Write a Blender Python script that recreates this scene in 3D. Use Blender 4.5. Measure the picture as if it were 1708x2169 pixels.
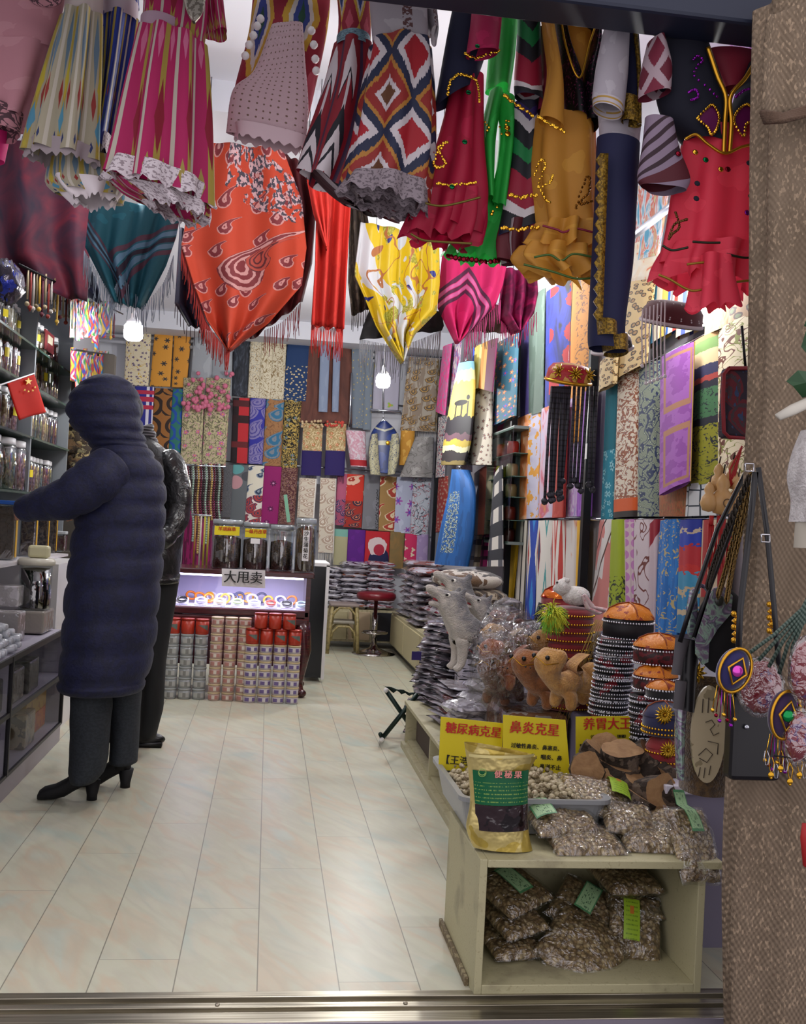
import bpy, math, random
from mathutils import Vector, Matrix
PI = math.pi
random.seed(7)
for o in list(bpy.data.objects): bpy.data.objects.remove(o)
SC = bpy.context.scene; COL = SC.collection
# ---------------------------------------------------------------- camera
FW, FH, F = 1708, 2169, 2150.0
EYE = Vector((0, 0, 1.18))
cy = Vector((-284, 18.5, F)).normalized()
cx = Vector((1, .055, (284 - 18.5*.055)/F)).normalized()
cz = cx.cross(cy); cz = cz if cz.y < 0 else -cz
def ray(px, py):
    c = Vector((px - FW/2, py - FH/2, F))
    return Vector((c.dot(cx), c.dot(cy), c.dot(cz)))
def PY(px, py, Y): d = ray(px, py); return EYE + d*((Y - EYE.y)/d.y)
def PX(px, py, X): d = ray(px, py); return EYE + d*((X - EYE.x)/d.x)
def PZ(px, py, Z): d = ray(px, py); return EYE + d*((Z - EYE.z)/d.z)
cam = bpy.data.objects.new('camera', bpy.data.cameras.new('camera')); COL.objects.link(cam); SC.camera = cam
cam.data.sensor_fit = 'HORIZONTAL'; cam.data.sensor_width = 36; cam.data.lens = 36*F/FW
cam.data.clip_start = .05
xr = Vector((cx.x, cy.x, cz.x)); dn = Vector((cx.y, cy.y, cz.y)); fw = Vector((cx.z, cy.z, cz.z))
m3 = Matrix((xr, -dn, -fw)).transposed()
cam.matrix_world = Matrix.Translation(EYE) @ m3.to_4x4()
# ---------------------------------------------------------------- light
SC.view_settings.view_transform = 'Standard'; SC.view_settings.look = 'None'
SC.view_settings.exposure = .45; SC.view_settings.gamma = 1; SC.view_settings.use_curve_mapping = False
SC.cycles.max_bounces = 8; SC.cycles.transparent_max_bounces = 24; SC.cycles.caustics_reflective = False; SC.cycles.caustics_refractive = False
SC.cycles.sample_clamp_indirect = 6
w = bpy.data.worlds.new('street_light'); SC.world = w; w.use_nodes = True
w.node_tree.nodes['Background'].inputs[0].default_value = (.70, .66, .70, 1)
w.node_tree.nodes['Background'].inputs[1].default_value = 1.3
BULBS = [(283, 700, 6.3, 32), (812, 805, 8.0, 75), (1440, 520, 3.9, 32), (760, 250, 3.6, 30), (1010, 560, 6.3, 55), (560, 560, 8.3, 45), (215, 300, 5.0, 24)]
# ---------------------------------------------------------------- materials: a tiny expression language over shader nodes
def lin(h):
    if isinstance(h, (tuple, list)): return tuple(h)[:3] + (1,)
    h = h.lstrip('#'); c = [int(h[i:i+2], 16)/255 for i in (0, 2, 4)]
    return tuple((x/12.92 if x <= .04045 else ((x+.055)/1.055)**2.4) for x in c) + (1,)
NT = None
def nd(t): return NT.nodes.new('ShaderNode' + t)
def put(s, v):
    if isinstance(v, X): NT.links.new(v.s, s)
    elif isinstance(v, str): s.default_value = lin(v)
    else: s.default_value = v
def mt(op, *a):
    n = nd('Math'); n.operation = op
    for i, v in enumerate(a): put(n.inputs[i], v)
    return X(n.outputs[0])
class X:
    def __init__(s, k): s.s = k
    def __add__(a, b): return mt('ADD', a, b)
    __radd__ = __add__
    def __sub__(a, b): return mt('SUBTRACT', a, b)
    def __rsub__(a, b): return mt('SUBTRACT', b, a)
    def __mul__(a, b): return mt('MULTIPLY', a, b)
    __rmul__ = __mul__
    def __truediv__(a, b): return mt('DIVIDE', a, b)
    def __lt__(a, b): return mt('LESS_THAN', a, b)
    def __gt__(a, b): return mt('GREATER_THAN', a, b)
    def __pow__(a, b): return mt('POWER', a, b)
def fr(a): return mt('FRACT', a)
def ab(a): return mt('ABSOLUTE', a)
def sn(a): return mt('SINE', a)
def cs(a): return mt('COSINE', a)
def fl(a): return mt('FLOOR', a)
def mx(a, b): return mt('MAXIMUM', a, b)
def mn(a, b): return mt('MINIMUM', a, b)
def vec(x, y, z=0.0):
    n = nd('CombineXYZ'); put(n.inputs[0], x); put(n.inputs[1], y); put(n.inputs[2], z); return X(n.outputs[0])
def sep(v):
    n = nd('SeparateXYZ'); put(n.inputs[0], v); return [X(o) for o in n.outputs]
def noise(v, s=5., d=2., dist=0.):
    n = nd('TexNoise'); put(n.inputs['Vector'], v); n.inputs['Scale'].default_value = s; n.inputs['Detail'].default_value = d; n.inputs['Distortion'].default_value = dist
    return X(n.outputs['Fac'])
def vor(v, s=5., rnd=1., feat='F1'):
    n = nd('TexVoronoi'); n.voronoi_dimensions = '2D'; n.feature = feat; put(n.inputs['Vector'], v); n.inputs['Scale'].default_value = s; n.inputs['Randomness'].default_value = rnd
    return n
def mix(f, a, b):
    n = nd('Mix'); n.data_type = 'RGBA'; put(n.inputs[0], f)
    for i, v in ((6, a), (7, b)): put(n.inputs[i], v)
    return X(n.outputs[2])
def ramp(f, stops, const=True):
    n = nd('ValToRGB'); put(n.inputs[0], f); r = n.color_ramp; r.interpolation = 'CONSTANT' if const else 'LINEAR'
    stops = stops[:31]
    while len(r.elements) < len(stops): r.elements.new(.5)
    for e, (p, c) in zip(r.elements, sorted(stops, key=lambda t: t[0])): e.position = p; e.color = lin(c)
    return X(n.outputs[0])
def UV():
    n = nd('UVMap'); return sep(X(n.outputs[0]))[:2]
def OB():
    n = nd('TexCoord'); return X(n.outputs['Object'])
def solidc(c):
    n = nd('RGB'); n.outputs[0].default_value = lin(c); return X(n.outputs[0])
MATS = {}
def mat(name, fn, rough=.8, metal=0., bump=0., bs=200., alpha=None, trans=0., emit=None, es=0., sheen=0., coat=0., spec=.5, ior=1.45, bfn=None, through=0.):
    """fn: a colour, or a function returning a colour expression"""
    global NT
    m = bpy.data.materials.new(name); m.use_nodes = True; NT = m.node_tree
    b = NT.nodes['Principled BSDF']; I = b.inputs
    c = fn() if callable(fn) else fn
    put(I['Base Color'], c if isinstance(c, X) else lin(c))
    I['Roughness'].default_value = rough; I['Metallic'].default_value = metal; I['Specular IOR Level'].default_value = spec
    I['Transmission Weight'].default_value = trans; I['IOR'].default_value = ior
    I['Sheen Weight'].default_value = sheen; I['Coat Weight'].default_value = coat
    if emit: I['Emission Color'].default_value = lin(emit); I['Emission Strength'].default_value = es
    if alpha is not None: put(I['Alpha'], alpha() if callable(alpha) else alpha)
    if bump:
        n = nd('Bump'); n.inputs['Strength'].default_value = bump; n.inputs['Distance'].default_value = .01
        put(n.inputs['Height'], bfn() if bfn else noise(OB(), bs, 3.)); NT.links.new(n.outputs[0], I['Normal'])
    if through:
        out = NT.nodes['Material Output']; t = nd('BsdfTranslucent'); a = nd('MixShader'); a.inputs[0].default_value = through
        put(t.inputs[0], c if isinstance(c, X) else lin(c)); NT.links.new(b.outputs[0], a.inputs[1]); NT.links.new(t.outputs[0], a.inputs[2]); NT.links.new(a.outputs[0], out.inputs[0])
    MATS[name] = m
    return m
def film(name, tint='ffffff', gloss=.25, rough=.12, bs=18., bstr=.8):
    """thin clear plastic: mostly see-through with creased glossy reflections"""
    global NT
    m = bpy.data.materials.new(name); m.use_nodes = True; NT = m.node_tree; NT.nodes.remove(NT.nodes['Principled BSDF'])
    t = nd('BsdfTransparent'); t.inputs[0].default_value = lin(tint); g = nd('BsdfGlossy'); g.inputs['Roughness'].default_value = rough; g.inputs[0].default_value = (1, 1, 1, 1)
    n = nd('Bump'); n.inputs['Strength'].default_value = bstr; n.inputs['Distance'].default_value = .02
    put(n.inputs['Height'], noise(OB(), bs, 3., 1.5)); NT.links.new(n.outputs[0], g.inputs['Normal'])
    a = nd('MixShader'); a.inputs[0].default_value = gloss
    NT.links.new(t.outputs[0], a.inputs[1]); NT.links.new(g.outputs[0], a.inputs[2]); NT.links.new(a.outputs[0], NT.nodes['Material Output'].inputs[0])
    MATS[name] = m; return m
# pattern layers: each takes a base colour expression and returns one
def vstripes(*st): return lambda: ramp(UV()[0], list(st))
def hstripes(*st): return lambda: ramp(UV()[1], list(st))
def over(b, m, c): return mix(m, b, c)
def B(b):
    b = b() if callable(b) else b
    return b if isinstance(b, X) else solidc(b)
def blotch(b, c, s=6., thr=.55, sx=1., sy=1., soft=False):
    def f():
        u, v = UV(); n = noise(vec(u*sx, v*sy), s, 3.)
        return over(B(b), (mt('SMOOTH_MAX', (n-thr+.06)*8., 0., .01) if soft else n > thr), c)
    return f
def flowers(b, c, c2, s=5., asp=2., R=.34, pet=5., keep=1., sd=0.):
    def f():
        u, v = UV(); p = vec(u+sd, v*asp+sd*3); n = vor(p, s, .8); q = X(n.outputs['Position']); x, y, _ = sep(q); px, py, _ = sep(p)
        dx = px*1. - x; dy = py*1. - y; r = X(n.outputs['Distance'])
        a = mt('ARCTAN2', dy, dx); rr = R*(.72 + .28*cs(a*pet)); k = mt('LESS_THAN', sep(X(n.outputs['Color']))[0], keep)
        return over(over(B(b), (r < rr)*k, c), (r < R*.3)*k, c2)
    return f
def vines(b, c, s=5., w=.03, asp=2., sd=0.):
    def f():
        u, v = UV(); return over(B(b), ab(noise(vec(u+sd, v*asp), s, 1., 1.2) - .5) < w, c)
    return f
def rings(b, c, c2, s=3., k=28., asp=2., sd=0., R=.42):
    """paisley-like drops with nested outlines"""
    def f():
        u, v = UV(); p = vec(u+sd, v*asp); n = vor(p, s, .7); x, y, _ = sep(X(n.outputs['Position'])); px, py, _ = sep(p)
        dx = (px - x)*s; dy = (y - py)*s; up = mx(dy, 0.)
        t = (dx - 1.1*up*up/R)*(1. + 1.5*up/R); dd = mn(dy, 0.) + up*.62; r = mt('SQRT', t*t + dd*dd)
        m = r < R
        return over(over(B(b), m, c), m*(sn(r*k + (noise(p, s*9., 1.)-.5)*3.) > .45), c2)
    return f
def plaid(b, xs, ys, asp=1.):
    """xs, ys: (centre, halfwidth, colour)"""
    def f():
        u, v = UV(); c = B(b)
        for q, L in ((u, xs), (v, ys)):
            for p, h, k in L: c = over(c, ab(q-p) < h, k)
        return c
    return f
def diag(b, st, ang=45., asp=1.):
    def f():
        u, v = UV(); a = math.radians(ang); t = u*math.cos(a) + v*(asp*math.sin(a)); c = B(b)
        for p, h, k in st: c = over(c, ab(t-p) < h, k)
        return c
    return f
def ikat(stops, nu=3., nv=2., a=.5, jag=.12, off=0.):
    def f():
        u, v = UV(); j = noise(vec(u*40., v*3.), 2., 2.)*jag
        t = ab(fr(u*nu + off)-.5)*a*2. + ab(fr(v*nv + j + off*.7)-.5)*(1-a)*2.
        return ramp(t + j*.3, stops)
    return f
def drop(b, c, c2, u0, v0, s=2., k=40., asp=1.7, R=.4):
    """one large paisley drop centred at u0, v0"""
    def f():
        u, v = UV(); dx = (u - u0)*s; dy = (v0 - v)*asp*s; up = mx(dy, 0.); t = (dx - 1.1*up*up/R)*(1. + 1.3*up/R); dd = mn(dy, 0.) + up*.6
        r = mt('SQRT', t*t + dd*dd); m = r < R
        return over(over(B(b), m, c), m*(sn(r*k + noise(vec(u, v*asp), 14, 2)*5.) > .35), c2)
    return f
def leopard(b, c, c2, s=9., asp=2.):
    def f():
        u, v = UV(); p = vec(u, v*asp); d = X(vor(p, s, 1.).outputs['Distance']) + noise(p, s*2.4, 2.)*.35
        return over(over(B(b), d < .5, c), d < .36, c2)
    return f
def smoky(stops, s=3., sx=1., sy=1., dist=1.5):
    def f():
        u, v = UV(); return ramp(noise(vec(u*sx, v*sy), s, 3., dist), stops, False)
    return f
# ---------------------------------------------------------------- mesh helpers
def mesh(name, V, Fc, m, par=None, uv=None, smooth=True, mi=None):
    me = bpy.data.meshes.new(name); me.from_pydata([tuple(v) for v in V], [], Fc)
    for k in (m if isinstance(m, (list, tuple)) else [m]): me.materials.append(k)
    if uv:
        l = me.uv_layers.new(name='UVMap').data
        vi = [0]*len(me.loops); me.loops.foreach_get('vertex_index', vi)
        fl_ = []
        for i in vi: fl_ += uv[i]
        l.foreach_set('uv', fl_)
    if smooth: me.polygons.foreach_set('use_smooth', [True]*len(me.polygons))
    if mi: me.polygons.foreach_set('material_index', mi)
    me.update()
    o = bpy.data.objects.new(name, me); COL.objects.link(o)
    if par: o.parent = par; o.matrix_parent_inverse = Matrix.Identity(4); o.location = -par.location if par.type == 'EMPTY' and not par.parent else (0, 0, 0)
    return o
def tag(o, label=None, cat=None, group=None, kind=None):
    if label: o['label'] = label
    if cat: o['category'] = cat
    if group: o['group'] = group
    if kind: o['kind'] = kind
    return o
def thing(name, label, cat, loc, group=None):
    o = bpy.data.objects.new(name, None); COL.objects.link(o); o.location = loc; o.empty_display_size = .05
    return tag(o, label, cat, group)
def lab(o, l): o['label'] = l; return o
class MB:
    """collects shapes into one mesh"""
    def __init__(s): s.V = []; s.F = []; s.U = []
    def add(s, V, Fc, uv=None):
        k = len(s.V); s.V += [Vector(v) for v in V]; s.F += [tuple(i+k for i in f) for f in Fc]; s.U += (uv or [(0., 0.)]*len(V)); return s
    def box(s, a, b, M=None):
        x0, y0, z0 = a; x1, y1, z1 = b
        V = [Vector(p) for p in ((x0,y0,z0),(x1,y0,z0),(x1,y1,z0),(x0,y1,z0),(x0,y0,z1),(x1,y0,z1),(x1,y1,z1),(x0,y1,z1))]
        if M: V = [M @ v for v in V]
        return s.add(V, [(3,2,1,0),(4,5,6,7),(0,1,5,4),(1,2,6,5),(2,3,7,6),(3,0,4,7)], [(0.,0.),(1.,0.),(1.,0.),(0.,0.),(0.,1.),(1.,1.),(1.,1.),(0.,1.)])
    def tube(s, pts, r, n=8, caps=True, flat=1.):
        pts = [Vector(p) for p in pts]; rs = r if isinstance(r, (list, tuple)) else [r]*len(pts); V = []; Fc = []; U = []
        N = None
        for i, p in enumerate(pts):
            t = (pts[min(i+1, len(pts)-1)] - pts[max(i-1, 0)]).normalized()
            if N is None: N = t.orthogonal().normalized()
            N = (N - t*N.dot(t)); N = N.normalized() if N.length > 1e-6 else t.orthogonal().normalized(); Bn = t.cross(N)
            for j in range(n):
                a = 2*PI*j/n; V.append(p + N*(rs[i]*math.cos(a)) + Bn*(rs[i]*flat*math.sin(a))); U.append((j/n, i/max(1, len(pts)-1)))
        for i in range(len(pts)-1):
            for j in range(n): Fc.append((i*n+j, i*n+(j+1)%n, (i+1)*n+(j+1)%n, (i+1)*n+j))
        if caps: Fc.append(tuple(range(n))[::-1]); Fc.append(tuple((len(pts)-1)*n + j for j in range(n)))
        return s.add(V, Fc, U)
    def lathe(s, prof, c=(0,0,0), n=24, M=None, sx=1., sy=1.):
        V = []; Fc = []; U = []; c = Vector(c); H = max(1e-6, prof[-1][1]-prof[0][1])
        for i, (r, z) in enumerate(prof):
            for j in range(n):
                a = 2*PI*j/n; p = Vector((r*sx*math.cos(a), r*sy*math.sin(a), z)); V.append(c + (M @ p if M else p)); U.append((j/n, i/(len(prof)-1)))
        for i in range(len(prof)-1):
            for j in range(n): Fc.append((i*n+j, i*n+(j+1)%n, (i+1)*n+(j+1)%n, (i+1)*n+j))
        if prof[0][0] > 1e-5: Fc.append(tuple(range(n))[::-1])
        if prof[-1][0] > 1e-5: Fc.append(tuple((len(prof)-1)*n + j for j in range(n)))
        return s.add(V, Fc, U)
    def ball(s, c, r, n=10, k=7, sc=(1,1,1), M=None, nz=0., seed=0):
        c = Vector(c); V = []; Fc = []; U = []
        rnd = random.Random(seed)
        for i in range(k+1):
            th = PI*i/k
            for j in range(n):
                a = 2*PI*j/n; q = 1 + (nz*(rnd.random()-.5) if nz else 0)
                p = Vector((math.sin(th)*math.cos(a)*sc[0], math.sin(th)*math.sin(a)*sc[1], math.cos(th)*sc[2]))*(r*q)
                V.append(c + (M @ p if M else p)); U.append((j/n, i/k))
        for i in range(k):
            for j in range(n): Fc.append((i*n+j, (i+1)*n+j, (i+1)*n+(j+1)%n, i*n+(j+1)%n))
        return s.add(V, Fc, U)
    def make(s, name, m, par=None, smooth=True, mi=None, bev=0.):
        o = mesh(name, s.V, s.F, m, par, s.U, smooth, mi)
        if bev:
            b = o.modifiers.new('bevel', 'BEVEL'); b.width = bev; b.segments = 2; b.limit_method = 'ANGLE'
        return o
def hard(o):
    o.data.polygons.foreach_set('use_smooth', [False]*len(o.data.polygons)); return o
def boxo(name, a, b, m, par=None, bev=0., M=None): return MB().box(a, b, M).make(name, m, par, False, bev=bev)
def struct(o): o['kind'] = 'structure'; return o
def copy_tree(o, par=None):
    c = o.copy(); COL.objects.link(c)
    if par: c.parent = par
    for ch in list(o.children): copy_tree(ch, c)
    return c
def lerp(a, b, t): return a + (b-a)*t
def poly(L, t):
    """point at parameter t (0..1 by index) of a smooth path through L"""
    n = len(L)-1; f = min(max(t, 0), 1)*n; i = min(int(f), n-1); k = f-i
    p0 = L[max(i-1, 0)]; p1 = L[i]; p2 = L[i+1]; p3 = L[min(i+2, n)]
    return tuple(.5*(2*b + (c-a)*k + (2*a-5*b+4*c-d)*k*k + (3*b-a-3*c+d)*k**3) for a, b, c, d in zip(p0, p1, p2, p3))
def cloth(name, L, R, P, m, par=None, rip=5., amp=.01, thick=.004, tube=0., nu=40, nv=24, n=None, rise=True, ph=0., bulge=0., hem=0., hemk=6., lin_=False, sw=0.):
    """hanging fabric whose left and right edges are L and R; P maps them to their place; n = outward normal
    tube>0: a closed form of that depth, else a sheet with real thickness"""
    n = Vector(n or (0, -1, 0)); V = []; U = []; Fc = []
    rnd = random.Random(len(L)*7+int(L[0][0])); p0 = ph or rnd.random()*6
    P3L = [tuple(P(*q)) for q in L]; P3R = [tuple(P(*q)) for q in R]
    ev = (lambda A, t: tuple(Vector(A[min(int(t*(len(A)-1)), len(A)-2)]).lerp(Vector(A[min(int(t*(len(A)-1)), len(A)-2)+1]), t*(len(A)-1)-min(int(t*(len(A)-1)), len(A)-2)))) if lin_ else poly
    cl = bool(tube)
    cols = nu if cl else nu+1
    for i in range(nv+1):
        t = i/nv; a = Vector(ev(P3L, t)); b = Vector(ev(P3R, t)); w = (b-a).length
        g = (.35 + .65*t) if rise else 1.
        for j in range(cols):
            if cl:
                th = 2*PI*j/nu; cu = math.cos(th); su = math.sin(th); q = 1 + amp/max(w, .02)*2*g*math.sin(rip*th + p0 + sw*t)
                s = .5 - .5*cu*q; d = (tube*.5)*su*q*(1.)
                uu = (th/PI) if th <= PI else (2-th/PI)
            else:
                s = j/nu; uu = s; d = amp*g*(math.sin(rip*2*PI*s + p0 + sw*t) + .35*math.sin(rip*4.7*s + p0*2 + 3*t)) + bulge*math.sin(PI*s)
            p = a.lerp(b, s) + n*d
            if hem and t > .999: pass
            if hem: p.z += hem*max(0, t-.75)*4*math.sin(hemk*(2*PI)*uu + p0)
            V.append(p); U.append((uu, t))
    for i in range(nv):
        for j in range(nu):
            k = (j+1) % cols if cl else j+1
            Fc.append((i*cols+j, i*cols+k, (i+1)*cols+k, (i+1)*cols+j))
    o = mesh(name, V, Fc, m, par, U)
    if not cl or thick < 0:
        s = o.modifiers.new('thickness', 'SOLIDIFY'); s.thickness = abs(thick); s.offset = 0
    o['_e'] = 0; del o['_e']
    return o
def fringe(name, edge, length, n, m, par=None, w=.004, seed=1, nrm=(0, -1, 0), down=(0, 0, -1)):
    """loose threads hanging from a 3-D edge line"""
    rnd = random.Random(seed); b = MB(); dn_ = Vector(down)
    for i in range(n):
        t = (i+.5)/n; p = Vector(poly(edge, t)); l = length*(.8+.4*rnd.random()); q = Vector((rnd.uniform(-1, 1), rnd.uniform(-1, 1), 0))*l*.1
        b.tube([p, p + dn_*l*.5 + q*.3, p + dn_*l + q], [w*.5, w*.6, w*.4], 4)
    return b.make(name, m, par)
def text(name, s, loc, size, m, par, ex, ez, bold=0., align='LEFT', sx=1., ext=.0006):
    """lettering lying in the plane spanned by ex (reading direction) and ez (up)"""
    c = bpy.data.curves.new(name, 'FONT'); c.body = s; c.size = size; c.extrude = ext; c.align_x = align; c.align_y = 'CENTER'; c.resolution_u = 3
    c.materials.append(m)
    o = bpy.data.objects.new(name, c); COL.objects.link(o); bpy.context.view_layer.update()
    me = bpy.data.meshes.new_from_object(o.evaluated_get(bpy.context.evaluated_depsgraph_get())); bpy.data.objects.remove(o)
    if bold:
        V0 = [v.co.copy() for v in me.vertices]; F0 = [tuple(p.vertices) for p in me.polygons]; n0 = len(V0); V = []; F_ = []
        for k, dx in enumerate((-bold, 0, bold)): V += [v + Vector((dx, 0, k*.0001)) for v in V0]; F_ += [tuple(i + k*n0 for i in f) for f in F0]
        me = bpy.data.meshes.new(name); me.from_pydata(V, [], F_); me.materials.append(m)
    o = bpy.data.objects.new(name, me); COL.objects.link(o)
    ex = Vector(ex).normalized(); ez = Vector(ez); ez = (ez - ex*ez.dot(ex)).normalized(); ny = ex.cross(ez)
    M = Matrix((ex*sx, ez, ny)).transposed().to_4x4(); M.translation = Vector(loc)
    if par:
        o.parent = par
        if par.type == 'EMPTY' and not par.parent: M.translation = Vector(loc) - par.location
    o.matrix_local = M
    return o
# ---------------------------------------------------------------- the room
XL, XRW, YF, YB, ZC = -1.75, 1.76, 2.56, 10.35, 3.12
PW = .208; x_line = PZ(545, 2081, 0).x
def floor_col():
    x, y, z = sep(OB()); t = (x - (x_line - PW*10))/PW; k = fl(t); e = mn(fr(t), 1. - fr(t))*PW
    q = (y - 3.13 + 12.2 + (k - 9.)*(-.36))/1.22; e2 = mn(fr(q), 1. - fr(q))*1.22
    p = vec(x*1.0 + k*3.7 + fl(q)*1.9, y*1.0, 0.)
    n1 = noise(vec((x-y*.8)*1.1 + k*5.1, (y*.6+x)*3.2 + fl(q)*3.3), 1.8, 4., .5); n2 = noise(vec((x-y*.8)*1.2 + k*2.3, (y*.6+x)*5.), 2.0, 4., .4)
    c = ramp(n1, [(.3, '#b7c1b2'), (.42, '#c6c4b0'), (.5, '#c6c6b0'), (.6, '#c8bca4'), (.72, '#bfc5b5')], False)
    c = mix(mn(mx(ab(n2 - .5)*-9. + 1., 0.), 1.)*.2, c, '#a39f8c')
    d = mx(e < .0016, e2 < .0010)
    return mix(d*.75, c, '#6d6a5d')
struct(boxo('floor', (XL-.3, YF, -.12), (XRW+.3, YB+.2, 0), mat('plank_tiles', floor_col, .33, spec=.35)))
wallm = mat('wall_paint', '#c9cad2', .7)
struct(boxo('wall_back', (XL-.3, YB, 0), (XRW+.3, YB+.15, ZC), wallm))
struct(boxo('wall_right', (XRW, YF-.1, 0), (XRW+.15, YB, ZC), wallm))
struct(boxo('wall_left', (XL-.15, YF-.1, 0), (XL, YB, ZC), wallm))
struct(boxo('ceiling', (XL-.3, 2.5, ZC), (XRW+.3, YB+.2, ZC+.1), mat('ceiling_paint', '#dcdce4', .8)))
struct(boxo('trim_1', (XL, 4.55, 2.98), (XRW, 4.95, ZC), mat('soffit_paint', '#d4d5dd', .8)))
struct(boxo('trim_2', (XL, YB-.5, 2.95), (XRW, YB, ZC), wallm))
b = MB()
for i, z in enumerate((2.86, 2.92)): b.tube([(XL, YB-.1, z), (XRW, YB-.1, z)], .018)
tag(b.make('pipe', mat('white_pipe', '#dfe0e6', .4)), 'white double pipe running along the top of the back wall', 'pipe')
# street side: sill, ground, lintel
steel = mat('brushed_steel', lambda: ramp(noise(vec(sep(OB())[0]*.7, sep(OB())[1]*40.), 3., 3.), [(.3, '#77705f'), (.7, '#c9c2b0')], False), .28, .9)
sill = MB()
for y0, y1, z0, z1 in ((2.535, 2.565, -.03, .008), (2.515, 2.535, -.03, -.006), (2.49, 2.515, -.03, .004), (2.47, 2.49, -.03, -.006), (2.42, 2.47, -.03, .002)): sill.box((XL-1, y0, z0), (1.6, y1, z1))
for x in (-.62, -.06, .4): sill.lathe([(.006, 0), (.006, .003), (0, .004)], (x, 2.503, .004), 8)
o = struct(sill.make('trim_3', steel, None, False, bev=.002))
struct(boxo('trim_4', (XL-1, 2.415, -.045), (1.6, 2.42, 0), mat('sill_face', '#9a93a0', .4, .4)))
def gran():
    v = OB(); return mix(noise(v, 60., 3.) > .55, mix(noise(v, 180., 2.) > .6, '#4d474d', '#8f8688'), '#35323a')
struct(boxo('ground', (XL-3, -.5, -.15), (3.5, 2.425, -.046), mat('granite_paving', gran, .55, bump=.2)))
bt = MB(); bt.box((-3, 2.33, 0), (2.2, 2.45, .42), Matrix.Translation((0, 0, PY(1300, 14, 2.33).z)))
struct(bt.make('trim_5', mat('dark_lintel', '#1b2236', .5), None, False, bev=.01))
# bulbs
shade = mat('bulb_glass', '#ffffff', .3, emit='#f6f8ff', es=30.); capm = mat('bulb_cap', '#e8eaf0', .35)
for i, (px, py, Y, pw) in enumerate(BULBS):
    p = PY(px, py, Y); s = .056
    names = ['hanging over the counter by the glass shelves', 'hanging before the back wall scarves', 'behind the salmon and black costume', 'behind the short white skirts at the front', 'behind the yellow and green costumes', 'behind the orange paisley shawl', 'behind the pink and striped dresses']
    t = thing('light_bulb', 'glowing white bulb ' + names[i], 'lamp', p, 'bulbs strung from the ceiling')
    MB().lathe([(0, -.062), (s*.7, -.06), (s*.97, -.045), (s*1.05, -.01), (s, .025), (s*.8, .04)], p, 20).make('bulb_glass', shade, t)
    MB().lathe([(s*.82, .038), (s*.75, .055), (s*.35, .075), (s*.3, .1), (s*.15, .115), (.004, .12)], p, 20).make('socket', capm, t)
    MB().tube([p + Vector((0, 0, .12)), (p.x, p.y, ZC)], .004, 6).make('cord', capm, t)
    L = bpy.data.lights.new('bulb_light', 'POINT'); L.energy = pw*.5; L.color = (1., .985, .96); L.shadow_soft_size = .05
    lo = bpy.data.objects.new('bulb_light', L); COL.objects.link(lo); lo.location = p + Vector((0, 0, -.14))
    lo['kind'] = 'helper'
# ---------------------------------------------------------------- scarves in rows on the back wall
metal = mat('chrome', '#c8ccd4', .22, 1.); blackm = mat('black_metal', '#14151a', .4, .5); gold = mat('gold_trim', '#c9952c', .3, .9); goldp = mat('gold_sequin', '#e8b63a', .18, 1.)
white = mat('white_plain', '#e4e2e2', .6)
YW = 10.2
def barY(y, a, b_, x0=XL, x1=XRW): pass
def scarf(nm, label, g, L, R, pat, P, n, cat='scarf', rip=2., amp=.006, tube=.03, nu=26, nv=10, fr_=None, rough=.75, th=0, **k):
    m = mat(label[:40], pat, rough, through=th)
    o = cloth(nm, L, R, P, m, None, rip, amp, tube=tube, nu=nu, nv=nv, n=n, **k)
    tag(o, label, cat, g)
    if fr_:
        e = [P(*poly([L[-1], R[-1]], t)) for t in (0, .5, 1)]
        fringe('fringe', e, fr_[0], fr_[1], mat(label[:36] + '_fr', fr_[2], .8), o)
    return o
Wb = lambda d=0.: (lambda x, y: PY(x, y, YW - d))
NB = (0, -1, 0)
def bw(label, xt0, xt1, yt, yb, pat, xb0=None, xb1=None, d=0., g='scarves on the back wall', sl=.055, nm='scarf', **k):
    xb0 = xt0 - (yb-yt)*.05 if xb0 is None else xb0; xb1 = xt1 - (yb-yt)*.05 if xb1 is None else xb1
    w_ = xt1 - xt0
    return scarf(nm, label, g, [(xt0, yt), (xb0, yb)], [(xt1, yt + w_*sl), (xb1, yb + w_*sl)], pat, Wb(d), NB, **k)
S = solidc
# upper row
bw('cream scarf with a yellow tower and purple flowers, beside the hooded customer', 268, 322, 690, 816, flowers(vines('#d8cdb0', '#c9a43a', 4, .012), '#6d5a7c', '#3d3550', 6, 2.4, .26), sl=.03)
bw('ochre scarf with dark star flowers, left strip of the pair', 330, 368, 682, 818, flowers('#cf9136', '#4a4038', '#2b2a30', 2.2, 3.4, .27, 6, .7), 318, 360, sl=.03)
bw('ochre scarf with dark star flowers, right strip of the pair', 370, 408, 684, 820, flowers('#cb8c33', '#4a4038', '#2b2a30', 2.2, 3.4, .27, 6, .7, sd=2), 363, 396, sl=.03)
bw('plain light grey scarf hanging beside the ochre pair', 412, 452, 700, 842, blotch('#979ba1', '#a3a7ad', 3), 402, 446, fr_=None)
bw('plain light grey scarf hanging beside the charcoal one', 452, 494, 700, 844, blotch('#8f949a', '#9da2a8', 3), 446, 492)
bw('narrow charcoal scarf with smoky pattern on the back wall', 498, 530, 700, 838, smoky([(.3, '#15171d'), (.55, '#2b303b'), (.8, '#5c6470')], 6))
bw('cream scarf with brown swirls and blue dots, left of three folds', 532, 556, 700, 842, vines(flowers('#cfc6ad', '#3f7195', '#3f7195', 6, 5, .15), '#8f7a58', 4, .03, 4))
bw('cream scarf with brown swirls, middle of three folds', 556, 580, 700, 844, vines('#d3cab1', '#93805c', 4, .035, 4, 1.))
bw('cream scarf with brown swirls, right of three folds', 580, 608, 700, 846, vines('#cdc4ab', '#8f7a58', 4, .03, 4, 2.))
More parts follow.
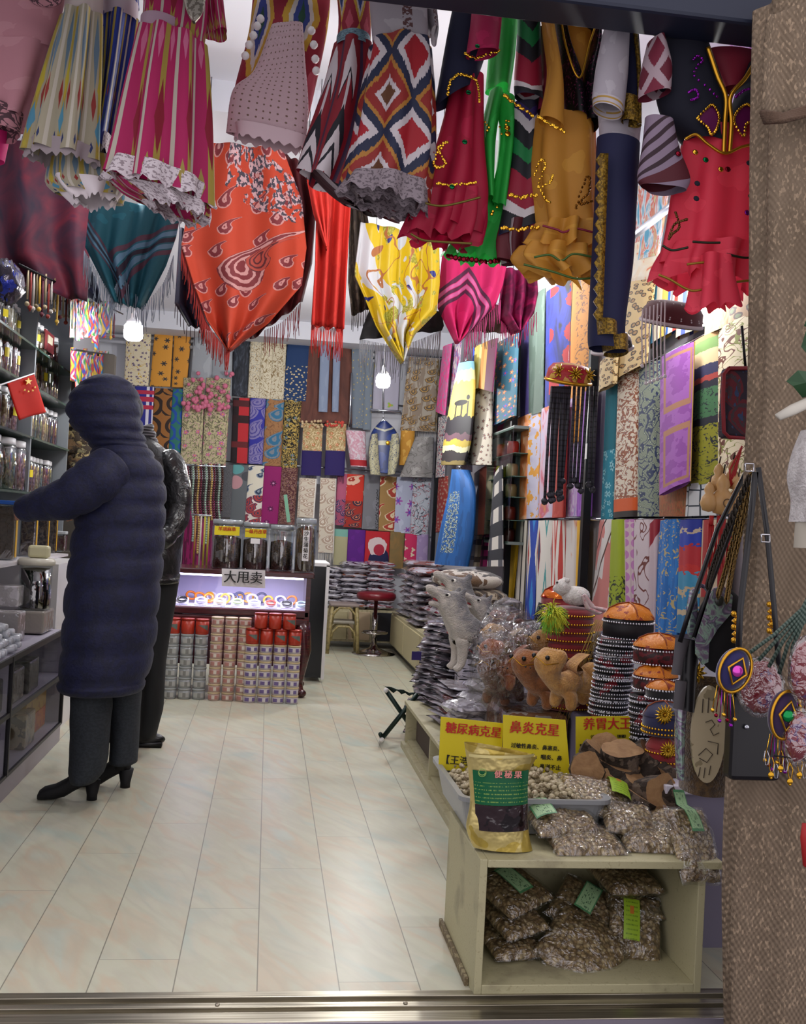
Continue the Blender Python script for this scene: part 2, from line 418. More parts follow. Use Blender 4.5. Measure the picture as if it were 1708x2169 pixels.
bw('navy scarf with small pale flowers along its hem', 612, 658, 700, 848, lambda: over(B(flowers('#14335f', '#14335f', '#14335f', 2)), (UV()[1] > .5)*(X(vor(vec(UV()[0], UV()[1]*3), 8).outputs['Distance']) < .22), '#c6b48a'), 600, 652)
o = bw('large brown shawl draped over pale blue-grey strips', 655, 745, 725, 895, smoky([(.3, '#4a2a24'), (.6, '#6c4035'), (.8, '#5a3730')], 2, 3, 1), 640, 762, rip=5, amp=.03, tube=.06, nv=14, nu=60)
for l_, a, b_ in (('left pale blue-grey strip over the brown shawl', 679, 700), ('right pale blue-grey strip over the brown shawl', 706, 722)): bw(l_, a, b_, 730, 872, blotch('#7f8ca5', '#8793aa', 3), a-4, b_-6, d=.09, rip=1)
bw('sheer slate-grey scarf with scattered small flowers', 746, 776, 712, 906, flowers('#6d7884', '#c9b45a', '#7a4a6a', 5, 5, .2, 5, .45), 748, 768, d=.03, rip=2, amp=.015)
bw('sheer slate-grey scarf with yellow flowers beside the bulb', 776, 792, 720, 910, flowers('#717c88', '#c9b45a', '#7a4a6a', 3, 6, .2, 5, .5), 768, 787, d=.03)
bw('pale lilac cloth with a green leaf and orange flower under the bulb', 795, 850, 740, 868, flowers('#a9a6b6', '#8fae4c', '#d08a3c', 2.2, 1.6, .2, 3, .5), rip=1, amp=.003)
bw('taupe pleated shawl with gold bands and grey fringe', 866, 932, 756, 912, rings(blotch('#8a7b6c', '#a39a8c', 5, .5, 3), '#5d5146', '#b08a4e', 4, 26, 2.4), 850, 926, rip=6, amp=.02, tube=.05, nu=60, fr_=(.12, 26, '#aaa398'), d=.05)
# second row
bw('royal blue scarf with red and white plaid stripes', 286, 328, 818, 905, plaid('#2a2c86', [(.62, .05, '#d4d2dc'), (.84, .05, '#d4d2dc')], [(.18, .05, '#b52c48'), (.34, .05, '#b52c48'), (.5, .04, '#b52c48')]))
def scroll(b, c, s=2., asp=2., w=.16):
    def f():
        u, v = UV(); n = vor(vec(u, v*asp), s, 0.); x, y, _ = sep(X(n.outputs['Position'])); dx = (u-x)*s; dy = (v*asp-y)*s
        r = mt('SQRT', dx*dx+dy*dy); a = mt('ARCTAN2', dy, dx); sp = fr(r*2.6 - a*(1/(2*PI)))
        return over(B(b), (sp < .42)*(r < .62), c)
    return f
bw('brown scarf with large black scroll pattern', 328, 366, 822, 956, scroll('#95602c', '#2a1c18', 1.0, 3.4), 318, 358)
bw('teal green scarf with blue swirls', 366, 392, 824, 958, scroll('#2c7064', '#1f4aa0', 1.0, 4.6), 356, 384)
for i, (a, c_) in enumerate(((388, 434), (438, 490))):
    o = bw('beige floral scarf with pink pompom roses at its top, %s one' % ('left', 'right')[i], a, c_, 800, 985, flowers(flowers(vines('#6f6a52', '#b9b088', 9, .08, 3), '#c9a7a0', '#a0a070', 7, 4, .3, 5, .6), '#c255a0', '#dda23c', 3.2, 4, .28, 5, .45, sd=i), a-8, c_-10, d=.02, rip=3, amp=.012, nu=40)
    q = MB(); rr = random.Random(i)
    for k in range(34):
        x = rr.uniform(a-4, c_+4); y = 790 + rr.random()**.7*78; q.ball(PY(x, y, YW-.08), rr.uniform(.015, .028), 8, 5)
    tag(q.make('rose_trim', mat('pink_roses%d' % i, '#c9708a', .8), o), 'pink pompom roses', kind='stuff')
bw('red and black block plaid scarf', 494, 529, 842, 980, plaid('#1e1216', [(.72, .3, '#b3242c')], [(.12, .06, '#4b1a1e'), (.36, .05, '#2a1014'), (.68, .04, '#5e1c20')]), 488, 524)
bw('violet-blue scarf with silver paisley', 530, 564, 843, 982, rings('#2f2f94', '#8078a8', '#4b4590', 1.3, 30, 3.6, R=.6), 525, 557)
bw('tan scarf with blue paisley drops', 565, 602, 845, 986, rings(vines('#9b6f47', '#7d5636', 6, .03), '#2d6b90', '#78818a', 1.2, 24, 3.4, sd=.6, R=.42), 557, 594)
bw('black scarf crowded with yellow, teal and pink flowers', 603, 640, 847, 990, flowers(flowers(vines('#14100e', '#b59b52', 8, .05, 3), '#c7a84e', '#8a6a2c', 5, 4, .3, 5, .5), '#3c8088', '#b5487a', 3.5, 4, .3, 5, .4), 594, 630)
for i, (a, c_) in enumerate(((642, 684), (692, 734))):
    o = bw('gold embroidered scarf with deep violet lower half, %s one' % ('left', 'right')[i], a, c_, 896, 1006, lambda: over(B(flowers(vines('#a98f62', '#d6c49a', 8, .05), '#c4622e', '#e0d6c0', 4, 2.5, .26)), UV()[1] > .52, '#231459'), a-5, c_-5, d=.05, rip=3, fr_=(.07, 18, '#1a1533'))
    q = MB(); rr = random.Random(i+5)
    for k in range(16): q.ball(PY(rr.uniform(a-2, c_), rr.uniform(890, 905), YW-.12), .014, 6, 4)
    tag(q.make("flower_trim", mat("trim_fl%d" % i, ("#c9b08a", "#c4483c")[i], .8), o), "beaded flower trim", kind="stuff")
# third row
bw('dark grey herringbone scarf', 474, 494, 985, 1095, blotch('#4a4a4e', '#5d5d62', 30, .5), 466, 488)
bw('grey scarf with teal and pink dots', 494, 527, 984, 1104, lambda: over(over(over(B('#5f6468'), ((UV()[0]-.3)*(UV()[0]-.3)*1. + (UV()[1]-.1)*(UV()[1]-.1)*9. < .12), '#5d9a9c'), ((UV()[0]-.3)*(UV()[0]-.3) + (UV()[1]-.34)*(UV()[1]-.34)*9. < .1), '#b88a90'), ((UV()[0]-.8)*(UV()[0]-.8) + (UV()[1]-.24)*(UV()[1]-.24)*9. < .06), '#45484e'), 486, 519)
bw('cream scarf with red and navy paisley', 527, 560, 985, 1105, lambda: mix(UV()[1] > .52, B(rings('#dcd6c4', '#2c3c58', '#8f9aa8', 1.6, 30, 3.2, sd=.2, R=.3)), B(rings('#d8d4cc', '#a83a3c', '#2c3c58', 1.8, 30, 3.2, R=.55))), 519, 552)
bw('plain magenta scarf with a small lotus print', 561, 597, 987, 1108, flowers('#8c1562', '#4a1040', '#c48ab0', 1.4, 3, .2, 7, .5, sd=.4), 553, 587)
bw('burgundy scarf with small floral print', 597, 632, 990, 1110, flowers(vines('#4f2028', '#8d6a5a', 7, .05, 3), '#7c6a6a', '#a03038', 5, 3, .3, 5, .6), 588, 624)
for i, (a, c_, yb) in enumerate(((634, 672, 1095), (678, 714, 1170))):
    bw('cream paisley shawl with beige border and fringe, %s one' % ('shorter', 'longer')[i], a, c_, 1012, yb, lambda: over(B(rings('#cfc5b4', '#b09a88', '#ded6c8', 2., 26, 3.6, R=.5)), UV()[0] > .78, '#e0dcd4'), a-4, c_-7, d=.06, rip=4, amp=.015, nu=50, fr_=(.12, 16, '#d8d2c6'))
bw('rose pink scarf with paisley lower half', 716, 736, 1003, 1112, lambda: mix(UV()[1] > .5, B('#b25a78'), B(rings('#a04a66', '#27305c', '#c07a90', 1.6, 30, 4))), 709, 728)
bw('vermilion scarf with one paisley drop and dark paisley hem', 736, 772, 1004, 1116, lambda: mix(UV()[1] > .5, B(rings('#c83222', '#e0b8a0', '#a02a20', .9, 20, 3.4, sd=.35, R=.35)), B(rings('#9c2c22', '#33243c', '#c87858', 2., 30, 3))), 728, 765)
bw('ash grey scarf with dark vine along one edge', 772, 806, 1006, 1120, lambda: over(B(blotch('#73747a', '#7c7d84', 3)), (UV()[0] > .68)*(UV()[1] > .3)*(noise(vec(UV()[0]*8, UV()[1]*24), 1.6, 2) > .52), '#2e2f35'), 765, 803)
bw('camel scarf with red paisley drops', 806, 840, 1008, 1124, rings('#9a7846', '#a33a2c', '#d8c8a4', 1.1, 20, 3.2, sd=.5, R=.4), 803, 835)
bw('pale blue-white scarf with lilac blossoms', 841, 876, 1010, 1128, flowers(blotch('#aab0c6', '#b9bfd2', 3), '#9a4fa2', '#5a4ab4', 1.7, 3, .34, 6, .7), 835, 868)
bw('silver white scarf with grey and red scrollwork', 876, 915, 1012, 1132, vines(vines('#b2b8c2', '#97424c', 3.4, .02, 2.4), '#4a525e', 3, .022, 2.4, 3.), 869, 906)
# lowest row
LR = 'lowest row of scarves on the back wall'
bw('beige scarf with mint top in the lowest row', 709, 738, 1120, 1196, hstripes((0, '#7db4a6'), (.25, '#b0ab86')), g=LR)
bw('plain purple scarf in the lowest row', 738, 775, 1121, 1200, blotch('#5b1a80', '#651f8a', 3), g=LR)
bw('red scarf with a white and pink flower over navy leaves', 775, 827, 1124, 1202, lambda: over(over(over(B('#b81e2a'), (UV()[0]-.6)*(UV()[0]-.6) + (UV()[1]-.75)*(UV()[1]-.75)*1.6 < .12, '#191a46'), (UV()[1]-.42)*(UV()[1]-.42)*2. + (UV()[0]-.5)*(UV()[0]-.5)*(1.2) + noise(vec(UV()[0], UV()[1]), 9, 1)*.08 < .13, '#d8c6c6'), (UV()[0]-.55)*(UV()[0]-.55) + (UV()[1]-.5)*(UV()[1]-.5)*1.4 < .022, '#a8243c'), g=LR, rip=1, amp=.003)
bw('tan scarf fading to olive in the lowest row', 827, 858, 1126, 1203, smoky([(.3, '#94703e'), (.7, '#5e5f40')], 1.5), g=LR)
bw('hot pink scarf with cream leaves in the lowest row', 859, 884, 1130, 1190, flowers('#c62c5e', '#dccbb0', '#dccbb0', 2.2, 2, .34, 3, .6), g=LR)
bw('pale lilac scarf at the end of the lowest row', 884, 908, 1131, 1194, blotch('#9a84ae', '#a792b8', 3), g=LR)
# garments and hangers among the scarves
t_ = MB().tube([PY(785, 868, 10.0), PY(850, 872, 10.0)], .012).tube([PY(812, 872, 10.0), PY(812, 760, 10.0)], .01).tube([PY(745, 790, 10.1), PY(741, 905, 10.1)], .012).make('clothes_rail', metal)
tag(t_, 'chrome rail with crossbar above the navy blouse', 'rail')
o = bw('white and pink blouse in plastic with a red hem', 733, 775, 912, 988, lambda: over(B(smoky([(.35, '#d4cfd6'), (.5, '#c4889a'), (.6, '#d4cfd6'), (.75, '#8c3a58')], 4)), ab(UV()[1]-.86) < .1, '#a8242c'), 745, 780, d=.12, nm='blouse', rip=1, amp=.01, tube=.1, g=None); o['category'] = 'blouse'
Pn = lambda x, y: PY(x, y, 10.0)
t = thing('embroidered_blouse', 'navy satin blouse with silver embroidery on a hanger', 'blouse', PY(812, 1005, 10.0))
nav = mat('navy_satin', lambda: over(B(blotch('#1d2f66', '#23397c', 3)), mx(ab(UV()[1]-.25-.25*(.5-ab(UV()[0]-.5))) < .025, ab(UV()[1]-.6) < .03), '#a9a894'), .35)
cloth('bodice', [(806, 893), (786, 925), (790, 1000)], [(820, 893), (842, 925), (836, 1004)], Pn, nav, t, 2, .01, tube=.12, n=NB)
emb = mat('silver_embroidery', lambda: vines('#2a3a5c', '#b5b08e', 12, .12)(), .5)
cloth('sleeve', [(788, 920), (782, 960), (786, 1005)], [(800, 918), (802, 965), (805, 1006)], lambda x, y: PY(x, y, 9.93), emb, t, 2, .01, tube=.06, n=NB)
cloth('sleeve', [(830, 920), (824, 965), (822, 1006)], [(844, 918), (846, 960), (836, 1004)], lambda x, y: PY(x, y, 9.93), emb, t, 2, .01, tube=.06, n=NB)
MB().tube([PY(800, 905, 10.0), PY(812, 888, 10.0), PY(828, 906, 10.0)], .012).tube([PY(812, 890, 10.0), PY(812, 872, 10.0)], .006).make('hanger', metal, t)
MB().ball(PY(822, 938, 9.92), .022, 12, 8, (1, .3, 1)).make('brooch', gold, t)
bw('folded yellow satin shawl behind the grey one', 850, 880, 912, 985, blotch('#c48c34', '#d8a84e', 4), d=.06, tube=.08, rip=3)
bw('pearl grey satin shawl spread over the yellow one', 882, 918, 925, 1010, vines(blotch('#8d8a88', '#a5a2a0', 3), '#6f6c6a', 3, .02), 850, 914, d=.12, tube=.1, rip=4, amp=.02)
# rails that carry the rows
for i, (y, dd) in enumerate(((700, .0), (842, 0), (985, 0), (1122, 0))):
    a = PY(350, y-8+(350-640)*.055+10, YW); b_ = PY(915, y-8+(915-640)*.055+10, YW)
    z = (a.z+b_.z)/2
    tag(MB().tube([(-1.1, YW+.04, z), (1.65, YW+.04, z)], .01).make('display_rail', metal), 'chrome rail carrying the %s row of back wall scarves' % ('upper', 'second', 'third', 'lowest')[i], 'rail', 'rails of the back wall')
pol = MB()
tag(MB().box((PY(928, 950, 10.1).x-.02, 10.08, .0), (PY(928, 950, 10.1).x+.02, 10.12, 2.9)).make('display_post', blackm, None, False), 'black upright post in the far right corner', 'post')
# hanging ends left of the third row: magenta dress and bead strings
bw('magenta dress with dark yoke behind the bead strings', 398, 468, 1015, 1195, lambda: mix(UV()[1] > .28, B('#2a0f22'), B(blotch('#8c1458', '#5a0e3a', 3, .5, 4, 1))), d=.05, rip=4, amp=.02, tube=.1, nm='dress', g=None)
# ---------------------------------------------------------------- scarves on the right wall
XS = 1.70
def Pr(d=0.): return lambda x, y: PX(x, y, XS - d)
NR = (-1, 0, 0)
def rw(label, c, pat, d=0., g='scarves on the right wall', nm='scarf', **k):
    """c: x,y of top-left, top-right, bottom-right, bottom-left"""
    (ax, ay), (bx, by), (cx_, cy_), (dx, dy) = c
    k.setdefault('tube', .035); k.setdefault('rip', 5); k.setdefault('amp', .012); k.setdefault('nu', 40)
    return scarf(nm, label, g, [(ax, ay), (dx, dy)], [(bx, by), (cx_, cy_)], pat, Pr(d), NR, **k)
FD = 'far end of the right wall'
rw('hot pink and grey scarf bunched at the far end of the right wall', [(940, 735), (958, 728), (945, 880), (925, 872)], smoky([(.35, '#c21d6c'), (.5, '#8d6a86'), (.6, '#d62278')], 6), d=.2, rip=3, amp=.03)
rw('white scarf with red blossoms below the hot pink one', [(930, 885), (948, 880), (942, 1010), (924, 1012)], flowers(vines('#c9c3bf', '#46506a', 6, .04), '#b0304c', '#4b2a34', 5, 3, .3, 5, .6), d=.1)
rw('brick red patterned scarf behind the blue shawl', [(930, 1012), (950, 1008), (945, 1125), (924, 1128)], flowers('#8d2e28', '#b9a08a', '#3c2a50', 5, 3, .3), d=.08)
rw('multicoloured satin scarf with a white stripe', [(958, 728), (978, 722), (968, 860), (950, 862)], smoky([(.3, '#7a4670'), (.45, '#d8cfc4'), (.55, '#3a4c9a'), (.65, '#b03a50')], 6, 3, 1), d=.15)
rw('cobalt and gold satin scarf on the right wall', [(1003, 738), (1024, 728), (1016, 822), (998, 828)], vstripes((0, '#2447a8'), (.45, '#b9a84e'), (.75, '#c7bf7e')), d=.2, rip=3, amp=.03)
rw('orange and wine satin scarf beside the cobalt one', [(1024, 728), (1056, 716), (1046, 830), (1016, 822)], vstripes((0, '#c87f2e'), (.35, '#d89a48'), (.5, '#5a1a3c'), (.85, '#7a2a52')), d=.2, rip=3, amp=.03)
rw('cream scarf dotted with small grey roses', [(1002, 838), (1042, 812), (1040, 985), (990, 985)], flowers('#c8bfae', '#6b5f58', '#9a4a3c', 6, 2.4, .3, 5, .9), d=.15, rip=3, amp=.03, tube=.08)
rw('mauve sheer scarf beside the cream rose scarf', [(985, 850), (1002, 838), (1000, 1000), (978, 1000)], blotch('#8a7488', '#a08c9a', 6), d=.1)
rw('teal scarf with bright orange and blue flowers', [(1052, 730), (1100, 705), (1094, 880), (1044, 905)], flowers(flowers('#3c6c80', '#d07a4c', '#d8c08a', 6, 2.4, .35, 5, .6), '#3c62b4', '#c94a6a', 4, 2.4, .3, 5, .5), d=.1, rip=4, amp=.02)
rw('magenta and brown strips under the teal flowered scarf', [(1040, 900), (1098, 868), (1090, 900), (1034, 935)], vstripes((0, '#a83a80'), (.2, '#6a5a60'), (.45, '#b0386a'), (.6, '#8a8078'), (.8, '#5a1a20')), d=.02)
rw('striped scarf in cream, grey, coral and sand', [(1004, 1005), (1052, 975), (1046, 1130), (1000, 1135)], vstripes((0, '#d0ccc4'), (.18, '#6b6c78'), (.42, '#b2604c'), (.62, '#b09a80'), (.85, '#b83a4c')), d=.08)
rw('grey and white small check scarf at the bottom of the rack', [(992, 1132), (1012, 1130), (1004, 1200), (984, 1200)], plaid('#8f8f9c', [(.5, .12, '#c4c4cc')], [(.3, .06, '#5a5a68'), (.7, .06, '#5a5a68')]), d=.04)
rw('sand check scarf between the grey and magenta ones', [(1012, 1130), (1024, 1130), (1018, 1200), (1004, 1200)], plaid('#a8987c', [(.5, .12, '#d6cdb8')], [(.3, .08, '#4a4038'), (.75, .08, '#4a4038')]), d=.04)
rw('magenta scarf with dark checks at the bottom of the rack', [(1024, 1130), (1038, 1130), (1032, 1200), (1018, 1200)], plaid('#b02470', [(.5, .1, '#5a1440')], [(.2, .05, '#300c28'), (.45, .05, '#300c28'), (.7, .05, '#300c28')]), d=.04)
rw('black and ivory buffalo check scarf hanging long', [(1048, 1010), (1066, 985), (1068, 1200), (1034, 1200)], lambda: plaid('#cfc9c0', [(.28, .1, '#4a4a52'), (.78, .1, '#4a4a52')], [(.12, .06, '#23242c'), (.36, .06, '#23242c'), (.6, .06, '#23242c'), (.84, .06, '#23242c')])(), d=.14, rip=3, amp=.02)
# zebra landscape shawl and blue shawl hung out on hooks
Pq = lambda x, y: PX(x, y, 1.45)
def land():
    u, v = UV(); n = noise(vec(u*3, v*3), 2, 2)*.12
    c = ramp(v + n - .06, [(0, '#7fb6c8'), (.12, '#c9cf9a'), (.22, '#d6c45c'), (.4, '#cfb552'), (.5, '#1d1a20'), (.62, '#5c3f4a'), (.68, '#b09a3c'), (.74, '#c9c49a'), (.8, '#2a2426'), (.93, '#7a6a3c')])
    d1 = ((u-.6)*(u-.6)*4. + (v-.405)*(v-.405)*260.) < .11; d2 = ((u-.78)*(u-.78)*50. + (v-.37)*(v-.37)*260.) < .1; d3 = (ab(fr(u*7.)-.5) < .13)*(ab(v-.45) < .05)*(u > .42)*(u < .8)
    return over(c, mx(mx(d1, d2), d3), '#1a1718')
o = scarf('shawl', 'yellow landscape shawl with a black zebra silhouette on a hook', None, [(975, 772), (958, 840), (942, 930), (936, 985)], [(1003, 765), (1006, 830), (998, 930), (985, 985)], land, Pq, NR, rip=2, amp=.02, tube=.08, nu=40, cat='shawl')
def blues():
    u, v = UV(); c = B(blotch('#12508f', '#175ea6', 2, .5, 4, 1))
    return over(c, (ab(u-.55) < .13)*(v > .3)*(v < .85)*(noise(vec(u*14, v*30), 1.5, 2) > .5), mix(noise(vec(u*14, v*30), 3, 2) > .5, '#26353c', '#a9b8ae'))
scarf('shawl', 'bright blue shawl with embroidered flower strip on a hook', None, [(972, 995), (955, 1060), (936, 1130), (926, 1195)], [(985, 995), (1002, 1040), (1000, 1130), (988, 1200)], blues, Pq, NR, rip=3, amp=.03, tube=.14, nu=50, cat='shawl')
tag(MB().tube([PX(968, 992, 1.72), PX(975, 990, 1.42)], .01).make('wall_hook', metal), 'chrome hook holding the bright blue shawl', 'hook', 'hooks on the right wall')
tag(MB().tube([PX(983, 765, 1.72), PX(990, 762, 1.42)], .01).make('wall_hook', metal), 'chrome hook holding the zebra shawl', 'hook', 'hooks on the right wall')
# second bay
G2 = 'scarves in the middle bay of the right wall'
rw('deep purple scarf hanging high in the middle bay', [(1100, 640), (1122, 625), (1124, 878), (1104, 885)], blotch('#342a5c', '#40336c', 4), g=G2)
rw('grey-green scarf hanging high in the middle bay', [(1122, 640), (1156, 610), (1152, 872), (1122, 884)], blotch('#55665c', '#62736a', 4), g=G2, fr_=None)
rw('dark blue scarf with red leaf flowers', [(1158, 620), (1212, 590), (1208, 858), (1154, 868)], lambda: over(B(smoky([(.35, '#191c50'), (.5, '#2232a0'), (.6, '#1c1a28')], 2)), (UV()[0] > .35)*(X(vor(vec(UV()[0], UV()[1]*4.), 1.3, .5).outputs['Distance']) + .18*noise(vec(UV()[0]*3, UV()[1]*12), 3, 2) < .42), '#a51f26'), g=G2)
rw('golden orange scarf with brown feather print', [(1212, 595), (1258, 570), (1252, 930), (1206, 945)], lambda: over(B('#cc8420'), (UV()[0] > .4)*(noise(vec(UV()[0]*2, UV()[1]*9), 3, 3, 2.) > .56), '#7d4a20'), g=G2)
rw('orange scarf with cloudy flowers and dark edge', [(1098, 888), (1148, 868), (1142, 1098), (1094, 1102)], lambda: over(smoky([(.35, '#bf5a20'), (.5, '#cf7c40'), (.62, '#d8a07a')], 3)(), UV()[0] > .55, mix(noise(vec(UV()[0]*3, UV()[1]*5), 2, 3) > .55, '#b9b4c8', '#d0902e')), g=G2)
rw('pale lilac scarf with soft pink and orange blooms', [(1148, 868), (1182, 855), (1176, 1096), (1142, 1098)], smoky([(.35, '#b2b0c8'), (.5, '#c8a8ba'), (.6, '#b9566c'), (.72, '#c98a4a')], 3.5), g=G2)
rw('coral red strip scarf behind the long black tassels', [(1182, 856), (1204, 848), (1196, 1096), (1172, 1097)], blotch('#a8382c', '#b4463a', 3), g=G2, d=.05)
rw('white and violet brushstroke scarf', [(1204, 850), (1232, 838), (1224, 1094), (1190, 1096)], smoky([(.35, '#d8d2e2'), (.48, '#b888c8'), (.55, '#d8cfe0'), (.68, '#5a52b0')], 3, 1.5, 1.5), g=G2)
rw('plain violet scarf next to the black post', [(1232, 838), (1262, 822), (1252, 1094), (1224, 1094)], blotch('#8d4fae', '#7a429c', 3), g=G2)
GL = 'scarves on the low bar of the right wall'
low = [('bright yellow scarf at the left end of the low bar', 1090, 1104, 1058, 1082, blotch('#d0a818', '#dcb628', 3)),
 ('white scarf with thin black stripes on the low bar', 1104, 1122, 1090, 1112, vstripes((0, '#c8c2b4'), (.2, '#1c1a1c'), (.35, '#c8c2b4'), (.55, '#1c1a1c'), (.62, '#c8c2b4'), (.8, '#1c1a1c'), (.88, '#c8c2b4'))),
 ('blue, red and white ikat scarf on the low bar', 1122, 1142, 1114, 1134, ikat([(0, '#a82a24'), (.2, '#d0ccc4'), (.4, '#1f3f9c'), (.8, '#2a7ac0')], 1.5, 1.2, .6)),
 ('white ikat scarf with navy arrow motifs on the low bar', 1142, 1172, 1136, 1164, ikat([(0, '#1a2354'), (.14, '#8c2a2c'), (.2, '#d2cec6'), (.8, '#3f9090'), (.9, '#d2cec6')], 1.5, 1.3, .7)),
 ('red and white flame ikat scarf on the low bar', 1172, 1202, 1166, 1198, ikat([(0, '#b02c22'), (.35, '#d6d0c8'), (.7, '#b5342a'), (.85, '#d6d0c8')], 2.2, .9, .7)),
 ('white scarf fading to peach on the low bar', 1202, 1226, 1198, 1222, smoky([(.35, '#d2cbc6'), (.55, '#d2cbc6'), (.7, '#cf8a5c')], 2)),
 ('yellow scarf at the right end of the low bar', 1226, 1244, 1222, 1238, blotch('#d2a01c', '#c79318', 3))]
for l, a, b_, c_, d_, p in low: rw(l, [(a, 1103), (b_, 1102), (d_, 1312), (c_, 1312)], p, g=GL, rip=5, amp=.014)
# posts
def post(px, y0, py2, y1, lbl, w=.02):
    a = PX(px, y0, 1.66)
    tag(boxo('display_post', (1.62, a.y-w, 0), (1.66, a.y+w, 2.6), blackm), lbl, 'post')
post(1105, 700, 0, 0, 'black upright post between the far and middle bays of the right wall'); post(1262, 830, 0, 0, 'black upright post between the middle and near bays of the right wall', .022)
tag(boxo('price_tag', PX(1240, 952, 1.60) + Vector((0, -.02, -.05)), PX(1240, 952, 1.60) + Vector((.004, .03, .03)), white), 'small white price tag on the black post', 'tag')
# near bay
G3 = 'scarves in the near bay of the right wall'
rw('teal scarf with pale flowers on its lower half', [(1287, 818), (1310, 803), (1298, 1100), (1277, 1100)], lambda: mix(UV()[1] > .5, B('#14606e'), B(flowers('#24788c', '#8ab8c0', '#14606e', 3, 5, .36))), g=G3)
rw('white scarf with brown sprigs and an orange band', [(1310, 803), (1355, 782), (1352, 1094), (1300, 1098)], lambda: mix(ab(UV()[1]-.88) < .055, mix(UV()[1] > .935, B(flowers(vines('#cfc4b2', '#8a4e30', 5, .05, 4), '#6f4a44', '#b5623a', 7, 5, .32, 5, .8)), '#241c1a'), '#c4531c'), g=G3)
rw('grey-green scarf with navy leaves and white specks', [(1355, 782), (1400, 762), (1398, 1094), (1352, 1094)], flowers(vines('#7f8a78', '#263256', 4, .05, 4), '#5c6c60', '#c9cdb8', 7, 5, .3, 4, .7), g=G3)
rw('terracotta and olive print scarf behind the violet one', [(1398, 1000), (1455, 990), (1455, 1094), (1400, 1094)], smoky([(.35, '#8a6440'), (.5, '#a0522c'), (.58, '#6a5a34'), (.7, '#a52a24')], 6, 4, 1), g=G3)
rw('bright violet scarf with gold brushed frames', [(1400, 760), (1472, 724), (1462, 1020), (1400, 1050)], lambda: over(over(B(blotch('#8c4a9e', '#9c5cae', 4, .5, 1, 3)), ab(mx(ab(UV()[0]-.6)*2.2, ab(fr(UV()[1]*2.)-.5)*1.7)-.62) < .06, '#a8785c'), UV()[0] > .94, '#c9a05c'), g=G3, d=.05)
rw('olive and navy scarf with fan motifs and pale top', [(1472, 726), (1524, 700), (1524, 1022), (1458, 1032)], lambda: ramp(UV()[1] + noise(vec(UV()[0]*4, UV()[1]*4), 2, 2)*.03, [(0, '#b08a5a'), (.06, '#6f8f52'), (.16, '#c8b58c'), (.26, '#2a2a4c'), (.33, '#9a3a34'), (.36, '#1c1c2c'), (.4, '#3d6a46'), (.56, '#1c1e2a'), (.6, '#8a8a26')]) if False else over(ramp(UV()[1] + noise(vec(UV()[0]*4, UV()[1]*4), 2, 2)*.03, [(0, '#b08a5a'), (.06, '#6f8f52'), (.16, '#c8b58c'), (.26, '#2a2a4c'), (.33, '#9a3a34'), (.36, '#1c1c2c'), (.4, '#3d6a46'), (.56, '#1c1e2a'), (.6, '#85841f')]), (UV()[1] > .36)*(noise(vec(UV()[0]*3, UV()[1]*13), 3, 1, 1.5) > .6), '#1a1f2a'), g=G3)
rw('white scarf hem with black hexagon lattice', [(1458, 1026), (1526, 1020), (1524, 1092), (1454, 1094)], lambda: over(B('#c2c6c8'), X(vor(vec(UV()[0]*1.3, UV()[1]), 2.4, .25, 'DISTANCE_TO_EDGE').outputs['Distance']) < .05, '#1d2a36'), g=G3)
rw('cream scarf with brown and green flourishes at the near end', [(1524, 700), (1604, 660), (1600, 1060), (1524, 1080)], vines(vines('#d0c4a8', '#5d2f22', 3, .035, 4), '#7a7f3c', 3, .02, 4, 2.), g=G3, rip=4, amp=.02)
nl = [('pink and white scarf with curved brown lines on the near low bar', 1275, 1300, 1252, 1296, diag(blotch('#c8807a', '#d2ccc8', 2, .5), [(.25, .02, '#241c1e'), (.55, .02, '#241c1e'), (.9, .02, '#5a4038')], 35, 2)),
 ('lime green scarf with black leaf print', 1300, 1328, 1290, 1336, lambda: over(B('#8fa01e'), (UV()[1] > .5)*(noise(vec(UV()[0]*3, UV()[1]*9), 2.5, 1, 1.5) > .57), '#20241a')),
 ('pale pink scarf with overlapping mauve dots', 1328, 1348, 1334, 1350, lambda: over(B('#c3aeb2'), X(vor(vec(UV()[0], UV()[1]*5.), 2.4, .2).outputs['Distance']) < .4, '#b075a8')),
 ('white satin scarf with thin brown scroll', 1348, 1382, 1348, 1386, vines('#c9bcc0', '#6d3a34', 2, .02)),
 ('dark red and white scarf on the near low bar', 1382, 1404, 1384, 1398, diag('#c0b0b6', [(.5, .2, '#8a1a2c')], 60, 2)),
 ('sky blue scarf with golden paisley flourishes', 1404, 1446, 1388, 1440, lambda: over(B(blotch('#2468b0', '#2f78c0', 2, .5, 4, 1)), (noise(vec(UV()[0]*3, UV()[1]*7), 2.2, 1, 2.) > .6), '#b8a874')),
 ('royal blue, red and turquoise brushstroke scarf', 1446, 1492, 1440, 1484, lambda: ramp(UV()[1] + (noise(vec(UV()[0]*2, UV()[1]*12), 2, 2)-.5)*.2, [(0, '#1f2f8c'), (.12, '#b8a890'), (.16, '#1f3aa0'), (.27, '#a8242c'), (.42, '#b52a26'), (.48, '#3a86a8'), (.58, '#b3a080'), (.63, '#2b7cab'), (.74, '#b8a78a'), (.8, '#2a6f9c')])),
 ('sand and red check scarf beside the hanging gourds', 1492, 1545, 1482, 1540, plaid('#b5a48a', [(.35, .12, '#92201e'), (.8, .1, '#8a1c20')], [(.7, .05, '#6a5a48'), (.9, .04, '#6a5a48')]))]
for l, a, b_, c_, d_, p in nl: rw(l, [(a, 1102), (b_, 1100), (d_, 1345), (c_, 1340)], p, g=GL, rip=6, amp=.016, tube=.05)
